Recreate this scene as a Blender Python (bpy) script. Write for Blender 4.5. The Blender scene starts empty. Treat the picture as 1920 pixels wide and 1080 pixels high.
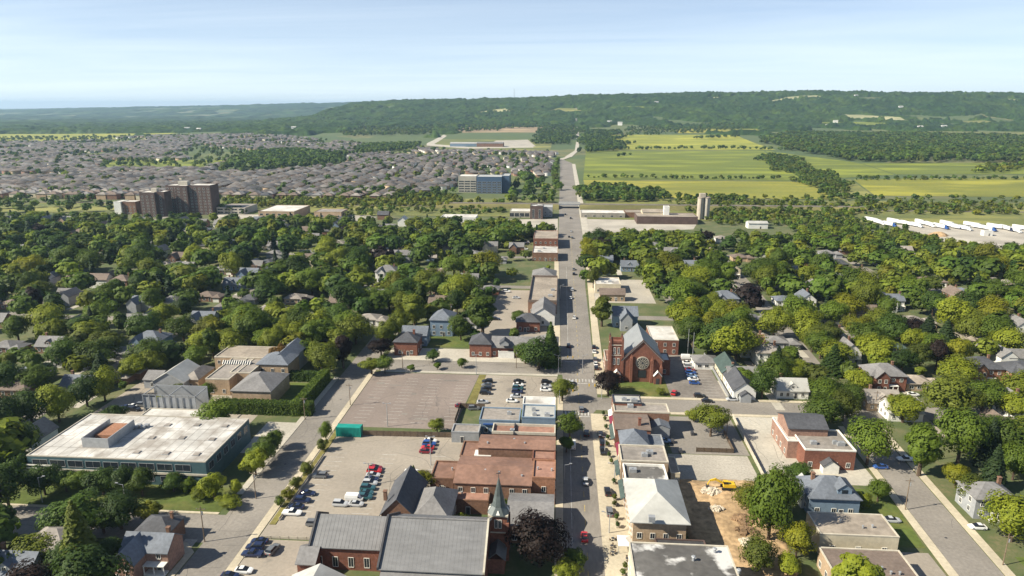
import bpy, bmesh, math, random
import numpy as np
from mathutils import Vector, Matrix, noise as mnoise
R = math.radians
rnd = random.Random(7)
nprng = np.random.default_rng(7)
S = bpy.context.scene
COL = S.collection

# ------------------------------------------------------------------ camera, sky, sun, exposure
CAM_H = 110.0
PITCH = R(14.876)
YAW = R(4.103)
FPX = 1280.0                       # focal length in pixels of a 1920 px wide frame
cam_d = bpy.data.cameras.new('camera')
cam_d.sensor_width = 36.0
cam_d.lens = 36.0 * FPX / 1920.0
cam_d.clip_start = 1.0
cam_d.clip_end = 80000.0
cam = bpy.data.objects.new('camera', cam_d)
cam.location = (0, 0, CAM_H)
cam.rotation_euler = (R(90) - PITCH, 0, YAW)
COL.objects.link(cam)
S.camera = cam

SUN_EL = R(39)
SUN_AZ = R(19)                     # shadows run along +X turned this much towards +Y
sun_d = bpy.data.lights.new('sun', 'SUN')
sun_d.energy = 5.0
sun_d.angle = R(0.53)
sun_d.color = (1.0, 0.92, 0.76)
sun = bpy.data.objects.new('sun', sun_d)
ldir = Vector((math.cos(SUN_AZ) * math.cos(SUN_EL), math.sin(SUN_AZ) * math.cos(SUN_EL), -math.sin(SUN_EL)))
sun.rotation_euler = ldir.to_track_quat('-Z', 'Y').to_euler()
sun.location = (0, 0, 400)
COL.objects.link(sun)

world = bpy.data.worlds.new('World')
S.world = world
world.use_nodes = True
wn, wl = world.node_tree.nodes, world.node_tree.links
wn.clear()
w_out = wn.new('ShaderNodeOutputWorld')
w_bg = wn.new('ShaderNodeBackground')
w_bg.inputs['Strength'].default_value = 0.062
sky = wn.new('ShaderNodeTexSky')
sky.sky_type = 'NISHITA'
sky.sun_disc = False
sky.sun_elevation = SUN_EL
sdir = -ldir
sky.sun_rotation = math.atan2(sdir.x, sdir.y)
sky.altitude = 200
sky.air_density = 0.7
sky.dust_density = 0.0
sky.ozone_density = 6.0
# a thin streaky veil of cirrus and haze over the whole dome, denser along the longer slant towards the horizon
w_tc = wn.new('ShaderNodeTexCoord')
w_sep = wn.new('ShaderNodeSeparateXYZ')
wl.new(w_tc.outputs['Generated'], w_sep.inputs[0])
def wmath(op, a, b=None):
    n = wn.new('ShaderNodeMath'); n.operation = op
    for i, v in enumerate((a, b)):
        if v is None: continue
        if isinstance(v, (int, float)): n.inputs[i].default_value = v
        else: wl.new(v, n.inputs[i])
    return n.outputs[0]
w_z = wmath('ADD', wmath('MAXIMUM', w_sep.outputs[2], 0.0), 0.04)
w_cmb = wn.new('ShaderNodeCombineXYZ')
wl.new(wmath('DIVIDE', w_sep.outputs[0], w_z), w_cmb.inputs[0])
wl.new(wmath('DIVIDE', w_sep.outputs[1], w_z), w_cmb.inputs[1])
w_map = wn.new('ShaderNodeMapping')
w_map.inputs['Rotation'].default_value = (0, 0, R(35))
w_map.inputs['Scale'].default_value = (0.16, 0.42, 1.0)
wl.new(w_cmb.outputs[0], w_map.inputs[0])
w_noi = wn.new('ShaderNodeTexNoise')
w_noi.inputs['Scale'].default_value = 1.0
w_noi.inputs['Detail'].default_value = 9
w_noi.inputs['Roughness'].default_value = 0.58
w_noi.inputs['Distortion'].default_value = 0.6
wl.new(w_map.outputs[0], w_noi.inputs['Vector'])
w_thick = wn.new('ShaderNodeMapRange')
w_thick.inputs['From Min'].default_value = 0.40; w_thick.inputs['From Max'].default_value = 0.74
w_thick.inputs['To Min'].default_value = 0.068; w_thick.inputs['To Max'].default_value = 0.125
wl.new(w_noi.outputs['Fac'], w_thick.inputs[0])
w_veil = wmath('SUBTRACT', 1.0, wmath('EXPONENT', wmath('MULTIPLY', wmath('DIVIDE', w_thick.outputs[0], w_z), -1.0)))
w_mix = wn.new('ShaderNodeMix'); w_mix.data_type = 'RGBA'
wl.new(w_veil, w_mix.inputs['Factor'])
wl.new(sky.outputs[0], w_mix.inputs['A'])
w_mix.inputs['B'].default_value = (9.2, 10.2, 10.6, 1)
wl.new(w_mix.outputs['Result'], w_bg.inputs[0])
wl.new(w_bg.outputs[0], w_out.inputs[0])

S.view_settings.view_transform = 'Standard'
S.view_settings.look = 'None'
S.view_settings.gamma = 1.0
S.view_settings.exposure = 0.97
S.view_settings.use_curve_mapping = False
S.render.engine = 'CYCLES'
S.cycles.use_denoising = True
S.cycles.max_bounces = 5
S.cycles.diffuse_bounces = 3
S.cycles.glossy_bounces = 2
S.cycles.transmission_bounces = 2
S.cycles.transparent_max_bounces = 4
S.cycles.volume_bounces = 0
S.cycles.use_adaptive_sampling = True

# ------------------------------------------------------------------ survey helper: a photo pixel to a point at height z on the site
_ct, _st, _cy, _sy = math.cos(PITCH), math.sin(PITCH), math.cos(YAW), math.sin(YAW)
def gp(px, py, z=0.0):
    u, v = (px - 960) / FPX, (py - 540) / FPX
    f, d = _ct - v * _st, _st + v * _ct
    t = (CAM_H - z) / d
    return ((u * _cy - f * _sy) * t, (u * _sy + f * _cy) * t)
def pix(X, Y, Z=0.0):
    r = X * _cy + Y * _sy; f0 = -X * _sy + Y * _cy; d0 = CAM_H - Z
    f = f0 * _ct + d0 * _st; d = -f0 * _st + d0 * _ct
    if f <= 1: return (-9999, -9999)
    return (960 + FPX * r / f, 540 + FPX * d / f)
def mpp(py, z=0.0):                # metres per pixel across, on the ground at that row
    v = (py - 540) / FPX
    return (CAM_H - z) / (_st + v * _ct) / FPX

# ------------------------------------------------------------------ materials
MATS = {}
def newmat(name):
    m = bpy.data.materials.new(name); m.use_nodes = True
    nt = m.node_tree
    MATS[name] = m
    return m, nt.nodes, nt.links, nt.nodes['Principled BSDF']
def mixcol(n, l, fac, a, b):
    x = n.new('ShaderNodeMix'); x.data_type = 'RGBA'
    for k, v in (('Factor', fac), ('A', a), ('B', b)):
        if isinstance(v, (int, float)): x.inputs[k].default_value = v
        elif isinstance(v, tuple): x.inputs[k].default_value = (*v[:3], 1)
        else: l.new(v, x.inputs[k])
    return x.outputs['Result']
def noise_fac(n, l, scale, lo, hi, detail=4, stretch=None, rough=0.55, coord='pos'):
    if coord == 'pos':
        g = n.new('ShaderNodeNewGeometry').outputs['Position']
    else:
        g = n.new('ShaderNodeTexCoord').outputs['Object']
    if stretch:
        mp = n.new('ShaderNodeMapping'); mp.inputs['Scale'].default_value = stretch
        l.new(g, mp.inputs[0]); g = mp.outputs[0]
    t = n.new('ShaderNodeTexNoise'); t.inputs['Scale'].default_value = scale
    t.inputs['Detail'].default_value = detail; t.inputs['Roughness'].default_value = rough
    l.new(g, t.inputs['Vector'])
    r = n.new('ShaderNodeMapRange'); r.inputs['From Min'].default_value = lo; r.inputs['From Max'].default_value = hi
    l.new(t.outputs['Fac'], r.inputs[0])
    return r.outputs[0]
def sc(c, k): return tuple(min(1.0, v * k) for v in c)
def mat(name, col, rough=0.85, var=0.22, scale=0.6, big=0.25, bscale=0.06, metal=0.0, dirt=None, dirt_amt=(0.55, 0.75), dirt_scale=0.25, stretch=None, spec=0.3):
    m, n, l, b = newmat(name)
    c = mixcol(n, l, noise_fac(n, l, scale, 0.3, 0.7, stretch=stretch), sc(col, 1 - var), sc(col, 1 + var))
    if big:
        f = noise_fac(n, l, bscale, 0.35, 0.65, 3)
        mu = n.new('ShaderNodeMix'); mu.data_type = 'RGBA'; mu.blend_type = 'MULTIPLY'; mu.inputs['Factor'].default_value = 1
        l.new(c, mu.inputs['A'])
        l.new(mixcol(n, l, f, (1 - big,) * 3, (1 + big * 0.6,) * 3), mu.inputs['B'])
        c = mu.outputs['Result']
    if dirt:
        c = mixcol(n, l, noise_fac(n, l, dirt_scale, dirt_amt[0], dirt_amt[1], 6), c, dirt)
    l.new(c, b.inputs['Base Color'])
    b.inputs['Roughness'].default_value = rough
    b.inputs['Metallic'].default_value = metal
    b.inputs['Specular IOR Level'].default_value = spec
    return m
def leafmat(name, col, hue_var=0.35, tint=False):
    m, n, l, b = newmat(name)
    a = sc(col, 1 - hue_var * 0.7)
    bb = (min(1, col[0] * (1 + hue_var * 1.25)), min(1, col[1] * (1 + hue_var)), col[2] * (1 + hue_var * 0.3))
    if tint:
        at = n.new('ShaderNodeAttribute'); at.attribute_name = 'tint'
        c = at.outputs['Color']
    else:
        oi = n.new('ShaderNodeObjectInfo')
        c = mixcol(n, l, oi.outputs['Random'], a, bb)
    f = noise_fac(n, l, 0.55, 0.3, 0.7, 3)
    mu = n.new('ShaderNodeMix'); mu.data_type = 'RGBA'; mu.blend_type = 'MULTIPLY'; mu.inputs['Factor'].default_value = 1
    l.new(c, mu.inputs['A']); l.new(mixcol(n, l, f, (0.65, 0.7, 0.7), (1.3, 1.25, 1.1)), mu.inputs['B'])
    c = mu.outputs['Result']
    l.new(c, b.inputs['Base Color'])
    b.inputs['Roughness'].default_value = 0.62
    b.inputs['Specular IOR Level'].default_value = 0.25
    tr = n.new('ShaderNodeBsdfTranslucent'); l.new(c, tr.inputs['Color'])
    mx = n.new('ShaderNodeMixShader'); mx.inputs[0].default_value = 0.44
    l.new(b.outputs[0], mx.inputs[1]); l.new(tr.outputs[0], mx.inputs[2])
    l.new(mx.outputs[0], n['Material Output'].inputs['Surface'])
    return m

LEAFCOL = {'dark': (0.054, 0.098, 0.020), 'mid': (0.094, 0.146, 0.021), 'light': (0.165, 0.204, 0.024),
           'yellow': (0.165, 0.180, 0.018), 'olive': (0.100, 0.128, 0.022), 'purple': (0.022, 0.014, 0.014),
           'conifer': (0.030, 0.055, 0.022), 'rust': (0.14, 0.085, 0.025)}
for k, c in LEAFCOL.items(): leafmat('leaf_' + k, c, 0.42)
leafmat('leaf_tint', (1, 1, 1), tint=True)
mat('bark', (0.09, 0.065, 0.045), 0.95, 0.35, 3)
mat('asphalt', (0.200, 0.182, 0.160), 0.92, 0.12, 1.4, 0.16, 0.05, stretch=(1, 0.25, 1))
mat('asphalt_side', (0.215, 0.195, 0.170), 0.92, 0.14, 1.2, 0.18, 0.05)
mat('asphalt_lot', (0.285, 0.250, 0.205), 0.92, 0.10, 1.0, 0.13, 0.045, dirt=(0.13, 0.12, 0.11), dirt_amt=(0.62, 0.80), dirt_scale=0.12)
mat('asphalt_pink', (0.205, 0.168, 0.145), 0.92, 0.10, 1.0, 0.14, 0.04, dirt=(0.10, 0.09, 0.085), dirt_amt=(0.60, 0.78), dirt_scale=0.1)
mat('asphalt_old', (0.185, 0.165, 0.145), 0.92, 0.18, 0.7, 0.22, 0.05)
mat('asphalt_dark', (0.085, 0.080, 0.075), 0.9, 0.2, 1, 0.2, 0.1)
mat('concrete', (0.44, 0.385, 0.285), 0.9, 0.12, 1.0, 0.14, 0.08)
mat('concrete_pale', (0.40, 0.37, 0.31), 0.9, 0.12, 1.0, 0.14, 0.08)
mat('gravel', (0.36, 0.33, 0.28), 0.95, 0.2, 1.5, 0.2, 0.04)
mat('paint_white', (0.42, 0.41, 0.38), 0.8, 0.25, 1.5, 0.3, 0.3)
mat('paint_yellow', (0.45, 0.34, 0.10), 0.8, 0.25, 1.5, 0.3, 0.3)
mat('soil', (0.37, 0.255, 0.142), 0.95, 0.30, 0.8, 0.30, 0.10)
mat('soil_dark', (0.20, 0.13, 0.075), 0.95, 0.35, 0.9, 0.3, 0.10)
mat('lawn', (0.080, 0.108, 0.022), 0.95, 0.22, 0.7, 0.25, 0.10, dirt=(0.16, 0.14, 0.045), dirt_amt=(0.5, 0.75), dirt_scale=0.08)
mat('lawn_dry', (0.17, 0.150, 0.045), 0.95, 0.22, 0.7, 0.25, 0.10)
mat('brick_red', (0.185, 0.078, 0.052), 0.9, 0.22, 1.6, 0.16, 0.2)
mat('brick_brown', (0.185, 0.105, 0.070), 0.9, 0.22, 1.6, 0.16, 0.2)
mat('brick_tan', (0.36, 0.265, 0.175), 0.9, 0.18, 1.6, 0.16, 0.2)
mat('brick_orange', (0.27, 0.135, 0.080), 0.9, 0.2, 1.6, 0.16, 0.2)
mat('brick_dark', (0.098, 0.066, 0.057), 0.9, 0.2, 1.6, 0.16, 0.2)
mat('brick_pink', (0.27, 0.165, 0.125), 0.9, 0.2, 1.6, 0.16, 0.2)
mat('siding_white', (0.66, 0.65, 0.61), 0.7, 0.08, 1.0, 0.10, 0.2)
mat('siding_grey', (0.28, 0.29, 0.30), 0.7, 0.10, 1.0, 0.10, 0.2)
mat('siding_blue', (0.16, 0.22, 0.29), 0.7, 0.10, 1.0, 0.10, 0.2)
mat('siding_cream', (0.52, 0.46, 0.34), 0.7, 0.10, 1.0, 0.10, 0.2)
mat('render_teal', (0.055, 0.105, 0.120), 0.6, 0.12, 1.0, 0.14, 0.1)
mat('trim_white', (0.70, 0.68, 0.62), 0.7, 0.08, 1.0, 0.1, 0.2)
mat('stone_pale', (0.46, 0.42, 0.34), 0.85, 0.12, 1.0, 0.1, 0.2)
mat('slate_grey', (0.150, 0.150, 0.152), 0.55, 0.14, 0.9, 0.10, 0.10, stretch=(0.3, 1, 1), spec=0.5)
mat('slate_pale', (0.200, 0.208, 0.212), 0.5, 0.12, 0.9, 0.10, 0.10, spec=0.5)
mat('roof_charcoal', (0.070, 0.072, 0.080), 0.75, 0.20, 1.2, 0.2, 0.12)
mat('roof_grey', (0.175, 0.170, 0.168), 0.8, 0.18, 1.2, 0.18, 0.12)
mat('roof_slate_blue', (0.130, 0.145, 0.170), 0.75, 0.18, 1.2, 0.18, 0.12)
mat('roof_brown', (0.160, 0.124, 0.102), 0.85, 0.18, 1.2, 0.18, 0.12)
mat('roof_rust', (0.205, 0.118, 0.086), 0.85, 0.16, 0.8, 0.20, 0.10, dirt=(0.15, 0.09, 0.07), dirt_amt=(0.56, 0.72), dirt_scale=0.15)
mat('roof_rust_pale', (0.27, 0.150, 0.110), 0.85, 0.16, 0.8, 0.20, 0.10)
mat('roof_tan', (0.275, 0.235, 0.190), 0.88, 0.16, 0.8, 0.2, 0.10)
mat('roof_taupe', (0.245, 0.220, 0.195), 0.88, 0.16, 0.8, 0.2, 0.10, dirt=(0.16, 0.145, 0.13), dirt_amt=(0.55, 0.75), dirt_scale=0.15)
mat('roof_green', (0.060, 0.088, 0.080), 0.7, 0.18, 0.9, 0.2, 0.10)
mat('roof_metal_pale', (0.39, 0.385, 0.355), 0.45, 0.10, 0.6, 0.14, 0.10, spec=0.5)
mat('roof_copper', (0.080, 0.096, 0.094), 0.5, 0.25, 1.0, 0.3, 0.3, spec=0.5)
mat('roof_white', (0.50, 0.485, 0.455), 0.85, 0.10, 0.5, 0.22, 0.10, dirt=(0.29, 0.265, 0.235), dirt_amt=(0.45, 0.64), dirt_scale=0.16)
mat('roof_offwhite', (0.52, 0.50, 0.46), 0.85, 0.10, 0.5, 0.2, 0.08, dirt=(0.33, 0.30, 0.26), dirt_amt=(0.55, 0.72), dirt_scale=0.14)
mat('roof_tar', (0.105, 0.100, 0.094), 0.85, 0.18, 0.6, 0.2, 0.08, dirt=(0.50, 0.49, 0.47), dirt_amt=(0.53, 0.60), dirt_scale=0.11)
mat('roof_black', (0.050, 0.050, 0.054), 0.85, 0.22, 0.6, 0.2, 0.1)
mat('metal_grey', (0.34, 0.35, 0.36), 0.5, 0.12, 1.0, 0.1, 0.2, metal=0.3, spec=0.5)
mat('metal_dark', (0.05, 0.05, 0.055), 0.55, 0.2, 1.0, 0, 0.2)
mat('teal_paint', (0.012, 0.23, 0.19), 0.5, 0.10, 0.7, 0.1, 0.2)
mat('wood_pole', (0.17, 0.125, 0.085), 0.9, 0.25, 2, 0.1, 0.2)
mat('wood_fence', (0.115, 0.085, 0.060), 0.9, 0.25, 2, 0.2, 0.2)
mat('concrete_wall', (0.30, 0.275, 0.235), 0.9, 0.14, 0.8, 0.2, 0.1, dirt=(0.20, 0.18, 0.15), dirt_amt=(0.55, 0.75), dirt_scale=0.15)
mat('silo_concrete', (0.42, 0.37, 0.30), 0.85, 0.10, 0.6, 0.1, 0.1)
mat('bluish_clad', (0.055, 0.095, 0.16), 0.45, 0.12, 0.5, 0.1, 0.1, spec=0.5)
mat('dark_clad', (0.045, 0.050, 0.062), 0.5, 0.14, 0.5, 0.1, 0.1, spec=0.5)
mat('excavator_yellow', (0.62, 0.40, 0.02), 0.45, 0.10, 2, 0.1, 0.5, spec=0.5)
mat('rubber', (0.02, 0.02, 0.02), 0.9, 0.2, 2, 0, 1)
mat('rubble_pale', (0.48, 0.42, 0.33), 0.95, 0.3, 1.2, 0.2, 0.3)
mat('canvas_white', (0.78, 0.76, 0.70), 0.8, 0.05, 1, 0.05, 0.3)
mat('steel_white', (0.68, 0.68, 0.66), 0.5, 0.06, 1, 0.06, 0.3, spec=0.5)
mat('ballast', (0.15, 0.13, 0.11), 0.95, 0.25, 1.2, 0.2, 0.1)
m, n, l, b = newmat('glass_dark')
b.inputs['Base Color'].default_value = (0.022, 0.028, 0.036, 1); b.inputs['Roughness'].default_value = 0.12
m, n, l, b = newmat('car_glass')
b.inputs['Base Color'].default_value = (0.012, 0.014, 0.018, 1); b.inputs['Roughness'].default_value = 0.08
CARCOL = {'white': (0.72, 0.72, 0.70), 'black': (0.012, 0.012, 0.014), 'silver': (0.42, 0.43, 0.44), 'grey': (0.13, 0.135, 0.14),
          'red': (0.42, 0.018, 0.018), 'maroon': (0.17, 0.012, 0.022), 'blue': (0.02, 0.07, 0.25), 'navy': (0.012, 0.02, 0.06),
          'teal': (0.025, 0.085, 0.10), 'pale blue': (0.20, 0.30, 0.45)}
for k, c in CARCOL.items():
    m, n, l, b = newmat('car_' + k)
    b.inputs['Base Color'].default_value = (*c, 1); b.inputs['Roughness'].default_value = 0.32
    b.inputs['Coat Weight'].default_value = 0.5
for k, c in {'lamp_red': (0.35, 0.01, 0.01), 'lamp_clear': (0.75, 0.75, 0.72)}.items():
    m, n, l, b = newmat(k); b.inputs['Base Color'].default_value = (*c, 1); b.inputs['Roughness'].default_value = 0.2
def tintmat(name, rough):
    m, n, l, b = newmat(name)
    at = n.new('ShaderNodeAttribute'); at.attribute_name = 'tint'
    mu = n.new('ShaderNodeMix'); mu.data_type = 'RGBA'; mu.blend_type = 'MULTIPLY'; mu.inputs['Factor'].default_value = 1
    l.new(at.outputs['Color'], mu.inputs['A']); l.new(mixcol(n, l, noise_fac(n, l, 0.4, 0.3, 0.7), (0.85,) * 3, (1.15,) * 3), mu.inputs['B'])
    l.new(mu.outputs['Result'], b.inputs['Base Color']); b.inputs['Roughness'].default_value = rough
tintmat('house_tint', 0.85)
# far country: meadow, crop and hedge colours in patches
m, n, l, b = newmat('countryside')
g = n.new('ShaderNodeNewGeometry').outputs['Position']
vo = n.new('ShaderNodeTexVoronoi'); vo.inputs['Scale'].default_value = 0.0032; vo.distance = 'MANHATTAN'
l.new(g, vo.inputs['Vector'])
rp = n.new('ShaderNodeValToRGB'); rp.color_ramp.interpolation = 'CONSTANT'
cs = [(0, (0.075, 0.105, 0.025)), (0.3, (0.13, 0.14, 0.035)), (0.5, (0.06, 0.095, 0.025)), (0.7, (0.17, 0.155, 0.06)), (0.85, (0.085, 0.11, 0.03))]
for i, (p_, c_) in enumerate(cs):
    e = rp.color_ramp.elements[i] if i < 2 else rp.color_ramp.elements.new(p_)
    e.position = p_; e.color = (*c_, 1)
sx = n.new('ShaderNodeSeparateColor'); l.new(vo.outputs['Color'], sx.inputs[0]); l.new(sx.outputs[0], rp.inputs[0])
far = mixcol(n, l, noise_fac(n, l, 0.02, 0.3, 0.7, 6), rp.outputs[0], (0.055, 0.085, 0.025))
near = mixcol(n, l, noise_fac(n, l, 0.10, 0.42, 0.62, 6), (0.055, 0.080, 0.022), (0.150, 0.130, 0.065))
near = mixcol(n, l, noise_fac(n, l, 0.9, 0.3, 0.7, 3), near, (0.075, 0.095, 0.03))
sp = n.new('ShaderNodeSeparateXYZ'); l.new(g, sp.inputs[0])
mr = n.new('ShaderNodeMapRange'); mr.inputs['From Min'].default_value = 700; mr.inputs['From Max'].default_value = 1000
l.new(sp.outputs[1], mr.inputs[0])
l.new(mixcol(n, l, mr.outputs[0], near, far), b.inputs['Base Color']); b.inputs['Roughness'].default_value = 0.95
def fieldmat(name, a, c, stretch=(0.15, 1, 1)):
    m, n, l, b = newmat(name)
    x = mixcol(n, l, noise_fac(n, l, 0.045, 0.35, 0.65, 6, stretch), a, c)
    x = mixcol(n, l, noise_fac(n, l, 0.25, 0.35, 0.7, 4), x, sc(a, 0.82))
    x = mixcol(n, l, noise_fac(n, l, 0.016, 0.50, 0.62, 6, (0.35, 1, 1)), x, sc(c, 1.3))
    x = mixcol(n, l, noise_fac(n, l, 0.011, 0.52, 0.66, 6, (0.3, 1.3, 1)), x, sc(a, 0.72))
    l.new(x, b.inputs['Base Color']); b.inputs['Roughness'].default_value = 0.95
fieldmat('field_green', (0.108, 0.142, 0.010), (0.155, 0.176, 0.012))
fieldmat('field_yellow', (0.175, 0.188, 0.018), (0.262, 0.232, 0.024))
fieldmat('field_lime', (0.200, 0.220, 0.018), (0.270, 0.260, 0.024))
fieldmat('field_muted', (0.150, 0.165, 0.014), (0.215, 0.202, 0.018))
fieldmat('field_brown', (0.255, 0.190, 0.110), (0.300, 0.215, 0.120))
fieldmat('field_scrub', (0.105, 0.125, 0.028), (0.170, 0.165, 0.040))
fieldmat('field_pale', (0.270, 0.270, 0.130), (0.330, 0.310, 0.160))
fieldmat('verge_olive', (0.115, 0.110, 0.035), (0.160, 0.140, 0.050), (1, 0.2, 1))

# ------------------------------------------------------------------ mesh helpers
class MB:
    def __init__(s): s.v, s.f, s.m = [], [], []
    def add(s, vs, fs, mi=0):
        o = len(s.v); s.v += [tuple(p) for p in vs]
        s.f += [tuple(i + o for i in f) for f in fs]; s.m += [mi] * len(fs)
    def box(s, x0, x1, y0, y1, z0, z1, mi=0):
        s.add([(x0, y0, z0), (x1, y0, z0), (x1, y1, z0), (x0, y1, z0), (x0, y0, z1), (x1, y0, z1), (x1, y1, z1), (x0, y1, z1)],
              [(3, 2, 1, 0), (4, 5, 6, 7), (0, 1, 5, 4), (1, 2, 6, 5), (2, 3, 7, 6), (3, 0, 4, 7)], mi)
    def taper(s, x0, x1, y0, y1, z0, z1, k, mi=0):
        cx, cy, a, b = (x0 + x1) / 2, (y0 + y1) / 2, (x1 - x0) / 2 * k, (y1 - y0) / 2 * k
        s.add([(x0, y0, z0), (x1, y0, z0), (x1, y1, z0), (x0, y1, z0), (cx - a, cy - b, z1), (cx + a, cy - b, z1), (cx + a, cy + b, z1), (cx - a, cy + b, z1)],
              [(3, 2, 1, 0), (4, 5, 6, 7), (0, 1, 5, 4), (1, 2, 6, 5), (2, 3, 7, 6), (3, 0, 4, 7)], mi)
    def prism(s, prof, a0, a1, axis='y', mi=0):
        """closed profile of 2D points extruded along an axis; profile is (x,z) for axis y, (y,z) for x, (x,y) for z"""
        n = len(prof)
        def P(p, a): return {'y': (p[0], a, p[1]), 'x': (a, p[0], p[1]), 'z': (p[0], p[1], a)}[axis]
        vs = [P(p, a0) for p in prof] + [P(p, a1) for p in prof]
        fs = [tuple(range(n))[::-1], tuple(range(n, 2 * n))] + [(i, (i + 1) % n, n + (i + 1) % n, n + i) for i in range(n)]
        s.add(vs, fs, mi)
    def cyl(s, p0, p1, r0, r1, k=8, mi=0):
        p0, p1 = Vector(p0), Vector(p1); d = (p1 - p0).normalized()
        a = d.orthogonal().normalized(); b = d.cross(a)
        vs = []
        for p, r in ((p0, r0), (p1, r1)):
            for i in range(k):
                t = 2 * math.pi * i / k
                vs.append(p + a * (r * math.cos(t)) + b * (r * math.sin(t)))
        s.add(vs, [tuple(range(k))[::-1], tuple(range(k, 2 * k))] + [(i, (i + 1) % k, k + (i + 1) % k, k + i) for i in range(k)], mi)
    def mesh(s, name, mats):
        me = bpy.data.meshes.new(name); me.from_pydata(s.v, [], s.f)
        for mm in mats: me.materials.append(MATS[mm] if isinstance(mm, str) else mm)
        if len(mats) > 1: me.polygons.foreach_set('material_index', s.m)
        bm = bmesh.new(); bm.from_mesh(me); bmesh.ops.recalc_face_normals(bm, faces=bm.faces); bm.to_mesh(me); bm.free()
        me.update(); return me
def np_mesh(name, V, Fq, mats, tint=None, mi=None):
    me = bpy.data.meshes.new(name); k = Fq.shape[1]
    me.vertices.add(len(V)); me.vertices.foreach_set('co', np.asarray(V, np.float32).ravel())
    me.loops.add(Fq.size); me.loops.foreach_set('vertex_index', np.asarray(Fq, np.int32).ravel())
    me.polygons.add(len(Fq))
    me.polygons.foreach_set('loop_start', np.arange(0, Fq.size, k, dtype=np.int32))
    for mm in mats: me.materials.append(MATS[mm])
    if mi is not None: me.polygons.foreach_set('material_index', np.asarray(mi, np.int32))
    me.update(calc_edges=True)
    if tint is not None:
        at = me.attributes.new('tint', 'FLOAT_COLOR', 'FACE')
        c = np.ones((len(Fq), 4), np.float32); c[:, :3] = tint
        at.data.foreach_set('color', c.ravel())
    return me
def link(name, data, parent=None, loc=(0, 0, 0), rz=0.0, scale=None):
    o = bpy.data.objects.new(name, data); COL.objects.link(o)
    o.location = loc; o.rotation_euler = (0, 0, rz)
    if scale is not None: o.scale = scale
    if parent is not None: o.parent = parent
    return o
def thing(name, label, cat, loc=(0, 0, 0), rz=0.0, group=None, data=None, scale=None):
    o = link(name, data, None, loc, rz, scale)
    o['label'] = label; o['category'] = cat
    if group: o['group'] = group
    return o
def struct(name, me, loc=(0, 0, 0)):
    o = link(name, me, None, loc); o['kind'] = 'structure'; return o
def inpoly(x, y, poly):
    c = False; j = len(poly) - 1
    for i in range(len(poly)):
        xi, yi = poly[i]; xj, yj = poly[j]
        if (yi > y) != (yj > y) and x < (xj - xi) * (y - yi) / (yj - yi) + xi: c = not c
        j = i
    return c
def inpoly_np(X, Y, poly):
    c = np.zeros(X.shape, bool); j = len(poly) - 1
    for i in range(len(poly)):
        xi, yi = poly[i]; xj, yj = poly[j]
        if yi != yj:
            c ^= ((yi > Y) != (yj > Y)) & (X < (xj - xi) * (Y - yi) / (yj - yi) + xi)
        j = i
    return c
def sstep(a, b, x):
    t = np.clip((x - a) / (b - a), 0, 1); return t * t * (3 - 2 * t)

# ------------------------------------------------------------------ terrain
def vnoise(X, Y, s, seed=0):
    """smooth value noise, vectorised"""
    x, y = np.asarray(X, float) / s + seed * 17.3, np.asarray(Y, float) / s + seed * 9.1
    xi, yi = np.floor(x).astype(np.int64), np.floor(y).astype(np.int64); fx, fy = x - xi, y - yi
    fx, fy = fx * fx * (3 - 2 * fx), fy * fy * (3 - 2 * fy)
    def h(a, b):
        k = (a * 374761393 + b * 668265263 + seed * 974711) & 0x7fffffff
        k = ((k ^ (k >> 13)) * 1274126177) & 0x7fffffff
        return ((k ^ (k >> 16)) & 0xffff) / 65535.0
    return (h(xi, yi) * (1 - fx) + h(xi + 1, yi) * fx) * (1 - fy) + (h(xi, yi + 1) * (1 - fx) + h(xi + 1, yi + 1) * fx) * fy
def terr(X, Y):
    X = np.asarray(X, float); Y = np.asarray(Y, float)
    z = 26 * sstep(1900, 3300, Y) * sstep(-2600, -400, X)
    yr = 4300 + 260 * (vnoise(X, Y * 0, 900, 3) - 0.5) + 120 * (vnoise(X, Y * 0, 260, 5) - 0.5)
    top = np.interp(X, [-3600, -2300, -1750, -1400, -1290, -900, -300, 300, 900, 1600, 2200, 3000, 4200, 9000],
                       [6, 18, 34, 66, 128, 142, 150, 166, 182, 184, 178, 172, 184, 190])
    z = z + np.maximum(top - 26, 0) * sstep(-1250, 0, Y - yr)
    z = z + 10 * sstep(3000, 4000, Y) * (vnoise(X, Y, 420, 8) - 0.5)
    far_top = np.interp(X / np.maximum(Y, 1), [-1.2, -0.95, -0.88, -0.82, -0.7, -0.55, -0.40, -0.28, -0.1], [62, 66, 52, 50, 78, 104, 134, 158, 170])
    far_y = 9300 + 700 * (vnoise(X, Y * 0, 2500, 11) - 0.5)
    z = np.maximum(z, far_top * sstep(-3000, 0, Y - far_y))
    return z
tx = np.concatenate([-np.geomspace(26000, 3000, 26), np.linspace(-2900, 3900, 172), np.geomspace(4000, 26000, 24)])
ty = np.concatenate([np.linspace(-2500, 1700, 14), np.linspace(1800, 4700, 118), np.geomspace(4800, 21000, 70)])
TX, TY = np.meshgrid(tx, ty); TZ = terr(TX, TY)
V = np.stack([TX, TY, TZ], -1).reshape(-1, 3)
nx, ny = len(tx), len(ty)
ii = (np.arange(ny - 1)[:, None] * nx + np.arange(nx - 1)[None]).ravel()
struct('ground', np_mesh('ground', V, np.stack([ii, ii + 1, ii + nx + 1, ii + nx], -1), ['countryside'])).data.polygons.foreach_set('use_smooth', [True] * ((nx - 1) * (ny - 1)))

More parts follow.
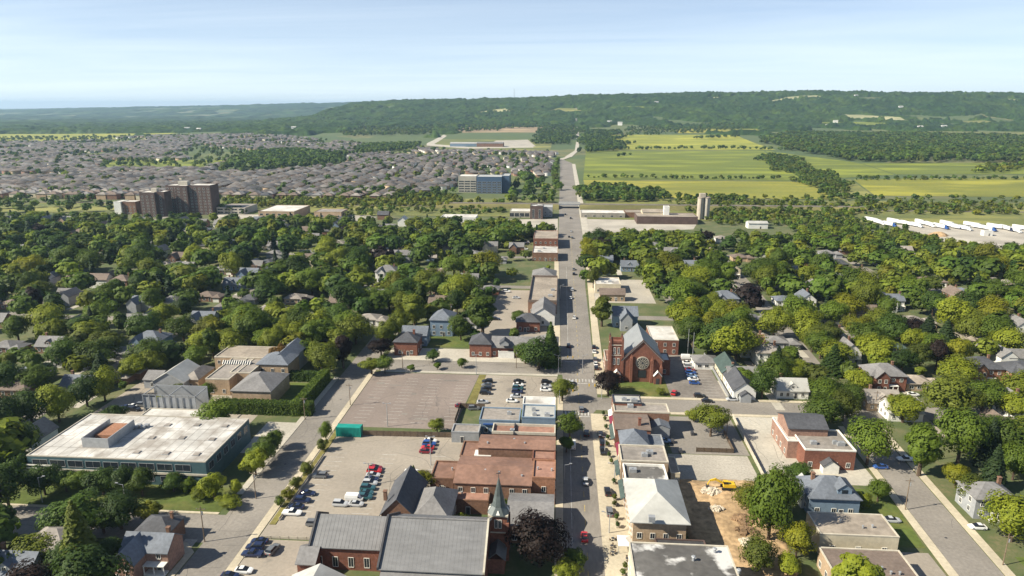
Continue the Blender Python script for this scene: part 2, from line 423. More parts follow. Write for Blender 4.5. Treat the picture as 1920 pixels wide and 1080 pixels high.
KEEP = []                          # polygons where no tree or scattered house may stand
def sheet(name, poly, m, z=0.02, n=1, parent=None, keep=True, kind='structure'):
    """a paved or planted sheet, laid over the terrain; quads are subdivided n times so that they follow it"""
    if keep: KEEP.append(poly)
    if n > 1 and len(poly) == 4:
        p = [np.array(q, float) for q in poly]; vs = []
        for j in range(n + 1):
            for i in range(n + 1):
                a, b_ = i / n, j / n
                q = (p[0] * (1 - a) + p[1] * a) * (1 - b_) + (p[3] * (1 - a) + p[2] * a) * b_
                vs.append((q[0], q[1], float(terr(q[0], q[1])) + z))
        fs = [(j * (n + 1) + i, j * (n + 1) + i + 1, (j + 1) * (n + 1) + i + 1, (j + 1) * (n + 1) + i) for j in range(n) for i in range(n)]
        me = bpy.data.meshes.new(name); me.from_pydata(vs, [], fs)
    else:
        me = bpy.data.meshes.new(name); me.from_pydata([(x, y, z) for x, y in poly], [], [tuple(range(len(poly)))])
    me.materials.append(MATS[m]); me.update()
    if me.polygons[0].normal.z < 0: me.flip_normals()
    o = link(name, me, parent)
    if kind and parent is None: o['kind'] = kind
    return o
def rect(x0, x1, y0, y1): return [(x0, y0), (x1, y0), (x1, y1), (x0, y1)]
def pp(*pts): return [gp(*q) for q in pts]
# ------------------------------------------------------------------ roads, pavements, lots
def road(name, poly, m='asphalt', z=0.02): return sheet(name, poly, m, z)
def slab(name, poly, m='concrete', z0=-0.05, z1=0.13):
    KEEP.append(poly)
    mb = MB(); mb.prism(poly, z0, z1, 'z'); return struct(name, mb.mesh(name, [m]))
main_road = road('main_road', [(2.2, 40), (12.4, 40), (12.4, 232), (15.6, 240), (16.4, 420), (19.5, 560), (20.5, 1400), (6, 1480), (-14, 1490), (-3, 1400), (-1.5, 560), (1.2, 300), (2.2, 262)])
cl_ = [(-4, 1484), (14, 1560), (38, 1800), (52, 2300), (62, 3000), (70, 3700), (74, 4350)]
for (xa, ya), (xb, yb_) in zip(cl_, cl_[1:]): k_ = 8 if ya < 1700 else 5; sheet('main_road_north', [(xa - k_, ya), (xa + k_, ya), (xb + 5, yb_), (xb - 5, yb_)], 'concrete_pale' if ya < 2900 else 'asphalt_side', 0.7, 9)
slab('pavement_west', rect(0.05, 2.2, 40, 266))
slab('pavement_west_north', [(-2.0, 286), (1.2, 286), (-1.6, 560), (-4.6, 560)])
slab('pavement_east', rect(12.4, 20.2, 40, 234))
slab('pavement_east_north', [(15.7, 252), (19.6, 252), (22.5, 540), (19.4, 540)])
slab('pavement_east_far', [(19.7, 560), (26, 560), (27, 1380), (20.7, 1380)], 'concrete_pale')
road('side_street_west', rect(-91.5, -80.5, 40, 345), 'asphalt_side', 0.016)
road('cross_street_west', rect(-80.5, 2.1, 271.5, 284), 'asphalt_side', 0.024)
road('cross_street_southwest', rect(-420, -91.4, 149, 161.5), 'asphalt_side', 0.024)
road('cross_street_east', rect(12.5, 420, 237.5, 249), 'asphalt_side', 0.016)
road('side_street_east', [(96.5, 40), (108, 40), (109, 150), (113, 237), (123, 420), (126, 560), (117, 560), (113, 420), (102.5, 237), (98, 150)], 'asphalt_side', 0.028)
slab('pavement_side_west', rect(-80.4, -78.2, 120, 271), 'concrete')
slab('verge_wall_strip', rect(-77.6, -75.9, 158, 216), 'lawn_dry', -0.05, 0.16)
slab('pavement_side_far', rect(-93.6, -91.6, 172, 262), 'concrete_pale')
slab('pavement_cross_north', rect(-79, -3, 284.1, 286.4), 'concrete_pale')
slab('pavement_cross_south', rect(-76, 0, 269.4, 271.4), 'concrete_pale')
slab('pavement_cross_east_north', rect(20.3, 101, 249.1, 251), 'concrete')
slab('pavement_cross_east_south', rect(42, 101, 235.6, 237.4), 'concrete')
slab('pavement_side_east', [(108.2, 40), (110.6, 40), (111.6, 150), (115.4, 230), (113.1, 230), (109.2, 150)], 'concrete')
slab('pavement_side_east_inner', [(94.0, 40), (96.4, 40), (97.9, 150), (101.8, 230), (99.8, 230), (95.6, 150)], 'concrete')
for nme, poly in (('residential_street', [rect(-470, -92, 331, 338), rect(-470, -8, 412, 419), rect(-520, -8, 500, 507), rect(-540, -8, 600, 607), rect(-196, -189, 169, 690),
                   rect(-305, -298, 169, 690), rect(-410, -403, 169, 690), rect(23, 112, 352, 359), rect(124, 420, 330, 337), rect(124, 420, 425, 432), rect(24, 400, 515, 522),
                   rect(210, 217, 250, 515), rect(300, 307, 250, 515), rect(62, 68, 360, 515)]),):
    for i, p_ in enumerate(poly): road(nme, p_, 'asphalt_side', 0.010 + 0.0015 * i)
# lots
LOTS = {}
def lot(name, poly, m, z=0.012): LOTS[name] = road(name, poly, m, z); return LOTS[name]
lot('parking_lot_empty', [(-78, 217.5), (-36.5, 217.5), (-33.2, 268.8), (-78, 268.8)], 'asphalt_pink')
lot('parking_lot_small', [(-31, 236), (-0.3, 236), (-0.3, 269), (-31, 269)], 'asphalt_lot', 0.014)
lot('parking_lot_lower', [(-78, 152), (-40, 152), (-27, 176), (-27, 213.5), (-78, 213.5)], 'asphalt_lot', 0.014)
lot('parking_lot_corner', [(-79, 110), (-56, 110), (-56, 151.6), (-79, 151.6)], 'asphalt_lot', 0.013)
lot('office_forecourt', rect(-104, -93.7, 196, 219), 'concrete_pale', 0.03)
lot('office_drive', [(-172, 212), (-110, 212), (-110, 236), (-150, 262), (-172, 262)], 'asphalt_lot', 0.013)
lot('church_car_park', rect(44.5, 66, 251.2, 300), 'asphalt_old', 0.013)
lot('gravel_yard', [(20.5, 384), (56, 384), (56, 440), (20.5, 440)], 'gravel', 0.012)
lot('shop_yard', rect(38, 63, 206, 234), 'asphalt_side', 0.013)
lot('dirt_yard', rect(36.5, 62, 189.5, 205.6), 'gravel', 0.015)
lot('hall_car_park', [(64.5, 190), (82, 190), (97, 190), (97, 212), (84, 235.5), (64.5, 235.5)], 'concrete_pale', 0.018)
lot('warehouse_yard', [(76, 60), (94, 60), (95, 158), (82, 158)], 'asphalt_lot', 0.014)
lot('plaza_forecourt', rect(-78, -3, 286.5, 300), 'concrete_pale', 0.012)
lot('plaza_back_yard', [(-42, 318), (-6, 318), (-6, 408), (-36, 408)], 'asphalt_lot', 0.014)
lot('station_yard', pp((978, 432), (1046, 436), (1046, 410), (945, 412)), 'gravel', 0.012)
lot('mill_yard', pp((1094, 440), (1180, 434), (1300, 430), (1312, 411), (1092, 403)), 'gravel', 0.012)
lot('commercial_yard', pp((395, 414), (700, 414), (690, 393), (400, 396)), 'gravel', 0.0125)
lot('truck_yard', [(310, 560), (520, 545), (520, 690), (325, 745)], 'gravel', 0.014)
lot('truck_apron', pp((1685, 437), (1735, 436), (1925, 466), (1925, 480), (1850, 478)), 'concrete_pale', 0.03)
sheet('church_lawn', [(20.4, 251.2), (44.3, 251.2), (44.3, 266), (20.4, 266)], 'lawn', 0.05)
sheet('church_side_lawn', rect(20.4, 27, 266.2, 300), 'lawn_dry', 0.05)
KEEP.append(rect(-104, -93, 168, 225)); KEEP.append(rect(-114, -92, 222, 262)); KEEP.append(rect(56, 72, 184, 238)); KEEP.append([(92, 40), (118, 40), (124, 250), (96, 250)]); KEEP.append(rect(-172, -158, 168, 262))
sheet('office_lawn', rect(-176, -93.8, 162.6, 175.2), 'lawn', 0.05)
slab('pavement_southwest', rect(-300, -93.8, 161.6, 162.5), 'concrete')
sheet('corner_lawn', [(-107, 130), (-93.8, 130), (-93.6, 143), (-97, 147), (-107, 147)], 'lawn_dry', 0.05)
slab('pavement_corner', [(-93.5, 110), (-91.8, 110), (-91.8, 145), (-95.5, 148.6), (-110, 148.6), (-110, 147.2), (-96.8, 147.2), (-93.5, 143.2)], 'concrete')
sheet('grass_divider', [(-34.8, 236), (-31.6, 236), (-30.2, 269), (-33.0, 269)], 'lawn_dry', 0.045)
sheet('house_lawn', [(84, 160), (95.4, 160), (97.5, 188), (84, 188)], 'lawn', 0.05)
sheet('roadside_lawn', [(116, 60), (190, 60), (190, 158), (116, 158)], 'lawn', 0.05)
sheet('plaza_lawn', rect(-78, -40, 302, 318), 'lawn', 0.05, keep=False)
# markings, each a part of its road or lot
def mark_mesh(w, d, m):
    mb = MB(); mb.add([(-w / 2, -d / 2, 0), (w / 2, -d / 2, 0), (w / 2, d / 2, 0), (-w / 2, d / 2, 0)], [(0, 1, 2, 3)]); return mb.mesh('marking', [m])
dash = mark_mesh(0.16, 3.2, 'paint_yellow')
for i in range(70): link('lane_marking', dash, main_road, (8.3 + (0.9 if 60 + i * 7.2 > 245 else 0), 100 + i * 7.2, 0.026))
zeb = mark_mesh(0.5, 3.2, 'paint_white')
for i in range(9): link('crosswalk_stripe', zeb, main_road, (3.6 + i * 1.35, 265.5, 0.026))
for i in range(8): link('crosswalk_stripe', zeb, main_road, (3.2 + i * 1.2, 234.0, 0.026))
stall = mark_mesh(0.14, 5.0, 'paint_white'); stall_x = mark_mesh(5.0, 0.14, 'paint_white')
for r_ in range(4):
    for i in range(15): link('parking_line', stall_x, LOTS['parking_lot_empty'], (-71.5 + r_ * 10.6 + (0.9 if r_ % 2 else 0), 222 + i * 2.9, 0.017))
for r_ in range(3):
    for i in range(10): link('parking_line', stall_x, LOTS['parking_lot_small'], (-26.5 + r_ * 11.0, 240.5 + i * 2.75, 0.018))
for r_ in range(3):
    for i in range(14): link('parking_line', stall_x, LOTS['parking_lot_lower'], (-71 + r_ * 16.6, 162 + i * 2.8, 0.018))
for i in range(9): link('parking_line', stall_x, LOTS['church_car_park'], (61.5, 254 + i * 2.9, 0.017))
for i in range(9): link('parking_line', stall, LOTS['hall_car_park'], (67 + i * 2.8, 232, 0.022))
# tar-sealed cracks and patches in the empty lot
for i in range(7):
    a = gp(rnd.uniform(690, 850), rnd.uniform(710, 790)); w = rnd.uniform(0.8, 3.5)
    sheet('tar_patch', rect(a[0] - w, a[0] + w, a[1] - 0.6, a[1] + rnd.uniform(0.3, 2)), 'asphalt_old', 0.0165 + i * 0.0004, parent=LOTS['parking_lot_empty'], keep=False)
def crack_seal(parent, poly, n_, L, z):
    mb = MB(); xs = [q[0] for q in poly]; ys = [q[1] for q in poly]
    for i in range(n_):
        x, y = rnd.uniform(min(xs), max(xs)), rnd.uniform(min(ys), max(ys)); a = rnd.choice((0, math.pi / 2)) + rnd.uniform(-.3, .3)
        for k in range(int(L)):
            a += rnd.uniform(-.35, .35); x2, y2 = x + 1.6 * math.cos(a), y + 1.6 * math.sin(a)
            if not (inpoly(x, y, poly) and inpoly(x2, y2, poly)): break
            nx_, ny_ = -math.sin(a) * .045, math.cos(a) * .045
            mb.add([(x - nx_, y - ny_, z), (x2 - nx_, y2 - ny_, z), (x2 + nx_, y2 + ny_, z), (x + nx_, y + ny_, z)], [(0, 1, 2, 3)]); x, y = x2, y2
    if mb.v: link('crack_seal', mb.mesh('crack_seal', ['asphalt_dark']), parent)
crack_seal(main_road, [(2.4, 100), (12.2, 100), (12.2, 560), (2.4, 560)], 40, 14, 0.0275)
for nm_, n_ in (('parking_lot_empty', 18), ('parking_lot_lower', 18), ('parking_lot_small', 8), ('church_car_park', 8), ('shop_yard', 8), ('hall_car_park', 10), ('office_drive', 6)):
    o = LOTS[nm_]; crack_seal(o, [(v.co.x, v.co.y) for v in o.data.vertices], n_, 12, o.data.vertices[0].co.z + .0065)
for nm_, n_, pl_ in (('side_street_west', 22, rect(-91, -81, 110, 340)), ('side_street_east', 18, [(98, 110), (107, 110), (112, 237), (103, 237)]), ('cross_street_east', 20, rect(20, 300, 238, 248.6)), ('cross_street_west', 16, rect(-80, 0, 272, 283)), ('cross_street_southwest', 24, rect(-250, -92, 149.5, 161))):
    o = bpy.data.objects[nm_]; crack_seal(o, pl_, n_, 14, o.data.vertices[0].co.z + .0065)
mh = MB(); mh.cyl((0, 0, 0), (0, 0, .006), .38, .38, 12); mh = mh.mesh('manhole_cover', ['metal_dark'])
for x_, y_, o in ((7, 150, main_road), (9, 205, main_road), (6, 255, main_road), (10, 310, main_road), (-86, 190, bpy.data.objects['side_street_west']), (-84, 240, bpy.data.objects['side_street_west']), (103, 165, bpy.data.objects['side_street_east']), (105, 200, bpy.data.objects['side_street_east']), (60, 243, bpy.data.objects['cross_street_east']), (-140, 155, bpy.data.objects['cross_street_southwest'])): link('manhole_cover', mh, o, (x_, y_, .036))
sl = mark_mesh(4.2, .45, 'paint_white')
for x_, y_ in ((10.2, 262.6), (5.2, 287), (10.0, 231.5)): link('stop_line', sl, main_road, (x_, y_, .0265))
el = mark_mesh(.14, 60, 'paint_white')
for i in range(5): link('edge_line', el, main_road, (4.6, 130 + i * 62 if i < 2 else 320 + (i - 2) * 62, .0262))
# excavation: a dug and heaped dirt sheet
def lumpy(name, poly, m, amp, s, step=0.8, z=0.03, kind='structure'):
    xs = [q[0] for q in poly]; ys = [q[1] for q in poly]
    gx = np.arange(min(xs), max(xs) + step, step); gy = np.arange(min(ys), max(ys) + step, step)
    X, Y = np.meshgrid(gx, gy)
    Z = z + amp * (0.65 * vnoise(X, Y, s, 2) + 0.35 * vnoise(X, Y, s * 0.35, 4)) + 0.25 * nprng.random(X.shape) * min(1, amp)
    ins = inpoly_np(X, Y, poly); nx_ = len(gx)
    Z = np.where(ins, Z, -0.3)
    k = (np.arange(len(gy) - 1)[:, None] * nx_ + np.arange(nx_ - 1)[None]).ravel()
    Fq = np.stack([k, k + 1, k + nx_ + 1, k + nx_], -1)
    Fq = Fq[ins.ravel()[Fq].any(1)]
    KEEP.append(poly)
    o = link(name, np_mesh(name, np.stack([X, Y, Z], -1).reshape(-1, 3), Fq, [m])); o['kind'] = kind; return o
lumpy('dirt_ground', [(35, 189), (62, 189.4), (61, 172), (60, 150), (56, 138), (47, 138), (35.2, 160)], 'soil', 1.0, 6)
# fields beyond the railway
def field(name, poly, m, n=10, z=0.25): return sheet(name, poly, m, z, n)
field('field_north_green', [(34, 1075), (372, 1086), (520, 1840), (62, 1800)], 'field_green')
field('field_south_yellow', [(32, 862), (345, 862), (372, 1070), (34, 1066)], 'field_yellow')
field('field_strip_lime', [(120, 1850), (560, 1860), (620, 2560), (150, 2560)], 'field_lime')
field('field_strip_gold', [(430, 2640), (760, 2640), (800, 2950), (470, 2950)], 'field_yellow', 6)
field('field_east_yellow', [(400, 905), (900, 900), (900, 1190), (455, 1110)], 'field_muted')
field('field_east_green', [(560, 1200), (900, 1230), (930, 1470), (600, 1440)], 'field_green')
field('field_brown_far', [(-420, 2650), (50, 2680), (56, 3080), (-420, 3020)], 'field_brown')
field('field_pale_far', [(1250, 2640), (2300, 2560), (2450, 2740), (1400, 2800)], 'field_scrub')
field('field_green_corner', [(374, 1090), (556, 1196), (598, 1446), (523, 1838)], 'field_green', 6)
field('scrub_corner', [(348, 864), (398, 906), (452, 1112), (376, 1070)], 'field_scrub', 4)
field('field_west_lime', pp((-60, 268), (150, 267), (335, 253), (-60, 252)), 'field_lime')
field('field_scrub_strip', [(27, 690), (700, 660), (720, 850), (30, 850)], 'field_scrub', 8, 0.2)
field('field_scrub_west', [(-660, 690), (-8, 700), (-8, 850), (-660, 770)], 'field_scrub', 8, 0.2)
field('park_meadow', [(-830, 1180), (-640, 1200), (-700, 1420), (-960, 1400)], 'field_green', 5)
field('school_grounds', [(-330, 1780), (-30, 1780), (-30, 2300), (-420, 2300)], 'field_scrub', 5)
field('school_yard', pp((905, 276), (1005, 275), (990, 265), (930, 266)), 'gravel', 4, 0.4)
for a_, b_, c_, d_ in (((800, 270), (800, 273.5), (880, 279), (880, 276)), ((800, 270), (812, 272), (838, 260), (832, 258.5)), ((880, 276), (880, 279), (1000, 277), (1000, 275))): field('school_drive', pp(a_, b_, c_, d_), 'concrete_pale', 4, 0.5)
for i in range(15):                # clearings on the escarpment
    X = rnd.uniform(-1200, 3200); Y = rnd.uniform(3150, 4150); w = rnd.uniform(60, 170); d = rnd.uniform(60, 130)
    k_ = lambda: rnd.uniform(-.45, .45) * d
    field('hill_meadow', [(X - w + k_(), Y - d / 2 + k_()), (X + w + k_(), Y - d / 2 + k_()), (X + w * .6 + k_(), Y + d / 2 + k_()), (X - w * .7 + k_(), Y + d / 2 + k_())], rnd.choice(['field_green', 'field_pale', 'field_scrub']), 4, 1.0)
mb = MB()
for a, b_ in ((-140, -2.2), (21, 330)):
    mb.add([(a, 752, 0), (b_, 752, 0), (b_, 762, 4.2), (a, 762, 4.2), (b_, 776, 4.2), (a, 776, 4.2), (b_, 786, 0), (a, 786, 0)], [(0, 1, 2, 3), (3, 2, 4, 5), (5, 4, 6, 7), (0, 3, 5, 7), (1, 6, 4, 2)])
struct('railway_embankment', mb.mesh('railway_embankment', ['verge_olive']))
KEEP.append(rect(-140, 330, 750, 788))
mb = MB(); mb.box(-140, -2.2, 765, 773, 4.15, 4.45); mb.box(21, 330, 765, 773, 4.15, 4.45); mb.box(-900, -141, 766, 772, -.1, .45); mb.box(331, 1100, 766, 772, -.1, .45)
struct('railway_track_bed', mb.mesh('railway_track_bed', ['ballast']))

# ------------------------------------------------------------------ building kit
_win = {}
def window_mesh(w, h, frame='trim_white'):
    k = (round(w, 2), round(h, 2), frame)
    if k not in _win:
        mb = MB(); t = 0.10
        mb.box(-w / 2, w / 2, -0.05, 0.10, 0, h, 1)
        mb.box(-w / 2 - t, -w / 2, -0.10, 0.10, -t, h + t, 0); mb.box(w / 2, w / 2 + t, -0.10, 0.10, -t, h + t, 0)
        mb.box(-w / 2, w / 2, -0.10, 0.10, h, h + t, 0); mb.box(-w / 2, w / 2, -0.14, 0.10, -t, 0, 0)
        mb.box(-0.03, 0.03, -0.08, 0.0, 0, h, 0)
        _win[k] = mb.mesh('window', [frame, 'glass_dark'])
    return _win[k]
_door = {}
def door_mesh(m='metal_dark', w=1.1, h=2.2):
    if (m, w, h) not in _door:
        mb = MB(); mb.box(-w / 2, w / 2, -0.06, 0.1, 0.0, h, 0); mb.box(-w / 2 - .1, -w / 2, -0.1, 0.1, 0, h + .12, 1); mb.box(w / 2, w / 2 + .1, -0.1, 0.1, 0, h + .12, 1); mb.box(-w / 2, w / 2, -0.1, 0.1, h, h + .12, 1)
        mb.box(w / 2 - .2, w / 2 - .12, -0.12, -0.05, 1.0, 1.1, 1)
        _door[(m, w, h)] = mb.mesh('door', [m, 'trim_white'])
    return _door[(m, w, h)]
def add_windows(root, x0, x1, y0, y1, h, sides='fl', wsize=(1.1, 1.5), gap=3.2, floors=None, z0=1.0, fh=3.2):
    floors = floors or max(1, int((h - 0.6) // fh)); me = window_mesh(*wsize)
    for s in sides:
        L = (x1 - x0) if s in 'fb' else (y1 - y0)
        n = max(1, int((L - 0.8) // gap))
        for k in range(floors):
            for i in range(n):
                t = (i + 0.5) / n
                z = z0 + k * fh
                if s == 'f': link('window', me, root, (x0 + L * t, y0, z), 0)
                if s == 'b': link('window', me, root, (x0 + L * t, y1, z), math.pi)
                if s == 'l': link('window', me, root, (x0, y0 + L * t, z), -math.pi / 2)
                if s == 'r': link('window', me, root, (x1, y0 + L * t, z), math.pi / 2)
def hip_mb(mb, x0, x1, y0, y1, z, rise, over=0.5, thick=0.22, mi=0):
    x0 -= over; x1 += over; y0 -= over; y1 += over; w, d = x1 - x0, y1 - y0
    a, b_ = z, z + thick
    if w >= d:
        r0, r1 = (x0 + d / 2, (y0 + y1) / 2), (x1 - d / 2, (y0 + y1) / 2)
        if w - d < 0.2: r0 = r1 = ((x0 + x1) / 2, (y0 + y1) / 2)
    else: r0, r1 = ((x0 + x1) / 2, y0 + w / 2), ((x0 + x1) / 2, y1 - w / 2)
    vs = [(x0, y0, a), (x1, y0, a), (x1, y1, a), (x0, y1, a), (x0, y0, b_), (x1, y0, b_), (x1, y1, b_), (x0, y1, b_), (*r0, z + rise), (*r1, z + rise)]
    fs = [(3, 2, 1, 0), (0, 1, 5, 4), (1, 2, 6, 5), (2, 3, 7, 6), (3, 0, 4, 7)]
    if w >= d:
        if r0 == r1: fs += [(4, 5, 8), (5, 6, 8), (6, 7, 8), (7, 4, 8)]; vs = vs[:9]
        else: fs += [(4, 5, 9, 8), (5, 6, 9), (6, 7, 8, 9), (7, 4, 8)]
    else: fs += [(4, 5, 8), (5, 6, 9, 8), (6, 7, 9), (7, 4, 8, 9)]
    mb.add(vs, fs, mi)
def gable_mb(mb, x0, x1, y0, y1, z, rise, axis='x', over=0.5, thick=0.22, mi=0):
    """two roof slabs; axis = direction of the ridge"""
    if axis == 'x':
        c, hw = (y0 + y1) / 2, (y1 - y0) / 2; k = rise / hw; o = over
        for s in (-1, 1):
            pr = [(c, z + rise), (c + s * (hw + o), z - k * o), (c + s * (hw + o), z - k * o + thick), (c, z + rise + thick)]
            mb.prism(pr, x0 - o * .7, x1 + o * .7, 'x', mi)
    else:
        c, hw = (x0 + x1) / 2, (x1 - x0) / 2; k = rise / hw; o = over
        for s in (-1, 1):
            pr = [(c, z + rise), (c + s * (hw + o), z - k * o), (c + s * (hw + o), z - k * o + thick), (c, z + rise + thick)]
            mb.prism(pr, y0 - o * .7, y1 + o * .7, 'y', mi)
def wall_mb(mb, x0, x1, y0, y1, h, roof=None, rise=0, mi=0, z0=-0.3):
    if roof == 'gable_x': mb.prism([(y0, z0), (y1, z0), (y1, h), ((y0 + y1) / 2, h + rise - .02), (y0, h)], x0, x1, 'x', mi)
    elif roof == 'gable_y': mb.prism([(x0, z0), (x1, z0), (x1, h), ((x0 + x1) / 2, h + rise - .02), (x0, h)], y0, y1, 'y', mi)
    else: mb.box(x0, x1, y0, y1, z0, h, mi)
FOOT = []                          # footprints (x0,x1,y0,y1) with a cleared front yard
LM = []                            # landmarks used in labels: (phrase, x, y)
def parapet_mb(mb, x0, x1, y0, y1, z, hh, t=0.3, mi=0):
    mb.box(x0 - .06, x1 + .06, y0 - .06, y0 + t, z, z + hh, mi); mb.box(x0 - .06, x1 + .06, y1 - t, y1 + .06, z, z + hh, mi)
    mb.box(x0 - .06, x0 + t, y0 + t, y1 - t, z, z + hh, mi); mb.box(x1 - t, x1 + .06, y0 + t, y1 - t, z, z + hh, mi)
def bld(name, label, cat, X0, X1, Y0, Y1, h, roof='flat', rise=2.5, wall='brick_red', rmat='roof_grey', par=0.5, pmat=None, win='flr', wsize=(1.1, 1.5), gap=3.4, floors=None, units=0, chimneys=(), door=True, group=None, over=0.5, front=10, lm=None, vents=0):
    cx, cy = (X0 + X1) / 2, (Y0 + Y1) / 2; w, d = (X1 - X0) / 2, (Y1 - Y0) / 2
    FOOT.append((X0, X1, Y0, Y1, front)); LM.append((lm, cx, cy)) if lm else None
    root = thing(name, label, cat, (cx, cy, 0), 0, group)
    mb = MB(); wall_mb(mb, -w, w, -d, d, h, roof, rise); link('wall', mb.mesh('wall', [wall]), root)
    mb = MB()
    if roof == 'flat':
        mb.box(-w + .3, w - .3, -d + .3, d - .3, h - .1, h + .06)
        link('roof', mb.mesh('roof', [rmat]), root)
        mb = MB(); parapet_mb(mb, -w, w, -d, d, h, par); link('parapet', mb.mesh('parapet', [pmat or wall]), root)
    else:
        if roof == 'hip': hip_mb(mb, -w, w, -d, d, h, rise, over)
        else: gable_mb(mb, -w, w, -d, d, h, rise, roof[-1], over)
        link('roof', mb.mesh('roof', [rmat]), root)
    if win: add_windows(root, -w, w, -d, d, h, win, wsize, gap, floors)
    if door: link('door', door_mesh(), root, (rnd.uniform(-.3, .3) * w, -d, 0.0))
    for i in range(units):
        mb = MB(); a = rnd.uniform(.7, 1.3); mb.box(-a, a, -a * .7, a * .7, 0, 1.1); mb.cyl((-a * .4, 0, 1.1), (-a * .4, 0, 1.25), .45, .45, 8)
        link('rooftop_unit', mb.mesh('rooftop_unit', ['metal_grey']), root, (rnd.uniform(-.7, .7) * w, rnd.uniform(-.6, .6) * d, h + .05))
    for i in range(vents):
        mb = MB(); mb.cyl((0, 0, 0), (0, 0, .7), .22, .22, 6); mb.cyl((0, 0, .7), (0, 0, .85), .34, .3, 6)
        link('roof_vent', mb.mesh('roof_vent', ['metal_grey']), root, (rnd.uniform(-.8, .8) * w, rnd.uniform(-.6, .2) * d, h + (.05 if roof == 'flat' else rise * .35)))
    for (u, v_) in chimneys:
        mb = MB(); mb.box(-.45, .45, -.45, .45, 0, 2.6); mb.box(-.55, .55, -.55, .55, 2.6, 2.8)
        link('chimney', mb.mesh('chimney', [wall if wall.startswith('brick') else 'brick_brown']), root, (u * w, v_ * d, h + rise * .35 if roof != 'flat' else h))
    return root
def bpx(name, label, cat, x0, x1, yf, h, yb=None, d=None, **k):
    """a building from its front roof edge in the photo (x0..x1 at row yf, height h) and its back edge row or depth"""
    xm = (x0 + x1) / 2; y0 = gp(xm, yf, h)[1]
    X0, X1 = gp(x0, yf, h)[0], gp(x1, yf, h)[0]
    Y1 = gp(xm, yb, h)[1] if yb else y0 + d
    return bld(name, label, cat, X0, X1, y0, Y1, h, **k)
def wing(root, x0, x1, y0, y1, h, roof='flat', rise=2.5, wall='brick_red', rmat='roof_grey', par=0.4, pmat=None, win='fl', wsize=(1.1, 1.5), gap=3.4, floors=None, over=0.4, front=6, z0=-0.3, names=('wall', 'roof', 'parapet')):
    """one more volume of a building, given in site coordinates"""
    FOOT.append((x0, x1, y0, y1, front))
    o = root.location; x0, x1, y0, y1 = x0 - o.x, x1 - o.x, y0 - o.y, y1 - o.y
    mb = MB(); wall_mb(mb, x0, x1, y0, y1, h, roof, rise, z0=z0); link(names[0], mb.mesh('wall', [wall]), root)
    mb = MB()
    if roof == 'flat':
        mb.box(x0 + .3, x1 - .3, y0 + .3, y1 - .3, h - .1, h + .05); link(names[1], mb.mesh('roof', [rmat]), root)
        if par: mb = MB(); parapet_mb(mb, x0, x1, y0, y1, h, par); link(names[2], mb.mesh('parapet', [pmat or wall]), root)
    else:
        if roof == 'hip': hip_mb(mb, x0, x1, y0, y1, h, rise, over)
        else: gable_mb(mb, x0, x1, y0, y1, h, rise, roof[-1], over)
        link(names[1], mb.mesh('roof', [rmat]), root)
    if win: add_windows(root, x0, x1, y0, y1, h, win, wsize, gap, floors)
def part(root, name, mb, mats, x=0, y=0, z=0, rz=0):
    o = root.location; return link(name, mb.mesh(name, mats), root, (x - o.x, y - o.y, z), rz)
def pinnacle(root, x, y, z, s=0.5, h=2.2, m='stone_pale'):
    mb = MB(); mb.box(-s, s, -s, s, 0, h * .45); mb.taper(-s * .8, s * .8, -s * .8, s * .8, h * .45, h, .08); part(root, 'pinnacle', mb, [m], x, y, z)

# --- slate-roofed church at the bottom, with its spire
ch = thing('church', 'red brick church with long slate roofs and a dark pointed spire', 'church', (-27, 142, 0))
LM.append(('the slate-roofed spire church', -27, 143))
nx0, nx1 = gp(727, 978, 14.5)[0], gp(914, 978, 14.5)[0]
wing(ch, nx0, nx1, 131.5, 152.5, 8.5, 'gable_x', 6.0, 'brick_red', 'slate_grey', win='fl', wsize=(1.2, 3.2), gap=4, floors=1, over=.6, front=3)
hx0 = gp(591, 974, 11)[0]
wing(ch, hx0, nx0 - .05, 141, 154, 6.5, 'gable_x', 4.4, 'brick_red', 'slate_grey', win='fl', wsize=(1.2, 2.6), gap=3.6, floors=1, over=.5, front=8)
for xx, y0_, y1_, e, rs, nm in ((nx1 + .05, 131.3, 152.7, 8.5, 6.0, 'stone_pale'), (nx0 - .5, 131.3, 152.7, 8.5, 6.0, 'metal_dark'), (hx0 - .45, 140.8, 154.2, 6.5, 4.4, 'metal_dark')):
    mb = MB(); c = (y0_ + y1_) / 2; hw = (y1_ - y0_) / 2; k = rs / hw
    mb.prism([(y0_ - .4, e - .5 * k), (c, e + rs + .15), (y1_ + .4, e - .5 * k), (y1_ + .4, e + .75 - .5 * k), (c, e + rs + .9), (y0_ - .4, e + .75 - .5 * k)], -.0, .45, 'x'); part(ch, 'gable_coping', mb, [nm], xx, 0, 0)
for k in range(6): 
    mb = MB(); mb.box(-.35, .35, -.9, 0, 0, 6.2); mb.taper(-.35, .35, -.9, 0, 6.2, 7.2, .3); part(ch, 'buttress', mb, ['brick_red'], nx0 + 2 + k * (nx1 - nx0 - 4) / 5, 131.5, 0)
mb = MB(); mb.box(nx0 + .5, nx1 - .5, 127.5, 131.4, -.3, 5.2); part(ch, 'side_aisle', mb, ['brick_red'])
mb = MB(); mb.prism([(127.0, 5.2), (131.45, 7.6), (131.45, 7.85), (127.0, 5.45)], nx0 + .3, nx1 - .3, 'x'); part(ch, 'aisle_roof', mb, ['roof_grey'])
TWX, TWY = gp(934, 965, 12.5)[0], 150.0
mb = MB(); mb.box(-2.2, 2.2, -2.2, 2.2, -.3, 12.2); mb.box(-2.35, 2.35, -2.35, 2.35, 7.6, 7.9, 1); mb.box(-2.5, 2.5, -2.5, 2.5, 12.2, 12.6, 1)
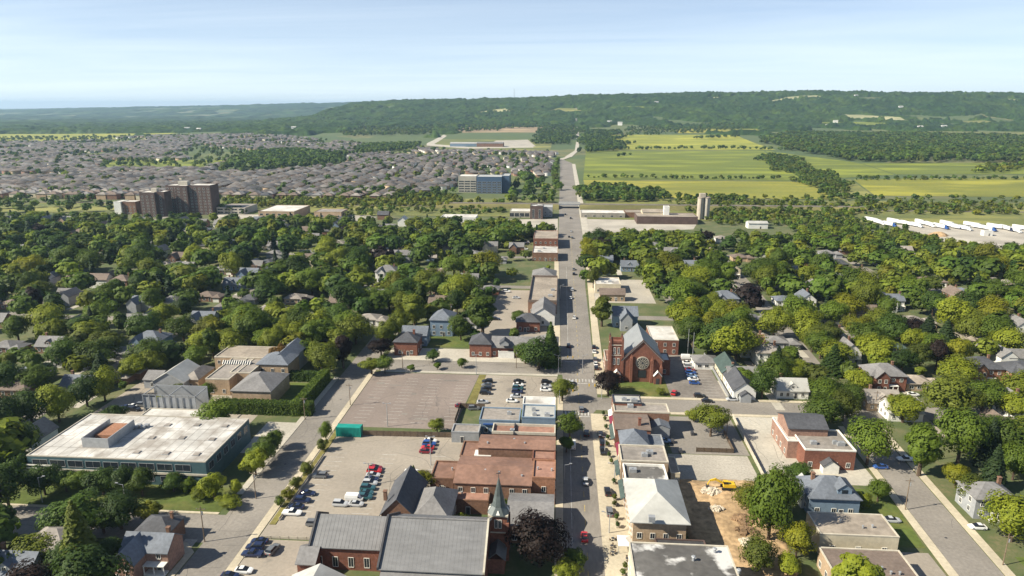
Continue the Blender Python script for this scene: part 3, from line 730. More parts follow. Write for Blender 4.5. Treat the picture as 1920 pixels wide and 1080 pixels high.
for sx_ in (-1, 1):
    for sy_ in (-1, 1): mb.box(sx_ * 2.3 - .4, sx_ * 2.3 + .4, sy_ * 2.3 - .4, sy_ * 2.3 + .4, -.3, 10.5)
part(ch, 'tower', mb, ['brick_red', 'stone_pale'], TWX, TWY)
mb = MB(); k8 = 8
def ring(r, z, sq): return [(r * (math.cos(t) if not sq else max(-1, min(1, math.cos(t) * 1.42))), r * (math.sin(t) if not sq else max(-1, min(1, math.sin(t) * 1.42))), z) for t in [math.pi / 8 + i * math.pi / 4 for i in range(8)]]
rings = [ring(2.7, 12.6, True), ring(1.75, 14.2, False), ring(1.1, 17.2, False), ring(0.12, 21.6, False)]
for a, b_ in zip(rings, rings[1:]): mb.add(a + b_, [(i, (i + 1) % 8, 8 + (i + 1) % 8, 8 + i) for i in range(8)])
part(ch, 'spire', mb, ['roof_copper'], TWX, TWY)
mb = MB(); mb.cyl((0, 0, 21.4), (0, 0, 23.6), .08, .05, 6); mb.box(-.55, .55, -.06, .06, 22.7, 22.85); part(ch, 'cross', mb, ['metal_dark'], TWX, TWY)
for sd in range(4):
    mb = MB(); mb.taper(-.5, .5, -2.62, -1.6, 12.7, 13.6, .25); part(ch, 'spire_gablet', mb, ['trim_white'], TWX, TWY, 0, sd * math.pi / 2)
    for q in (-.5, .5): link('belfry_window', window_mesh(.6, 2.2), ch, (TWX - ch.location.x + (math.cos(sd * math.pi / 2) * q + math.sin(sd * math.pi / 2) * 2.2), TWY - ch.location.y + (math.sin(sd * math.pi / 2) * q - math.cos(sd * math.pi / 2) * 2.2), 9.0), sd * math.pi / 2)
mb = MB(); mb.box(-2, 2, -5.5, 0, -.3, 4.0); gable_mb(mb, -2, 2, -5.5, 0, 4.0, 1.8, 'y', .3, .15, 1); part(ch, 'porch', mb, ['brick_red', 'slate_grey'], TWX, TWY - 2.2)
FOOT.append((TWX - 3, TWX + 3, 144, 153, 4))
for x0_, x1_, yr_, zr_, ye_, ze_ in ((nx0, nx1, 142.0, 14.5, 131.0, 8.2), (hx0, nx0, 147.5, 10.9, 140.6, 6.25)):
    mb = MB(); x_ = x0_ + .8
    while x_ < x1_ - .4:
        for s_ in (-1, 1):
            ya, yb_ = yr_, yr_ + s_ * (yr_ - ye_)
            mb.add([(x_, ya, zr_ + .20), (x_ + .07, ya, zr_ + .20), (x_ + .07, yb_, ze_ + .20), (x_, yb_, ze_ + .20), (x_, ya, zr_ + .25), (x_ + .07, ya, zr_ + .25), (x_ + .07, yb_, ze_ + .25), (x_, yb_, ze_ + .25)], [(4, 5, 6, 7), (0, 4, 7, 3), (1, 2, 6, 5), (3, 7, 6, 2)])
        x_ += .95
    part(ch, 'roof_seams', mb, ['slate_grey'])
mb = MB(); mb.box(nx0 + .6, nx1 + .1, 141.75, 142.25, 14.62, 14.86); part(ch, 'ridge_cap', mb, ['roof_grey'])
# white-roofed house beside it
wx0, wx1 = gp(553, 1075, 7)[0], gp(650, 1075, 7)[0]
bld('house', 'white-roofed gabled house in front of the slate-roofed church hall', 'house', wx0 - 1, wx1, 118, 131.5, 5.2, 'gable_y', 3.2, 'siding_cream', 'roof_metal_pale', win='flr', front=2, lm='the white-roofed house by the church')
bpx('house', 'low dark grey lean-to house tucked beside the slate church hall', 'house', 556, 590, 1056, 4.5, d=7, roof='gable_x', rise=2, wall='brick_red', rmat='roof_grey', front=2, win='f')
# two houses behind the church
bpx('house', 'dark gabled brick house with a chimney behind the slate church', 'house', 714, 776, 965, 6.0, d=17, roof='gable_y', rise=4.6, wall='brick_brown', rmat='roof_charcoal', chimneys=((-.95, -.5),), front=2, lm='the dark gabled brick house')
bpx('house', 'grey hip-roofed house between the dark gabled house and the spire', 'house', 772, 842, 974, 5.6, d=14, roof='hip', rise=4.2, wall='siding_grey', rmat='roof_grey', front=2)
bpx('hall', 'low grey-roofed brick hall right behind the spire, by the black tree', 'hall', 950, 1036, 985, 5.5, d=14.5, roof='gable_x', rise=2.2, wall='brick_brown', rmat='roof_grey', front=2)
# --- shop row on the west side of the main road, rust-red roofs
SH = 'rust-roofed shops along the main road'
s = bpx('shop', 'brick shop with rust-pink roof at the near end of the shop row', 'shop', 998, 1041, 898, 8.2, yb=864, wall='brick_orange', rmat='roof_rust_pale', group=SH, front=2, vents=2)
s = bpx('shop', 'largest rust-red roofed shop in the row, wide with scattered roof vents', 'shop', 850, 996, 908, 7.0, yb=858, roof='gable_x', rise=1.4, wall='brick_brown', rmat='roof_rust', group=SH, over=.3, front=2, vents=6, win='fl', lm='the wide rust-roofed shop')
s = bpx('shop', 'low brown-roofed back annex with dark wall beside the lower car park', 'shop', 806, 850, 899, 4.5, yb=866, wall='brick_brown', rmat='roof_rust', group=SH, front=2, win='f', vents=1)
s = bpx('shop', 'lowest pinkish-roofed annex between the wide shop and the spire', 'shop', 846, 916, 940, 4.0, yb=917, wall='brick_brown', rmat='roof_rust_pale', group=SH, front=2, win='', vents=1)
s = bpx('shop', 'small terracotta-roofed shop on the road, second in the row', 'shop', 998, 1041, 863, 8.0, yb=845, wall='brick_red', rmat='roof_rust_pale', group=SH, front=1, win='r')
s = bpx('shop', 'long brown-roofed shop crossing the middle of the row', 'shop', 896, 1041, 842, 8.6, yb=818, roof='gable_x', rise=.9, wall='brick_brown', rmat='roof_rust', group=SH, over=.2, front=1, win='r', vents=3)
for q, xx in ((0, -9.0), (1, -4.5)):
    mb = MB(); mb.cyl((0, 0, 0), (0, 0, .9), .5, .5, 8); mb.cyl((0, 0, .9), (0, 0, 1.2), .75, .2, 8); part(s, 'roof_ventilator', mb, ['trim_white'], xx - 8, 196, 5.4)
s = bpx('shop', 'brown-roofed rear annex behind the long shop, facing the car park', 'shop', 862, 896, 857, 5.0, yb=829, wall='brick_brown', rmat='roof_rust', group=SH, front=1, win='l')
mb = MB(); mb.box(-2.6, 2.6, -1.8, 1.8, 0, 1.0); part(s, 'rooftop_plant', mb, ['siding_white'], gp(906, 850, 6)[0], gp(906, 850, 6)[1], 5.2)
s = bpx('shop', 'parapeted pink-roofed shop at the far end of the rust-roofed row', 'shop', 922, 1041, 815, 8.4, yb=799, wall='brick_brown', pmat='stone_pale', rmat='roof_rust_pale', par=.9, group=SH, front=1, win='r', units=1)
mb = MB(); mb.box(-.15, .15, -3.5, 3.5, 0, 1.0); part(s, 'party_wall', mb, ['metal_dark'], gp(964, 807, 9)[0], s.location.y, 8.4)
bpx('shed', 'flat pale-roofed lean-to shed behind the pink parapeted shop', 'shed', 846, 898, 812, 3.6, yb=797, wall='siding_grey', rmat='roof_taupe', front=1, win='')
s = bpx('shop', 'grey flat-roofed shop with a blue painted wall and awning', 'shop', 898, 974, 790, 5.2, yb=766, wall='siding_blue', rmat='roof_taupe', front=1, win='f', units=1)
mb = MB(); mb.box(-.9, .9, -.12, .0, 0, .6); mb.box(-5.5, 5.5, -.5, -.02, .7, 1.1); part(s, 'blue_band', mb, ['car_blue'], s.location.x, gp(935, 790, 5.2)[1], 3.2)
bpx('shop', 'blue-grey shop with pale roof and rooftop units by the small lot', 'shop', 978, 1041, 785, 8.0, yb=761, wall='siding_blue', rmat='roof_metal_pale', front=1, win='fr', units=3, lm='the blue-grey shop')
bpx('shop', 'white-roofed low shop at the corner of the small car park', 'shop', 980, 1041, 760, 6.0, yb=746, wall='siding_white', rmat='roof_white', front=1, win='r')
# --- teal container and fences
cx0, cy0 = gp(631, 819); cx1 = gp(677, 819)[0]
tc = thing('shipping_container', 'bright teal shipping container at the corner of the empty lot', 'container', ((cx0 + cx1) / 2, cy0 + 1.5, 0)); LM.append(('the teal container', (cx0 + cx1) / 2, cy0))
w = (cx1 - cx0) / 2; mb = MB(); mb.box(-w, w, -1.4, 1.4, .1, 3.6); part(tc, 'body', mb, ['teal_paint'], tc.location.x, tc.location.y)
mb = MB()
for i in range(int(w * 2 / .5)): mb.box(-w + .1 + i * .5, -w + .35 + i * .5, -1.48, -1.401, .25, 3.45)
part(tc, 'corrugation', mb, ['teal_paint'], tc.location.x, tc.location.y)
for sx_ in (-1, 1):
    for sy_ in (-1, 1): mb = MB(); mb.box(-.12, .12, -.12, .12, 0, 3.72); part(tc, 'corner_post', mb, ['teal_paint'], tc.location.x + sx_ * w, tc.location.y + sy_ * 1.4)
FOOT.append((cx0, cx1, cy0, cy0 + 3, 4))
def fence(label, pts, h, m='wood_fence', pitch=2.4, cat='fence', pw=2.2):
    fr = thing('fence', label, cat, (pts[0][0], pts[0][1], 0)); pm = MB(); pm.box(-.08, .08, -.08, .08, 0, h + .15); pm = pm.mesh('post', [m])
    for (a, b_), (c, d) in zip(pts, pts[1:]):
        L = math.hypot(c - a, d - b_); n_ = max(1, round(L / pitch)); ang = math.atan2(d - b_, c - a); st = L / n_
        qm = MB(); qm.box(.1, st - .1, -.03, .03, .12, h); qm = qm.mesh('panel', [m])
        for i in range(n_):
            p = (a + (c - a) * i / n_ - pts[0][0], b_ + (d - b_) * i / n_ - pts[0][1], 0)
            link('post', pm, fr, p, ang); link('panel', qm, fr, p, ang)
    return fr
fence('dark board fence along the near edge of the empty parking lot', [(cx1 + .4, cy0 + 1.5), (-36, cy0 + 2.2)], 2.0)
fence('board fence around the small yard behind the blue-walled shop', [(-36.5, 222), (-36.5, 235.5), (-27, 235.5)], 2.0)
fence('low pale wall of panels between the side street and lower lot', [(-75.6, 160), (-75.6, 196)], 0.9, 'stone_pale')
fence('long pale fence beside the church car park and green hall', [(66.6, 252), (66.6, 300)], 1.6, 'metal_grey')
fence('pale boundary fence between the gravel yard and the brick hall lot', [(63.3, 190), (64.0, 234)], 1.8, 'stone_pale')
fence('timber fence around the planted yard under the big light tree', [(46, 207.5), (58, 207.5), (58, 222)], 1.6)
fence('pale boundary wall at the corner car park by the white-roofed house', [(-77, 151.8), (-58, 152.4)], 0.8, 'stone_pale')
# --- white-roofed office on the left
OX0, OX1, OY0, OY1 = -159.6, -103.7, 175.3, 204.4
of = bld('office_building', 'large flat white-roofed office building with teal-grey walls', 'building', OX0, OX1, OY0, OY1, 8.0, wall='render_teal', rmat='roof_white', pmat='concrete_pale', par=.35, win='', door=False, front=5, lm='the white-roofed office')
for i in range(9): link('window', window_mesh(4.6, 2.0, 'metal_grey'), of, (-24 + i * 5.6, -14.55, 5.0))
for i in range(9): link('window', window_mesh(3.4, 1.7, 'metal_grey'), of, (-24 + i * 5.6, -14.55, 1.2))
for i in range(6): link('window', window_mesh(2.6, 2.2, 'metal_grey'), of, (27.95, -11.5 + i * 4.6, 4.6), math.pi / 2)
mb = MB(); mb.box(-28.1, 28.2, -14.85, -14.5, 3.6, 4.2); part(of, 'spandrel_band', mb, ['concrete_pale'], of.location.x, of.location.y)
mb = MB(); mb.box(-.12, 10.5, -.12, 0, 0, .4); mb.box(-.12, 10.5, -.12, 0, 1, 1.4); mb.box(-.12, 10.5, -.12, 0, 2, 2.4); mb.box(-.12, 10.5, -.12, 0, 3, 3.4); part(of, 'louvre', mb, ['trim_white'], OX0 - 2, OY0 - .8, 2.4)
mx0, my0 = gp(155, 838, 8.2); mx1 = gp(204, 840, 8.2)[0]
mb = MB(); d_ = gp(180, 800, 8.2)[1] - my0
mb.box(mx0, mx1, my0, my0 + .25, 0, 3.2); mb.box(mx0, mx0 + .25, my0 + .25, my0 + d_, 0, 3.2); mb.box(mx1 - .25, mx1, my0 + .25, my0 + d_, 0, 3.2); part(of, 'plant_screen', mb, ['metal_grey'], 0, 0, 8.06)
mb = MB(); mb.box(mx0 + .9, mx1 - 1, my0 + d_ * .35, my0 + d_ - .3, 0, 1.9); part(of, 'rooftop_plant', mb, ['brick_orange'], 0, 0, 8.06)
for (px_, py_) in ((315, 797), (370, 797), (422, 799), (285, 821), (342, 821), (398, 824), (257, 848), (312, 850), (369, 852), (250, 804), (262, 802)):
    a = gp(px_, py_, 8.1); mb = MB(); mb.box(-1.1, 1.1, -1.0, 1.0, 0, .12); mb.box(-.9, .9, -.8, .8, .12, .3, 1); part(of, 'skylight', mb, ['metal_grey', 'roof_taupe'], a[0], a[1], 8.06)
for i in range(5):
    a = gp(248 + i * 7, 800 + (i % 2) * 3, 8.1); mb = MB(); mb.box(-.7, .7, -.5, .5, 0, 1.0); part(of, 'rooftop_unit', mb, ['metal_grey'], a[0], a[1], 8.06)
mb = MB()
for t in np.arange(OX0 + 3, OX1 - 1, 3.05): mb.box(t, t + .12, OY0 + .4, OY1 - .4, 0, .02)
for t in np.arange(OY0 + 6, OY1 - 2, 7.3): mb.box(OX0 + .4, OX1 - .4, t, t + .12, .02, .035)
part(of, 'membrane_seams', mb, ['roof_taupe'], 0, 0, 8.062)
a0 = gp(265, 779, 5.5); a1 = gp(378, 784, 5.5)
wing(of, a0[0], a1[0], OY1 + .1, OY1 + 11, 5.5, wall='render_teal', rmat='roof_white', pmat='concrete_pale', win='', par=.3)
sb = MB(); sx0, sx1 = gp(283, 755, 5.6)[0], gp(383, 755, 5.6)[0]; sy0 = OY1 + 11.3
for t in np.linspace(sx0, sx1, 9): sb.box(t - .1, t + .1, sy0, sy0 + .2, 0, 10.7)
for zz in (0.2, 5.4, 10.4): sb.box(sx0, sx1, sy0 + .2, sy0 + .3, zz, zz + .25)
for t in np.linspace(sx0, sx1, 3): sb.box(t - .1, t + .1, sy0 + .3, sy0 + 8.8, 10.2, 10.5)
sb.box(sx0, sx1, sy0 + 8.8, sy0 + 9, 0, 10.7)
part(of, 'screen_frame', sb, ['metal_grey'])
for i in range(8):
    t0 = sx0 + (sx1 - sx0) * i / 8; mb = MB(); mb.box(t0 + .15, t0 + (sx1 - sx0) / 8 - .15, sy0 + .32, sy0 + .42, .4, 9.6); part(of, 'screen_panel', mb, ['siding_grey'])
FOOT.append((sx0, sx1, sy0, sy0 + 9, 2))
# --- retirement residence behind it
rt = thing('retirement_residence', 'sprawling tan flat-roofed residence with grey hip-roofed corner pavilions', 'building', (-118, 262, 0)); LM.append(('the tan-roofed residence', -118, 262))
def wpx(root, x0, x1, yf, h, yb=None, d=None, **k):
    xm = (x0 + x1) / 2; y0 = gp(xm, yf, h)[1]; wing(root, gp(x0, yf, h)[0], gp(x1, yf, h)[0], y0, gp(xm, yb, h)[1] if yb else y0 + d, h, **k)
wpx(rt, 384, 430, 712, 6.5, yb=672, wall='brick_tan', rmat='roof_taupe', pmat='stone_pale')
wpx(rt, 430, 470, 700, 6.6, yb=672, wall='brick_tan', rmat='roof_taupe', pmat='stone_pale', win='')
wpx(rt, 400, 505, 671.5, 7.0, yb=650, wall='brick_tan', rmat='roof_tan', pmat='stone_pale')
wpx(rt, 432, 508, 734, 6.0, d=18, roof='hip', rise=4, wall='brick_tan', rmat='roof_grey')
wpx(rt, 480, 540, 684, 7.4, d=12, roof='hip', rise=3.6, wall='brick_tan', rmat='roof_slate_blue')
wpx(rt, 505, 545, 676, 7.6, d=20, roof='gable_y', rise=3, wall='siding_grey', rmat='roof_slate_blue')
mb = MB(); sx0, sy0 = gp(417, 680, 7.2); sx1 = gp(468, 682, 7.2)[0]
mb.prism([(0, 0), (2.6, 0), (1.3, 1.2)], sx0, sx1, 'x'); part(rt, 'skylight_ridge', mb, ['glass_dark'], 0, sy0 - .4, 6.75)
for i in range(13): mb = MB(); mb.prism([(-.1, 0), (2.7, 0), (1.3, 1.32)], 0, .3, 'x'); part(rt, 'skylight_rib', mb, ['trim_white'], sx0 + (sx1 - sx0) * i / 12.3, sy0 - .4, 6.75)
bl = bld('house', 'grey many-gabled house with a white roof slope beside the tan residence', 'house', *[v for v in (gp(285, 716, 5)[0], gp(345, 716, 5)[0])], gp(315, 716, 5)[1], gp(315, 716, 5)[1] + 15, 5.0, 'gable_y', 3.8, 'siding_grey', 'roof_metal_pale', front=4)
wpx(bl, 268, 300, 712, 3.8, d=9, roof='gable_x', rise=2.2, wall='siding_grey', rmat='roof_grey', win='f')
wpx(bl, 343, 372, 712, 4.4, d=13, roof='hip', rise=2.6, wall='brick_tan', rmat='roof_taupe', win='f')
# --- north side of the cross street: brick plaza
pz = thing('brick_plaza', 'long single-storey brick plaza with grey hipped and gabled roofs', 'building', (-20, 296, 0)); LM.append(('the long brick plaza', -20, 296))
wpx(pz, 880, 921, 646, 6.2, d=11, roof='hip', rise=3.8, wall='brick_red', rmat='roof_charcoal', gap=2.6)
wpx(pz, 921, 1003, 652, 4.6, d=11, roof='gable_x', rise=3.4, wall='brick_red', rmat='roof_grey', gap=2.6)
wpx(pz, 1003, 1046, 650, 5.0, d=13, roof='hip', rise=3.4, wall='brick_red', rmat='roof_grey', gap=2.6)
wpx(pz, 934, 964, 660, 3.0, d=3.4, roof='flat', wall='siding_white', rmat='roof_grey', win='', par=.2)
a = gp(946, 645, 6.5); mb = MB(); wall_mb(mb, -2, 2, -2, 2.5, 1.2, 'gable_y', 1.5, z0=0); part(pz, 'dormer', mb, ['siding_grey'], a[0], a[1], 6.3)
mb = MB(); gable_mb(mb, -2, 2, -2, 2.5, 1.2, 1.5, 'y', .3, .12); part(pz, 'dormer_roof', mb, ['roof_charcoal'], a[0], a[1], 6.3)
bpx('house', 'square brick house with black hip roof beside the plaza forecourt', 'house', 738, 782, 642, 6.4, d=11, roof='hip', rise=3.4, wall='brick_red', rmat='roof_charcoal', front=12, lm='the square brick house', chimneys=((.5, .2),))
bpx('house', 'long dark slate-roofed house behind the square brick house', 'house', 752, 800, 628, 5.6, d=9, roof='gable_x', rise=3, wall='siding_blue', rmat='roof_slate_blue', front=2)
bpx('house', 'large dark blue house with hip roof beside a tall poplar', 'house', 806, 848, 601, 8.2, d=13, roof='hip', rise=4, wall='siding_blue', rmat='roof_slate_blue', front=12, lm='the large dark blue house')
bpx('garage', 'small grey garage in the yard behind the plaza', 'garage', 868, 893, 606, 3.2, d=7, roof='gable_x', rise=1.6, wall='siding_white', rmat='roof_grey', front=8)
hs = bpx('house', 'sprawling dark grey-roofed brick house on the main road past the plaza', 'house', 968, 1012, 604, 5.2, d=10, roof='hip', rise=3.4, wall='brick_red', rmat='roof_charcoal', front=9, lm='the grey-roofed roadside house')
wpx(hs, 996, 1040, 592, 5.4, d=22, roof='gable_y', rise=4, wall='siding_white', rmat='roof_grey')
bk = bpx('shop', 'brown mansard-roofed block with a sunken flat tan roof', 'shop', 990, 1044, 567, 6.5, yb=520, wall='brick_brown', rmat='roof_tan', pmat='roof_brown', par=1.3, front=6, units=2, lm='the brown mansard block')
bpx('shop', 'grey hip-roofed house shop behind the brown mansard block', 'shop', 998, 1042, 520, 6.0, d=18, roof='hip', rise=4, wall='brick_brown', rmat='roof_grey', front=2)
bpx('shop', 'white flat-roofed shop on the main road before the red brick store', 'shop', 998, 1046, 475, 6.0, yb=462, wall='brick_brown', rmat='roof_white', front=6, units=2)
bpx('store', 'red brick store with pinkish flat roof on the main road', 'shop', 1000, 1046, 448, 8.0, yb=433, wall='brick_red', rmat='roof_tan', pmat='brick_pink', front=2, win='fr', lm='the red brick store')
cm = bpx('community_hall', 'pale glass-fronted hall with dark central block by the railway', 'building', 956, 994, 397, 6.0, d=20, wall='concrete_pale', rmat='roof_offwhite', front=20, win='', lm='the dark-fronted hall')
for i in range(4): link('window', window_mesh(4.2, 3.4, 'metal_grey'), cm, (-8.4 + i * 5.2, -10, 1.2))
wpx(cm, 994, 1018, 387, 13, d=18, wall='brick_dark', rmat='roof_tar', win='f', wsize=(2.2, 9), gap=5, floors=1)
wpx(cm, 1018, 1036, 389, 10, d=20, wall='siding_grey', rmat='roof_metal_pale', win='f')
# --- east side: brick gable church
gc = thing('gable_church', 'dark red brick church with corner tower and round rose window', 'church', (34, 276, 0)); LM.append(('the brick gable church', 34, 278))
gx0, gx1, gy0, gy1 = 26.6, 42.6, 266.0, 290.0
wing(gc, gx0, gx1, gy0, gy1, 9.6, 'gable_y', 8.0, 'brick_red', 'slate_pale', win='lr', wsize=(1.3, 3.6), gap=4.4, floors=1, over=.5, front=14)
cxm = (gx0 + gx1) / 2
for s_ in (-1, 1):
    mb = MB(); k = 8.0 / 8
    mb.prism([(0, 17.75), (s_ * 8.7, 17.75 - 8.7 * k), (s_ * 8.7, 18.35 - 8.7 * k), (0, 18.4)], 0, .55, 'y'); part(gc, 'gable_coping', mb, ['brick_dark'], cxm, gy0 - .3)
mb = MB()
mb.cyl((0, 0, 0), (0, -.22, 0), 2.75, 2.75, 24); part(gc, 'rose_frame', mb, ['stone_pale'], cxm, gy0, 8.4)
mb = MB(); mb.cyl((0, -.2, 0), (0, -.28, 0), 2.4, 2.4, 24); rose = part(gc, 'rose_glass', mb, ['glass_dark'], cxm, gy0, 8.4)
for i in range(12):
    mb = MB(); t = i * math.pi / 6; mb.cyl((.5 * math.cos(t), -.3, .5 * math.sin(t)), (2.4 * math.cos(t), -.3, 2.4 * math.sin(t)), .07, .07, 4); link('tracery', mb.mesh('tracery', ['stone_pale']), rose)
for i in range(8):
    mb = MB(); t = i * math.pi / 4 + .39; c = Vector((1.75 * math.cos(t), -.3, 1.75 * math.sin(t)))
    for q in range(8): mb.cyl(c + Vector((.5 * math.cos(q * .785), 0, .5 * math.sin(q * .785))), c + Vector((.5 * math.cos(q * .785 + .785), 0, .5 * math.sin(q * .785 + .785))), .05, .05, 4)
    link('tracery_ring', mb.mesh('tracery_ring', ['stone_pale']), rose)
mb = MB(); mb.box(-1.6, 1.6, -.15, .05, 0, 3.2); part(gc, 'entrance_window', mb, ['glass_dark'], cxm, gy0, 2.0)
for xx, hh in ((gx0 + 3.4, 10.5), (gx1 - 4.2, 9.5), (gx1 - .4, 6.5)):
    mb = MB(); mb.box(-.55, .55, -1.1, 0, -.3, hh); mb.taper(-.55, .55, -1.1, 0, hh, hh + 1.6, .2); part(gc, 'buttress', mb, ['brick_red'], xx, gy0)
for xx in (gx0 - 2.4, gx1 - 1.8):
    mb = MB(); wall_mb(mb, -1.5, 1.5, -2.2, 0, 3.6, 'gable_y', 1.7); gable_mb(mb, -1.5, 1.5, -2.2, 0, 3.6, 1.8, 'y', .25, .18, 1); mb.box(-.7, .7, -2.26, -2.2, 0, 2.6, 2); part(gc, 'porch', mb, ['brick_red', 'trim_white', 'metal_dark'], xx, gy0 - .05)
tw = MB(); tw.box(-2.5, 2.5, -2.5, 2.5, -.3, 16.6); tw.box(-2.65, 2.65, -2.65, 2.65, 11.2, 11.5, 1); tw.box(-2.7, 2.7, -2.7, 2.7, 15.6, 15.9, 1); parapet_mb(tw, -2.6, 2.6, -2.6, 2.6, 16.6, .9)
for sx_ in (-1, 1):
    for sy_ in (-1, 1): tw.box(sx_ * 2.5 - .5, sx_ * 2.5 + .5, sy_ * 2.5 - .5, sy_ * 2.5 + .5, -.3, 13.5); tw.box(sx_ * 2.45 - .4, sx_ * 2.45 + .4, sy_ * 2.45 - .4, sy_ * 2.45 + .4, 13.5, 18.3)
TX_ = gx0 - 2.7; part(gc, 'tower', tw, ['brick_red', 'stone_pale'], TX_, gy0 + 2.7)
for q in (-.8, .8):
    for zz in (12.0, 7.4): link('tower_window', window_mesh(.7, 2.6), gc, (TX_ - 34 + q, gy0 + .2 - 276, zz)); link('tower_window', window_mesh(.7, 2.6), gc, (TX_ - 34 - 2.5, gy0 + 2.7 + q - 276, zz), -math.pi / 2)
for sx_ in (-1, 1):
    for sy_ in (-1, 1): pinnacle(gc, TX_ + sx_ * 2.45, gy0 + 2.7 + sy_ * 2.45, 18.3, .3, 1.4, 'brick_dark')
wing(gc, gx0 - 6.5, gx0 - .1, gy0 + 9, gy0 + 22, 5.5, 'flat', wall='brick_pink', rmat='roof_rust_pale', pmat='stone_pale', win='fl')
wing(gc, gx1 + .1, gx1 + 4.6, gy0 + 8, gy0 + 17, 6.5, 'flat', wall='brick_red', rmat='roof_metal_pale', win='f', par=.3)
ax0, ax1 = gp(1222, 637, 7)[0], gp(1272, 637, 7)[0]
wing(gc, ax0, ax1, gp(1240, 638, 7)[1], gp(1240, 612, 7)[1], 7.0, 'flat', wall='brick_red', rmat='roof_offwhite', pmat='stone_pale', win='fr', par=.3)
FOOT.append((20, 44, 264, 292, 16))
gh = thing('hall', 'long dark green-roofed hall beside the church car park', 'hall', (71, 262, 0)); LM.append(('the green-roofed hall', 71, 262))
wing(gh, 67.5, 76.0, 268, 284, 4.2, 'gable_y', 3.4, 'siding_cream', 'roof_green', win='l')
wing(gh, 68.0, 76.5, 250.5, 267.9, 4.0, 'gable_y', 3.2, 'siding_white', 'roof_charcoal', win='fl')
mb = MB(); wall_mb(mb, -2, 2, -2.4, 0, 2.8, 'gable_y', 1.4); gable_mb(mb, -2, 2, -2.4, 0, 2.8, 1.4, 'y', .3, .15, 1); part(gh, 'porch', mb, ['siding_grey', 'roof_charcoal'], 72.2, 250.4)
# --- east shops
EA = 'shops on the east side of the main road'
s = bpx('shop', 'corner shop with white upper roof at the end of the east row', 'shop', 1150, 1203, 757, 8.4, yb=742, wall='brick_red', rmat='roof_metal_pale', pmat='metal_dark', group=EA, front=3, win='l', units=2)
bpx('shop', 'long pale flat-roofed shop behind the brown-gabled one', 'shop', 1152, 1255, 774, 7.6, yb=757.5, wall='brick_brown', rmat='roof_taupe', pmat='stone_pale', group=EA, front=1, win='l', units=1)
bpx('shop', 'brown-roofed shop with a plain sloping roof, third in the east row', 'shop', 1154, 1220, 806, 6.8, yb=776, roof='gable_x', rise=1.0, wall='brick_red', rmat='roof_brown', group=EA, over=.2, front=1, win='l', chimneys=((.4, -.6),), lm='the brown-roofed east shop')
bpx('shed', 'grey corrugated metal shed behind the brown-roofed east shop', 'shed', 1221, 1256, 803, 4.4, yb=778, roof='gable_y', rise=1.2, wall='metal_grey', rmat='roof_slate_blue', front=2, win='', over=.2)
bpx('shop', 'slate-blue hip-roofed little house shop in the east row', 'shop', 1166, 1216, 836, 6.6, d=9.5, roof='hip', rise=3.4, wall='siding_grey', rmat='roof_slate_blue', group=EA, front=1, win='l')
bpx('shop', 'small flat blue-grey annex behind the slate hip-roofed shop', 'shop', 1217, 1245, 836, 5.0, d=7, wall='siding_grey', rmat='roof_slate_blue', group=EA, front=1, win='')
bpx('shop', 'flat tan-roofed shop with pale wall and two roof hatches', 'shop', 1165, 1253, 867, 7.8, yb=837, wall='brick_tan', rmat='roof_taupe', pmat='stone_pale', group=EA, front=1, win='lf', units=2)
s = bpx('shop', 'dark-roofed shop with white parapet beside the hip-roofed corner block', 'shop', 1174, 1255, 912, 7.4, yb=874, wall='brick_brown', rmat='roof_tar', pmat='trim_white', par=.8, group=EA, front=1, win='l', units=1)
s = bpx('shed', 'small cream shed at the edge of the gravel yard', 'shed', 1258, 1275, 888, 4.0, d=10, wall='siding_cream', rmat='roof_tan', front=1, win='', par=.2)
hb = bpx('corner_block', 'big square block with pale grey hip roof beside the main road', 'building', 1188, 1287, 979, 9.0, d=19.5, roof='hip', rise=4.6, wall='brick_tan', rmat='roof_metal_pale', over=.9, front=1, win='lfr', gap=2.6, lm='the pale hip-roofed block')
mb = MB(); mb.box(-.8, .8, -.6, .6, 0, 1.5); part(hb, 'roof_hatch', mb, ['metal_grey'], gp(1222, 972, 11)[0], gp(1222, 972, 11)[1], 10.2)
wing(hb, gp(1228, 1015, 4)[0], gp(1320, 1015, 4)[0], 141.5, hb.location.y - 9.9, 4.2, 'flat', wall='brick_dark', rmat='roof_black', win='f', par=.3, front=1)
for i in range(6): mb = MB(); mb.box(-.6, .6, -.5, .5, 0, 1.0); part(hb, 'rooftop_unit', mb, ['metal_grey' if i % 2 else 'trim_white'], gp(1240 + i * 12, 1012, 4)[0], 142.8 + (i % 3), 4.25)
tr = bpx('flat_roofed_block', 'long dark flat-roofed block with white-streaked tar roof', 'building', 1192, 1392, 1100, 8.6, yb=1022, wall='siding_cream', rmat='roof_tar', pmat='stone_pale', par=.3, front=1, win='l', units=0, lm='the white-streaked flat roof')
for (px_, py_) in ((1300, 1050), (1385, 1075), (1340, 1035)):
    a = gp(px_, py_, 8.8); mb = MB(); mb.cyl((0, 0, 0), (0, 0, 1.1), .35, .35, 8); mb.cyl((0, 0, 1.1), (0, 0, 1.3), .55, .4, 8); part(tr, 'roof_vent', mb, ['metal_grey'], a[0], a[1], 8.6)
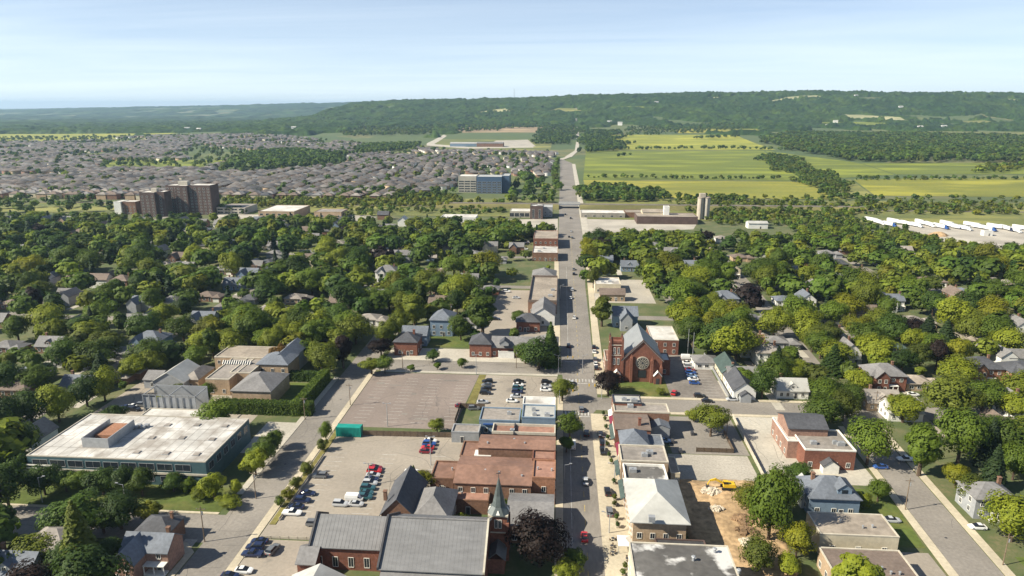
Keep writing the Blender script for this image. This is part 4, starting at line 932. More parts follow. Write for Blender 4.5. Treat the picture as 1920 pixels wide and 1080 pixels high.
for o in [q for q in bpy.data.objects if q.get('group') == EA]:
    wl_ = [c for c in o.children if c.name.startswith('wall')][0]; xs_ = [v.co.x for v in wl_.data.vertices]; ys_ = [v.co.y for v in wl_.data.vertices]
    if o.location.x + min(xs_) > 24: continue
    mb = MB(); mb.prism([(min(xs_), 3.4), (min(xs_) - 1.3, 2.7), (min(xs_) - 1.3, 2.6), (min(xs_), 3.25)], min(ys_) + .6, max(ys_) - .6, 'y'); link('awning', mb.mesh('awning', [rnd.choice(['car_maroon', 'roof_green', 'car_navy', 'canvas_white'])]), o)
    mb = MB(); mb.box(min(xs_) - .12, min(xs_) - .01, min(ys_) + 1, max(ys_) - 1, 3.6, 4.3); link('fascia_board', mb.mesh('fascia_board', [rnd.choice(['trim_white', 'metal_dark', 'brick_dark'])]), o)
# --- brick hall with flat roofs, and the houses by the side street
bh = bpx('brick_hall', 'red brick hall with lower flat roof and taller dark-roofed rear', 'hall', 1511, 1604, 846, 6.4, yb=808, wall='brick_red', rmat='roof_taupe', pmat='trim_white', par=.5, front=8, win='f', units=3, lm='the red brick hall')
wpx(bh, 1480, 1552, 804, 9.0, d=11.5, roof='gable_x', rise=2.2, wall='brick_pink', rmat='roof_charcoal', win='fl')
wpx(bh, 1478, 1511, 828, 6.0, d=17, wall='brick_pink', rmat='roof_offwhite', pmat='trim_white', win='l')
mb = MB(); wall_mb(mb, -2.4, 2.4, -2.5, 0, 2.6, 'gable_y', 1.8); gable_mb(mb, -2.4, 2.4, -2.5, 0, 2.6, 1.8, 'y', .3, .15, 1); part(bh, 'porch', mb, ['trim_white', 'roof_charcoal'], gp(1545, 872)[0], bh.location.y - (gp(1550, 808, 6.4)[1] - gp(1550, 846, 6.4)[1]) / 2 - .1)
dh = bpx('house', 'blue-grey house with slate hip roof and front dormer by the side street', 'house', 1520, 1612, 936, 5.4, d=11, roof='hip', rise=4.2, wall='siding_blue', rmat='roof_slate_blue', front=9, lm='the blue-grey dormer house', chimneys=((-.6, .2),))
mb = MB(); wall_mb(mb, -1.9, 1.9, -2, 2, 1.6, 'gable_y', 1.5, z0=0); gable_mb(mb, -1.9, 1.9, -2, 2, 1.6, 1.5, 'y', .35, .14, 1); mb.box(-.8, .8, -2.06, -2, .3, 1.4, 2); part(dh, 'dormer', mb, ['siding_blue', 'roof_slate_blue', 'glass_dark'], gp(1585, 925, 7)[0], dh.location.y - 2.6, 6.4)
wpx(dh, 1505, 1535, 930, 4.0, d=8, roof='gable_y', rise=2.4, wall='siding_white', rmat='roof_metal_pale', win='f')
bpx('warehouse', 'tan flat-roofed warehouse with three small windows by the side street', 'warehouse', 1540, 1684, 1005, 5.6, yb=964, wall='siding_cream', rmat='roof_tan', pmat='stone_pale', par=.25, front=3, win='f', floors=1, gap=5.5, lm='the tan flat warehouse', vents=3)
bpx('warehouse', 'low brown flat-roofed warehouse at the bottom by the side street', 'warehouse', 1572, 1728, 1090, 5.0, yb=1032, wall='brick_tan', rmat='roof_brown', pmat='stone_pale', par=.3, front=2, win='l', vents=3)
# --- far landmarks
ap = thing('apartment_tower', 'wide dark brown brick apartment tower with notched front', 'apartment block', (-310, 716, 0)); LM.append(('the brown apartment towers', -330, 705))
AY = gp(355, 403)[1]; ax = [gp(x_, 403)[0] for x_ in (312, 335, 357, 399)]
wing(ap, ax[0], ax[1], AY + 3, AY + 20, 30, wall='brick_dark', rmat='roof_offwhite', gap=4, wsize=(1.8, 1.5), win='fl', front=20)
wing(ap, ax[1] + .1, ax[2], AY - 1, AY + 19, 30.2, wall='brick_dark', rmat='roof_offwhite', gap=4, wsize=(1.8, 1.5), win='f', front=20)
wing(ap, ax[2] + .1, ax[3], AY + 2, AY + 20, 30.5, wall='brick_dark', rmat='roof_offwhite', gap=4, wsize=(1.8, 1.5), win='f', front=20)
mb = MB(); mb.box(-5, 5, -3, 3, 0, 4); part(ap, 'lift_housing', mb, ['concrete_pale'], ax[1] + 4, AY + 10, 30.3)
AY = gp(285, 407)[1]; ap2 = thing('apartment_tower', 'shorter brown brick apartment tower standing before the wide one', 'apartment block', (-345, AY + 5, 0))
ax = [gp(x_, 407)[0] for x_ in (266, 295, 311)]
wing(ap2, ax[0], ax[1], AY, AY + 16, 25, wall='brick_dark', rmat='roof_offwhite', gap=4, wsize=(1.8, 1.5), win='fl', front=20)
wing(ap2, ax[1] + .1, ax[2], AY + 3, AY + 16, 25.3, wall='brick_dark', rmat='roof_offwhite', gap=4, wsize=(1.8, 1.5), win='f', front=20)
mb = MB(); mb.box(-3, 3, -2.5, 2.5, 0, 3.5); part(ap2, 'lift_housing', mb, ['concrete_pale'], ax[0] + 12, AY + 9, 25.2)
ap3 = bpx('low_apartment', 'low brown apartment block with white end wall beside the towers', 'apartment block', 226, 254, 379, 13, d=14, wall='brick_brown', rmat='roof_offwhite', front=24, win='f')
wpx(ap3, 212, 225.8, 379, 13.2, d=14, wall='siding_white', rmat='roof_offwhite', win='l')
ob = bpx('office_block', 'white and blue five-storey office block beyond the railway', 'office block', 859, 893, 331, 21, d=26, wall='concrete_pale', rmat='roof_offwhite', front=50, win='f', wsize=(7.0, 1.7), gap=7.6, floors=5, lm='the white and blue office block')
wpx(ob, 893.5, 941, 332, 21.5, d=30, wall='bluish_clad', rmat='roof_metal_pale', win='f', wsize=(5.0, 1.5), gap=6.2, floors=5)
wpx(ob, 941.5, 955, 330, 22, d=34, wall='bluish_clad', rmat='roof_metal_pale', win='', par=.3)
sc_ = thing('school', 'low school with curved grey roofs beyond the subdivision', 'school', (-180, 1790, 0)); LM.append(('the far school', -180, 1790))
wing(sc_, gp(858, 270)[0], gp(905, 270)[0], 1960, 1990, 9, 'gable_x', 3, 'siding_blue', 'roof_metal_pale', win='', front=60)
wing(sc_, gp(906, 270)[0], gp(952, 270)[0], 1950, 1985, 10, 'gable_x', 3, 'brick_brown', 'roof_grey', win='', front=60)
# mill with silos
ml = thing('feed_mill', 'long low mill with pale roofs and white hopper tower', 'mill', (100, 700, 0)); LM.append(('the long low mill', 100, 690))
wpx(ml, 1090, 1172, 400, 4.6, d=22, wall='concrete_wall', rmat='roof_offwhite', win='f', wsize=(2.4, 1.5), gap=8, floors=1)
wpx(ml, 1173, 1215, 399, 5.2, d=20, wall='brick_brown', rmat='roof_tan', win='')
wpx(ml, 1195, 1308, 407, 7, d=26, wall='brick_dark', rmat='roof_tan', win='')
wpx(ml, 1205, 1250, 398, 9, d=16, roof='gable_x', rise=2, wall='siding_cream', rmat='roof_tan', win='')
wpx(ml, 1245.5, 1255.5, 388, 15, d=7, wall='siding_white', rmat='roof_white', win='')
for i, (px_, nm) in enumerate(((1311.5, 'tan'), (1323.5, 'pale'))):
    a = gp(px_, 411); st = thing('grain_silo', ['tan concrete grain silo with a head house, beside the long mill', 'pale concrete grain silo, outer one of the pair by the mill'][i], 'silo', (a[0], a[1], 0), group='grain silos')
    mb = MB(); mb.cyl((0, 0, -.2), (0, 0, 21.5), 3.1, 3.1, 24); part(st, 'shaft', mb, ['silo_concrete' if i == 0 else 'concrete_pale'], a[0], a[1])
    mb = MB(); mb.cyl((0, 0, 21.5), (0, 0, 22.2), 3.35, 3.35, 24); mb.cyl((0, 0, 22.2), (0, 0, 23.4), 3.2, 1.2, 24); part(st, 'cap', mb, ['roof_tan'], a[0], a[1])
    if i == 0: mb = MB(); mb.box(-2.4, 3.2, -2.2, 2.2, 22.3, 26.2); part(st, 'head_house', mb, ['silo_concrete'], a[0] + 1, a[1])
    mb = MB(); mb.box(-.15, .15, -3.4, -3.1, 0, 21); part(st, 'ladder', mb, ['metal_dark'], a[0], a[1])
    FOOT.append((a[0] - 3, a[0] + 3, a[1] - 3, a[1] + 3, 30))
LM.append(('the grain silos', *gp(1318, 411)))
bpx('shed', 'pale blue-roofed shed in the trees beyond the mill', 'shed', 1404, 1440, 419, 5, d=10, wall='siding_white', rmat='roof_metal_pale', front=40, win='', roof='gable_x', rise=1.5)
bpx('factory', 'pale flat-roofed factory with tan walls behind the dense trees', 'factory', 483, 552, 397, 8, d=45, wall='brick_tan', rmat='roof_offwhite', front=25, win='f', wsize=(3, 2), gap=6, floors=2, lm='the pale factory')
bpx('factory', 'low tan commercial building beside the pale factory', 'factory', 588, 640, 398, 6, d=22, wall='brick_tan', rmat='roof_taupe', front=20, win='f', wsize=(2, 2), gap=5)
bpx('parking_deck', 'pale concrete parking deck beside the apartment towers', 'parking deck', 405, 460, 390, 6.5, d=30, wall='concrete_pale', rmat='roof_taupe', front=30, win='f', wsize=(6, 1.6), gap=7, floors=2)
bpx('strip_mall', 'low white-fronted strip of shops among the far trees', 'shop', 826, 892, 408, 5.5, d=18, wall='siding_white', rmat='roof_offwhite', front=14, win='f', wsize=(2.4, 2), gap=5)
ws = bpx('shop', 'white flat-roofed shop on the gravel yard across the main road', 'shop', 1116, 1164, 534, 5.4, yb=521, wall='siding_cream', rmat='roof_white', front=4, units=2, win='lf', lm='the white flat-roofed shop')
bpx('house', 'brown-roofed cottage in front of the white flat-roofed shop', 'house', 1125, 1172, 552, 4.2, d=8, roof='gable_x', rise=2.6, wall='brick_tan', rmat='roof_brown', front=2)
bh2 = bpx('house', 'blue-grey many-gabled house behind the brick gable church', 'house', 1150, 1196, 592, 6.4, d=10, roof='gable_x', rise=3.6, wall='siding_blue', rmat='roof_slate_blue', front=3, lm='the blue-grey gabled house')
wpx(bh2, 1164, 1186, 600, 6.0, d=12, roof='gable_y', rise=3.6, wall='siding_grey', rmat='roof_slate_blue', win='f')
# bridge carrying the railway over the road
br = thing('railway_bridge', 'low railway bridge with pale steel sides crossing the main road', 'bridge', (9, 769, 0)); LM.append(('the railway bridge', 9, 769))
mb = MB(); mb.box(-2.4, 21.2, 763, 775, 4.0, 4.6); part(br, 'deck', mb, ['concrete_pale'])
for yy in (762.4, 775.0): mb = MB(); mb.box(-2.6, 21.4, yy, yy + .5, 3.7, 5.8); part(br, 'girder', mb, ['metal_grey'])
for xx in (-3.6, 20.6): mb = MB(); mb.box(xx, xx + 2, 762.9, 775, -.5, 3.9); part(br, 'abutment', mb, ['concrete_pale'])
# lattice mast on the ridge
a = (gp(964, 200)[0] / gp(964, 200)[1]) * 4500; zt = float(terr(a, 4500))
mt = thing('radio_mast', 'thin lattice radio mast on the wooded ridge', 'mast', (a, 4500, zt))
mb = MB()
for q in range(3): mb.cyl((4 * math.cos(q * 2.09), 4 * math.sin(q * 2.09), 0), (0, 0, 75), .5, .4, 5)
for zz in range(6, 70, 8): 
    r_ = 4 * (1 - zz / 75)
    for q in range(3): mb.cyl((r_ * math.cos(q * 2.09), r_ * math.sin(q * 2.09), zz), (r_ * math.cos(q * 2.09 + 2.09), r_ * math.sin(q * 2.09 + 2.09), zz), .3, .3, 4)
link('lattice', mb.mesh('lattice', ['metal_grey']), mt)

# ------------------------------------------------------------------ labels that single a thing out
ORD = ['nearest', 'second nearest', 'third nearest', 'fourth nearest', 'fifth nearest', 'sixth nearest', 'seventh nearest', 'eighth nearest', 'ninth nearest', 'tenth nearest',
       'eleventh nearest', 'twelfth nearest', 'thirteenth nearest', 'fourteenth nearest', 'fifteenth nearest', 'sixteenth nearest', 'seventeenth nearest', 'eighteenth nearest', 'nineteenth nearest', 'twentieth nearest']
REG = []                           # (object, look, x, y)
def label_all():
    got = {}
    for o, look, x, y in REG:
        best = min(LM, key=lambda q: (q[1] - x) ** 2 + (q[2] - y) ** 2)
        dx, dy = x - best[1], y - best[2]
        rel = ('behind' if dy > 0 else 'in front of') if abs(dy) > abs(dx) else ('right of' if dx > 0 else 'left of')
        got.setdefault((look, rel, best[0]), []).append((dx * dx + dy * dy, o))
    for (look, rel, nm), lst in got.items():
        lst.sort(key=lambda q: q[0])
        for i, (_, o) in enumerate(lst):
            o['label'] = f'{look} {rel} {nm}' + ('' if len(lst) == 1 else (', ' + ORD[i] if i < 20 else ', %d places out' % (i + 1)))

# ------------------------------------------------------------------ houses
def mesh_of(fn, mats): mb = MB(); fn(mb); return mb.mesh('part', mats)
def W_(x, y, z, rz=0, s=(1.0, 1.4)): return ('window', window_mesh(*s), None, (x, y, z), rz)
STY = []
def style(walls, roofs, extra): STY.append((walls, roofs, extra))
def hw(fn): return mesh_of(fn, ['siding_white'])
_chim = mesh_of(lambda m: (m.box(-.4, .4, -.4, .4, 0, 2.4), m.box(-.5, .5, -.5, .5, 2.4, 2.6)), ['brick_brown'])
def fr(xs, y, z, s=(1.0, 1.4)): return [W_(x, y, z, 0, s) for x in xs]
def lf(x, ys, z): return [W_(x, y, z, -math.pi / 2) for y in ys]
def rt_(x, ys, z): return [W_(x, y, z, math.pi / 2) for y in ys]
def porchm(w, d, h): 
    mb = MB(); mb.box(-w, w, -d, 0, h, h + .2); mb.box(-w, w, -d, 0, 0, .35)
    for x in (-w + .15, 0, w - .15): mb.box(x - .1, x + .1, -d + .1, -d + .3, .35, h)
    return mb.mesh('porch', ['trim_white'])
DOOR = lambda x, y: ('door', door_mesh(), None, (x, y, .3), 0)
# 0 two-storey hip
style([hw(lambda m: wall_mb(m, -5.5, 5.5, -4.5, 4.5, 6))], [hw(lambda m: hip_mb(m, -5.5, 5.5, -4.5, 4.5, 6, 3.0))],
      fr((-3.6, 0, 3.6), -4.5, 4.0) + fr((-3.6, 3.6), -4.5, 1.1) + lf(-5.5, (-2, 2), 4.0) + lf(-5.5, (-2, 2), 1.1) + [DOOR(0, -4.5), ('porch', porchm(2, 1.6, 2.7), None, (0, -4.5, 0), 0), ('chimney', _chim, None, (3.5, 1.5, 7.2), 0)])
# 1 storey and a half, ridge along the street, with dormer
def _d1(m): wall_mb(m, -1.5, 1.5, -3.6, 0, 5.0, 'gable_y', 1.3, z0=3.6)
style([hw(lambda m: (wall_mb(m, -6, 6, -4.2, 4.2, 3.6, 'gable_x', 3.4),)), hw(_d1)], [hw(lambda m: gable_mb(m, -6, 6, -4.2, 4.2, 3.6, 3.4, 'x')), hw(lambda m: gable_mb(m, -1.5, 1.5, -3.6, 0, 5.0, 1.3, 'y', .3, .15))],
      fr((-4.2, -1.8, 3.8), -4.2, 1.1) + [W_(0, -3.6, 4.2, 0, (1.0, 1.0))] + lf(-6, (-1.6, 1.6), 1.1) + lf(-6, (0,), 4.0) + [DOOR(1.2, -4.2), ('chimney', _chim, None, (-3.5, 1, 5.8), 0)])
# 2 cross-gabled L
style([hw(lambda m: wall_mb(m, -6, 6, -1, 6, 5.6, 'gable_x', 2.8)), hw(lambda m: wall_mb(m, -5.6, .2, -6, 2, 5.5, 'gable_y', 2.9))],
      [hw(lambda m: gable_mb(m, -6, 6, -1, 6, 5.6, 2.8, 'x')), hw(lambda m: gable_mb(m, -5.6, .2, -6, 2.4, 5.5, 2.95, 'y'))],
      fr((-4.2, -1.4), -6, 3.6) + fr((-4.2, -1.4), -6, 1.0) + fr((3.6,), -1, 3.6) + lf(-6, (2.5,), 1.1) + lf(-5.6, (-4, -2.5), 1.1) + [DOOR(3.4, -1), ('porch', porchm(2.7, 2, 2.6), None, (3.1, -1, 0), 0), ('chimney', _chim, None, (4.5, 3, 7.4), 0)])
# 3 bungalow with garage
style([hw(lambda m: wall_mb(m, -7, 3, -4.5, 4.5, 3)), hw(lambda m: wall_mb(m, 3.05, 8, -5.5, 2, 2.7))], [hw(lambda m: hip_mb(m, -7, 3, -4.5, 4.5, 3, 2.2)), hw(lambda m: hip_mb(m, 3.2, 8, -5.5, 2, 2.72, 1.6))],
      fr((-5, -2), -4.5, 1.0, (1.6, 1.2)) + lf(-7, (-2, 2), 1.0) + [DOOR(1.4, -4.5), ('garage_door', door_mesh('trim_white', 3.4, 2.1), None, (5.5, -5.5, 0), 0)])
# 4 narrow two-storey, gable to the street
style([hw(lambda m: wall_mb(m, -4, 4, -6, 6, 5.6, 'gable_y', 3.2))], [hw(lambda m: gable_mb(m, -4, 4, -6, 6, 5.6, 3.2, 'y'))],
      fr((-2, 2), -6, 3.7) + fr((-2,), -6, 1.1) + [W_(0, -6, 6.2, 0, (.8, 1.0))] + lf(-4, (-3.5, 0, 3.5), 3.7) + lf(-4, (-3.5, 0, 3.5), 1.1) + rt_(4, (-3, 2), 3.7) + [DOOR(2, -6), ('porch', porchm(3.6, 2, 2.6), None, (0, -6, 0), 0), ('chimney', _chim, None, (1.6, 3, 7.2), 0)])
# 5 big villa: hip with front gable
style([hw(lambda m: wall_mb(m, -7, 7, -5, 6, 6.4)), hw(lambda m: wall_mb(m, -5.5, -.5, -7, 0, 6.5, 'gable_y', 2.6)), hw(lambda m: wall_mb(m, 3.5, 9.5, -3, 4, 3.2))],
      [hw(lambda m: hip_mb(m, -7, 7, -5, 6, 6.4, 3.6)), hw(lambda m: gable_mb(m, -5.5, -.5, -7, .5, 6.5, 2.65, 'y')), hw(lambda m: hip_mb(m, 3.6, 9.5, -3, 4, 3.22, 1.8))],
      fr((-4.2, -1.8), -7, 4.2) + fr((-4.2, -1.8), -7, 1.2) + fr((2, 5), -5, 4.2) + lf(-7, (-2.5, 2.5), 4.2) + lf(-7, (-2.5, 2.5), 1.2) + [DOOR(1.5, -5), ('porch', porchm(2, 1.8, 2.8), None, (1.5, -5, 0), 0), ('chimney', _chim, None, (4, 2, 7.6), 0)])
# 6 suburban two-storey box, hip roof
style([hw(lambda m: wall_mb(m, -4.8, 4.8, -6, 6, 6))], [hw(lambda m: hip_mb(m, -4.8, 4.8, -6, 6, 6, 3.0))], [])
STYNAME = ['two-storey %s house, %s hip roof', '%s cottage with dormered %s roof', 'L-shaped %s house, %s gables', '%s bungalow, low %s roof', 'narrow %s house, %s gable roof', 'big %s villa, %s roof', 'boxy %s house, %s roof']
WN = {'brick_red': 'red brick', 'brick_brown': 'brown brick', 'brick_tan': 'tan brick', 'brick_orange': 'orange brick', 'siding_white': 'white', 'siding_grey': 'grey', 'siding_blue': 'blue-grey', 'siding_cream': 'cream', 'brick_pink': 'pink brick'}
RN = {'roof_charcoal': 'charcoal', 'roof_grey': 'grey', 'roof_slate_blue': 'slate-blue', 'roof_brown': 'brown', 'roof_tan': 'tan', 'roof_taupe': 'taupe', 'roof_metal_pale': 'pale', 'roof_rust': 'rust-red', 'roof_green': 'green', 'roof_rust_pale': 'orange'}
HALF = [(5.8, 5), (6.3, 4.6), (6.3, 6.3), (7.5, 5.5), (4.3, 6.4), (7.5, 6.8), (5, 6.2)]
def setmat(o, m):
    o.material_slots[0].link = 'OBJECT'; o.material_slots[0].material = MATS[m]
HOUSES = []
def house(x, y, st, wm, rm, rz=0.0, sc_=1.0, detail=True, front=9, group='houses among the trees'):
    root = thing('house', '', 'house', (x, y, 0), rz, group, scale=(sc_,) * 3)
    for me in STY[st][0]: setmat(link('wall', me, root), wm)
    for me in STY[st][1]: setmat(link('roof', me, root), rm)
    if detail:
        for nm, me, _, lc, r in STY[st][2]: link(nm, me, root, lc, r)
    a, b_ = HALF[st]; c, s_ = abs(math.cos(rz)), abs(math.sin(rz)); hx, hy = (a * c + b_ * s_) * sc_, (a * s_ + b_ * c) * sc_
    FOOT.append((x - hx, x + hx, y - hy, y + hy, front))
    REG.append((root, STYNAME[st] % (WN[wm], RN[rm]), x, y)); HOUSES.append((x, y))
    return root
def hpx(px, py, st, wm, rm, rz=0.0, sc_=1.0, front=14):
    x, y = gp(px, py, 4.5); return house(x, y, st, wm, rm, R(rz), sc_, y < 470, front)
bw, br_, bt, bo, bb, sw, sg, sb_, scr = 'brick_brown', 'brick_red', 'brick_tan', 'brick_orange', 'brick_brown', 'siding_white', 'siding_grey', 'siding_blue', 'siding_cream'
rc, rg, rs, rb, rtn, rta, rp_ = 'roof_charcoal', 'roof_grey', 'roof_slate_blue', 'roof_brown', 'roof_tan', 'roof_taupe', 'roof_metal_pale'
for q in [
    # west side
    (151, 441, 5, bw, rb), (135, 474, 3, sg, rs), (302, 471, 4, sw, rg), (315, 492, 3, sw, rta), (337, 484, 2, bw, rb), (296, 451, 3, sg, rg), (230, 528, 0, bw, rb), (31, 562, 3, bw, rb), (75, 588, 3, scr, rta),
    (183, 553, 4, bt, rtn), (160, 591, 3, sw, rta), (466, 515, 2, sb_, rs), (508, 507, 4, sw, rg), (440, 528, 1, sb_, rs), (283, 641, 5, sb_, rs), (243, 652, 3, sg, rg), (151, 714, 1, sg, rs), (592, 515, 0, br_, rc), (727, 512, 5, sw, rg),
    (712, 550, 1, sg, rg), (825, 562, 1, bw, rb), (753, 480, 2, sg, rg), (756, 414, 4, sw, rp_), (586, 443, 1, sw, rg), (803, 441, 3, sg, rta), (520, 470, 3, sg, rg), (560, 552, 3, bt, rta), (700, 590, 3, sw, rta), (640, 560, 1, bw, rb),
    (930, 480, 3, sg, rg), (890, 470, 3, bw, rg), (880, 520, 1, sw, rg), (850, 490, 1, bw, rb), (700, 420, 3, sg, rg), (730, 425, 1, sg, rg), (770, 440, 3, sw, rg), (640, 452, 3, sw, rta), (395, 548, 3, bw, rb), (100, 640, 1, bw, rg), (60, 690, 3, sg, rs), (40, 730, 0, bw, rb),
    (90, 470, 3, sg, rg), (30, 500, 3, sw, rta), (200, 480, 1, bw, rb), (390, 470, 3, sw, rg), (420, 500, 3, bw, rg), (140, 665, 3, sw, rs), (380, 600, 2, sg, rs), (20, 640, 3, bw, rg),
    # east side
    (1133, 490, 2, sb_, rs), (1180, 495, 1, sb_, rs), (1290, 500, 2, sg, rs), (1373, 505, 4, scr, rtn), (1357, 443, 3, sw, rta), (1390, 477, 3, bt, rb), (1380, 533, 3, bt, rta), (1358, 562, 5, sg, rs), (1260, 470, 1, sg, rg), (1230, 455, 3, sw, rg),
    (1331, 668, 3, sw, rg), (1408, 645, 2, sw, 'roof_rust_pale'), (1437, 662, 0, sw, rta), (1390, 698, 1, scr, rg), (1408, 622, 3, sb_, rta), (1462, 632, 3, sg, rg), (1481, 720, 1, sw, rp_), (1516, 484, 4, bo, rb), (1627, 474, 3, bt, rb), (1661, 486, 3, sg, rb),
    (1606, 512, 0, bt, rb), (1622, 528, 3, bt, rb), (1475, 556, 3, sw, rs), (1510, 560, 4, sw, rs), (1674, 566, 2, sw, rs), (1718, 594, 3, bt, rta), (1790, 553, 4, bo, rb), (1858, 577, 1, bo, rb), (1908, 610, 4, sw, rg), (1795, 625, 3, bo, rtn),
    (1570, 633, 4, sw, rg), (1588, 655, 4, sw, rg), (1836, 692, 5, bo, rc), (1915, 700, 5, bo, rc), (1655, 705, 5, br_, rg), (1725, 706, 3, bt, rtn), (1660, 640, 3, sg, 'roof_green'), (1500, 500, 3, bw, rg), (1555, 470, 3, sg, rg), (1440, 470, 3, sw, rg), (1745, 520, 3, bt, rb),
    (1870, 522, 3, sw, rta), (1850, 930, 0, sg, rg), (1905, 760, 4, sw, rg), (1690, 760, 1, sw, rp_), (1650, 742, 1, bt, rta), (1410, 590, 3, bt, rg), (1545, 590, 3, sg, rg), (1620, 580, 1, bt, rb), (1560, 520, 1, sw, rg),
    # bottom left
    (275, 1035, 2, 'brick_pink', rs, 0, .98, 6), (300, 985, 0, bw, rc, 0, .8, 2), (105, 1020, 0, sw, rta, 0, 1.0, 4), (30, 1050, 1, sg, rs, 0, 1, 4),
]: hpx(*q)
for i, (x, y) in enumerate(HOUSES):
    if y < 480 and i % 4 != 3:
        a = x + rnd.choice((-7.5, 7.5)); sheet('driveway', rect(a - 1.7, a + 1.7, y - 15, y + 1), rnd.choice(['concrete_pale', 'gravel', 'asphalt_lot']), 0.034 + .0001 * i)
WPAL = ['brick_brown', 'brick_red', 'brick_tan', 'siding_white', 'siding_white', 'siding_grey', 'siding_cream', 'siding_blue']
RPAL = ['roof_charcoal', 'roof_grey', 'roof_grey', 'roof_slate_blue', 'roof_brown', 'roof_taupe']
def inkeep(x, y):
    return any(inpoly(x, y, p) for p in KEEP)
def infoot(x, y, r=0, fy=1.0):
    return any(a - r < x < b_ + r and c - f * fy - r < y < d + r for a, b_, c, d, f in FOOT)
def inview(x, y, z=0, mx=40, top=60):
    if y < 90: return False
    p = pix(x, y, z); return -mx < p[0] < 1920 + mx and p[1] < 1080 + top
# houses along the residential streets
def along(x0, x1, y0, y1, horizontal, step=19):
    t0, t1 = (x0, x1) if horizontal else (y0, y1)
    t = t0 + 10
    while t < t1 - 8:
        for s_ in (-1, 1):
            off = s_ * rnd.uniform(14, 17)
            x, y = (t + rnd.uniform(-2, 2), (y0 + y1) / 2 + off) if horizontal else ((x0 + x1) / 2 + off, t + rnd.uniform(-2, 2))
            if rnd.random() < .72 and inview(x, y) and not inkeep(x, y) and not infoot(x, y, 8, .5) and all((x - a) ** 2 + (y - b_) ** 2 > 250 for a, b_ in HOUSES):
                rz = (0 if s_ > 0 else math.pi) if horizontal else (-math.pi / 2 if s_ > 0 else math.pi / 2)
                house(x, y, rnd.choice([0, 1, 2, 3, 3, 4]), rnd.choice(WPAL), rnd.choice(RPAL), rz, rnd.uniform(.9, 1.05), False, rnd.choice([-2, 0, 0, 3]))
        t += step
for p_ in (rect(-470, -92, 331, 338), rect(-470, -8, 412, 419), rect(-520, -8, 500, 507), rect(-540, -115, 600, 607), rect(124, 420, 330, 337), rect(124, 420, 425, 432), rect(60, 400, 515, 522), rect(120, 330, 237, 249)):
    along(p_[0][0], p_[1][0], p_[0][1], p_[2][1], True)
for p_ in (rect(-196, -189, 169, 690), rect(-305, -298, 200, 690), rect(210, 217, 250, 515), rect(300, 307, 250, 515)):
    along(p_[0][0], p_[1][0], p_[0][1], p_[2][1], False)
N_TOWN = len(HOUSES)
# the subdivision beyond the railway: rows of houses
P_ = [(-700, 800), (-215, 806), (-150, 925), (-60, 1000), (-18, 1140), (-14, 1700), (-260, 1760), (-700, 2150), (-1100, 2550), (-1500, 2480), (-2100, 2330), (-1250, 1400)]
NOHOUSE = [pp((-60, 268), (150, 267), (335, 253), (-60, 252)), pp((395, 325), (500, 323), (650, 311), (655, 290), (560, 282), (465, 290)), pp((655, 293), (775, 285), (795, 270), (675, 272)), [(-830, 1180), (-640, 1200), (-700, 1420), (-960, 1400)]] + [pp((855, 372), (985, 372), (985, 330), (855, 330))]
cand = []
rnd.seed(31)
for bi in range(-15, 0):
    for bj in range(0, 13):
        bx, by = bi * 150.0, 790 + bj * 140.0
        ang = rnd.choice([0, 0, .12, -.15]) if bj < 3 or (bj < 6 and bi > -5) else rnd.choice([0, .35, -.4, math.pi / 2, math.pi / 2 + .3, math.pi / 2 - .35])
        ca, sa = math.cos(ang), math.sin(ang)
        for u in range(-3, 4):
            for v in range(-8, 9):
                lx = u * 36.0 + rnd.uniform(-1.2, 1.2); ly = v * 11.4 + rnd.uniform(-.6, .6)
                for side in (0, 1):
                    ox = lx + side * 14.0
                    x, y = bx + 75 + ox * ca - ly * sa, by + 70 + ox * sa + ly * ca
                    if not (bx < x < bx + 147 and by < y < by + 137): continue
                    if rnd.random() < .06 or float(vnoise(x, y, 90, 51)) < (.22 if bj < 3 else .29): continue
                    if inpoly(x, y, P_) and not any(inpoly(x, y, q) for q in NOHOUSE) and inview(x, y): cand.append((x, y, ang))
cand.sort(key=lambda q: q[1])
n_ind = max(0, 300 - N_TOWN)
SPAL_W = ['brick_brown', 'brick_tan', 'brick_brown', 'siding_cream', 'brick_tan']; SPAL_R = ['roof_brown', 'roof_grey', 'roof_taupe', 'roof_charcoal', 'roof_brown']
for (x, y, side) in cand[:n_ind]:
    root = thing('subdivision_house', '', 'house', (x, y, 0), math.pi / 2 + side, 'houses of the subdivision nearest the railway')
    wm, rm = rnd.choice(SPAL_W), rnd.choice(SPAL_R)
    setmat(link('wall', STY[6][0][0], root), wm); setmat(link('roof', STY[6][1][0], root), rm)
    REG.append((root, STYNAME[6] % (WN[wm], RN[rm]), x, y))
def rgb(m): 
    return {'brick_brown': (.19, .11, .08), 'brick_red': (.24, .105, .075), 'brick_tan': (.36, .27, .18), 'siding_cream': (.5, .45, .36), 'brick_pink': (.33, .2, .15), 'siding_white': (.62, .61, .58),
            'roof_brown': (.108, .090, .078), 'roof_grey': (.118, .114, .112), 'roof_taupe': (.145, .132, .120), 'roof_charcoal': (.058, .056, .058)}[m]
V, Fq, T, nv = [], [], [], 0
tv = np.array([(-4.8, -6, -.2), (4.8, -6, -.2), (4.8, 6, -.2), (-4.8, 6, -.2), (-4.8, -6, 6), (4.8, -6, 6), (4.8, 6, 6), (-4.8, 6, 6),
               (-5.3, -6.5, 6), (5.3, -6.5, 6), (5.3, 6.5, 6), (-5.3, 6.5, 6), (0, -1.8, 9.2), (0, 1.8, 9.2)], float)
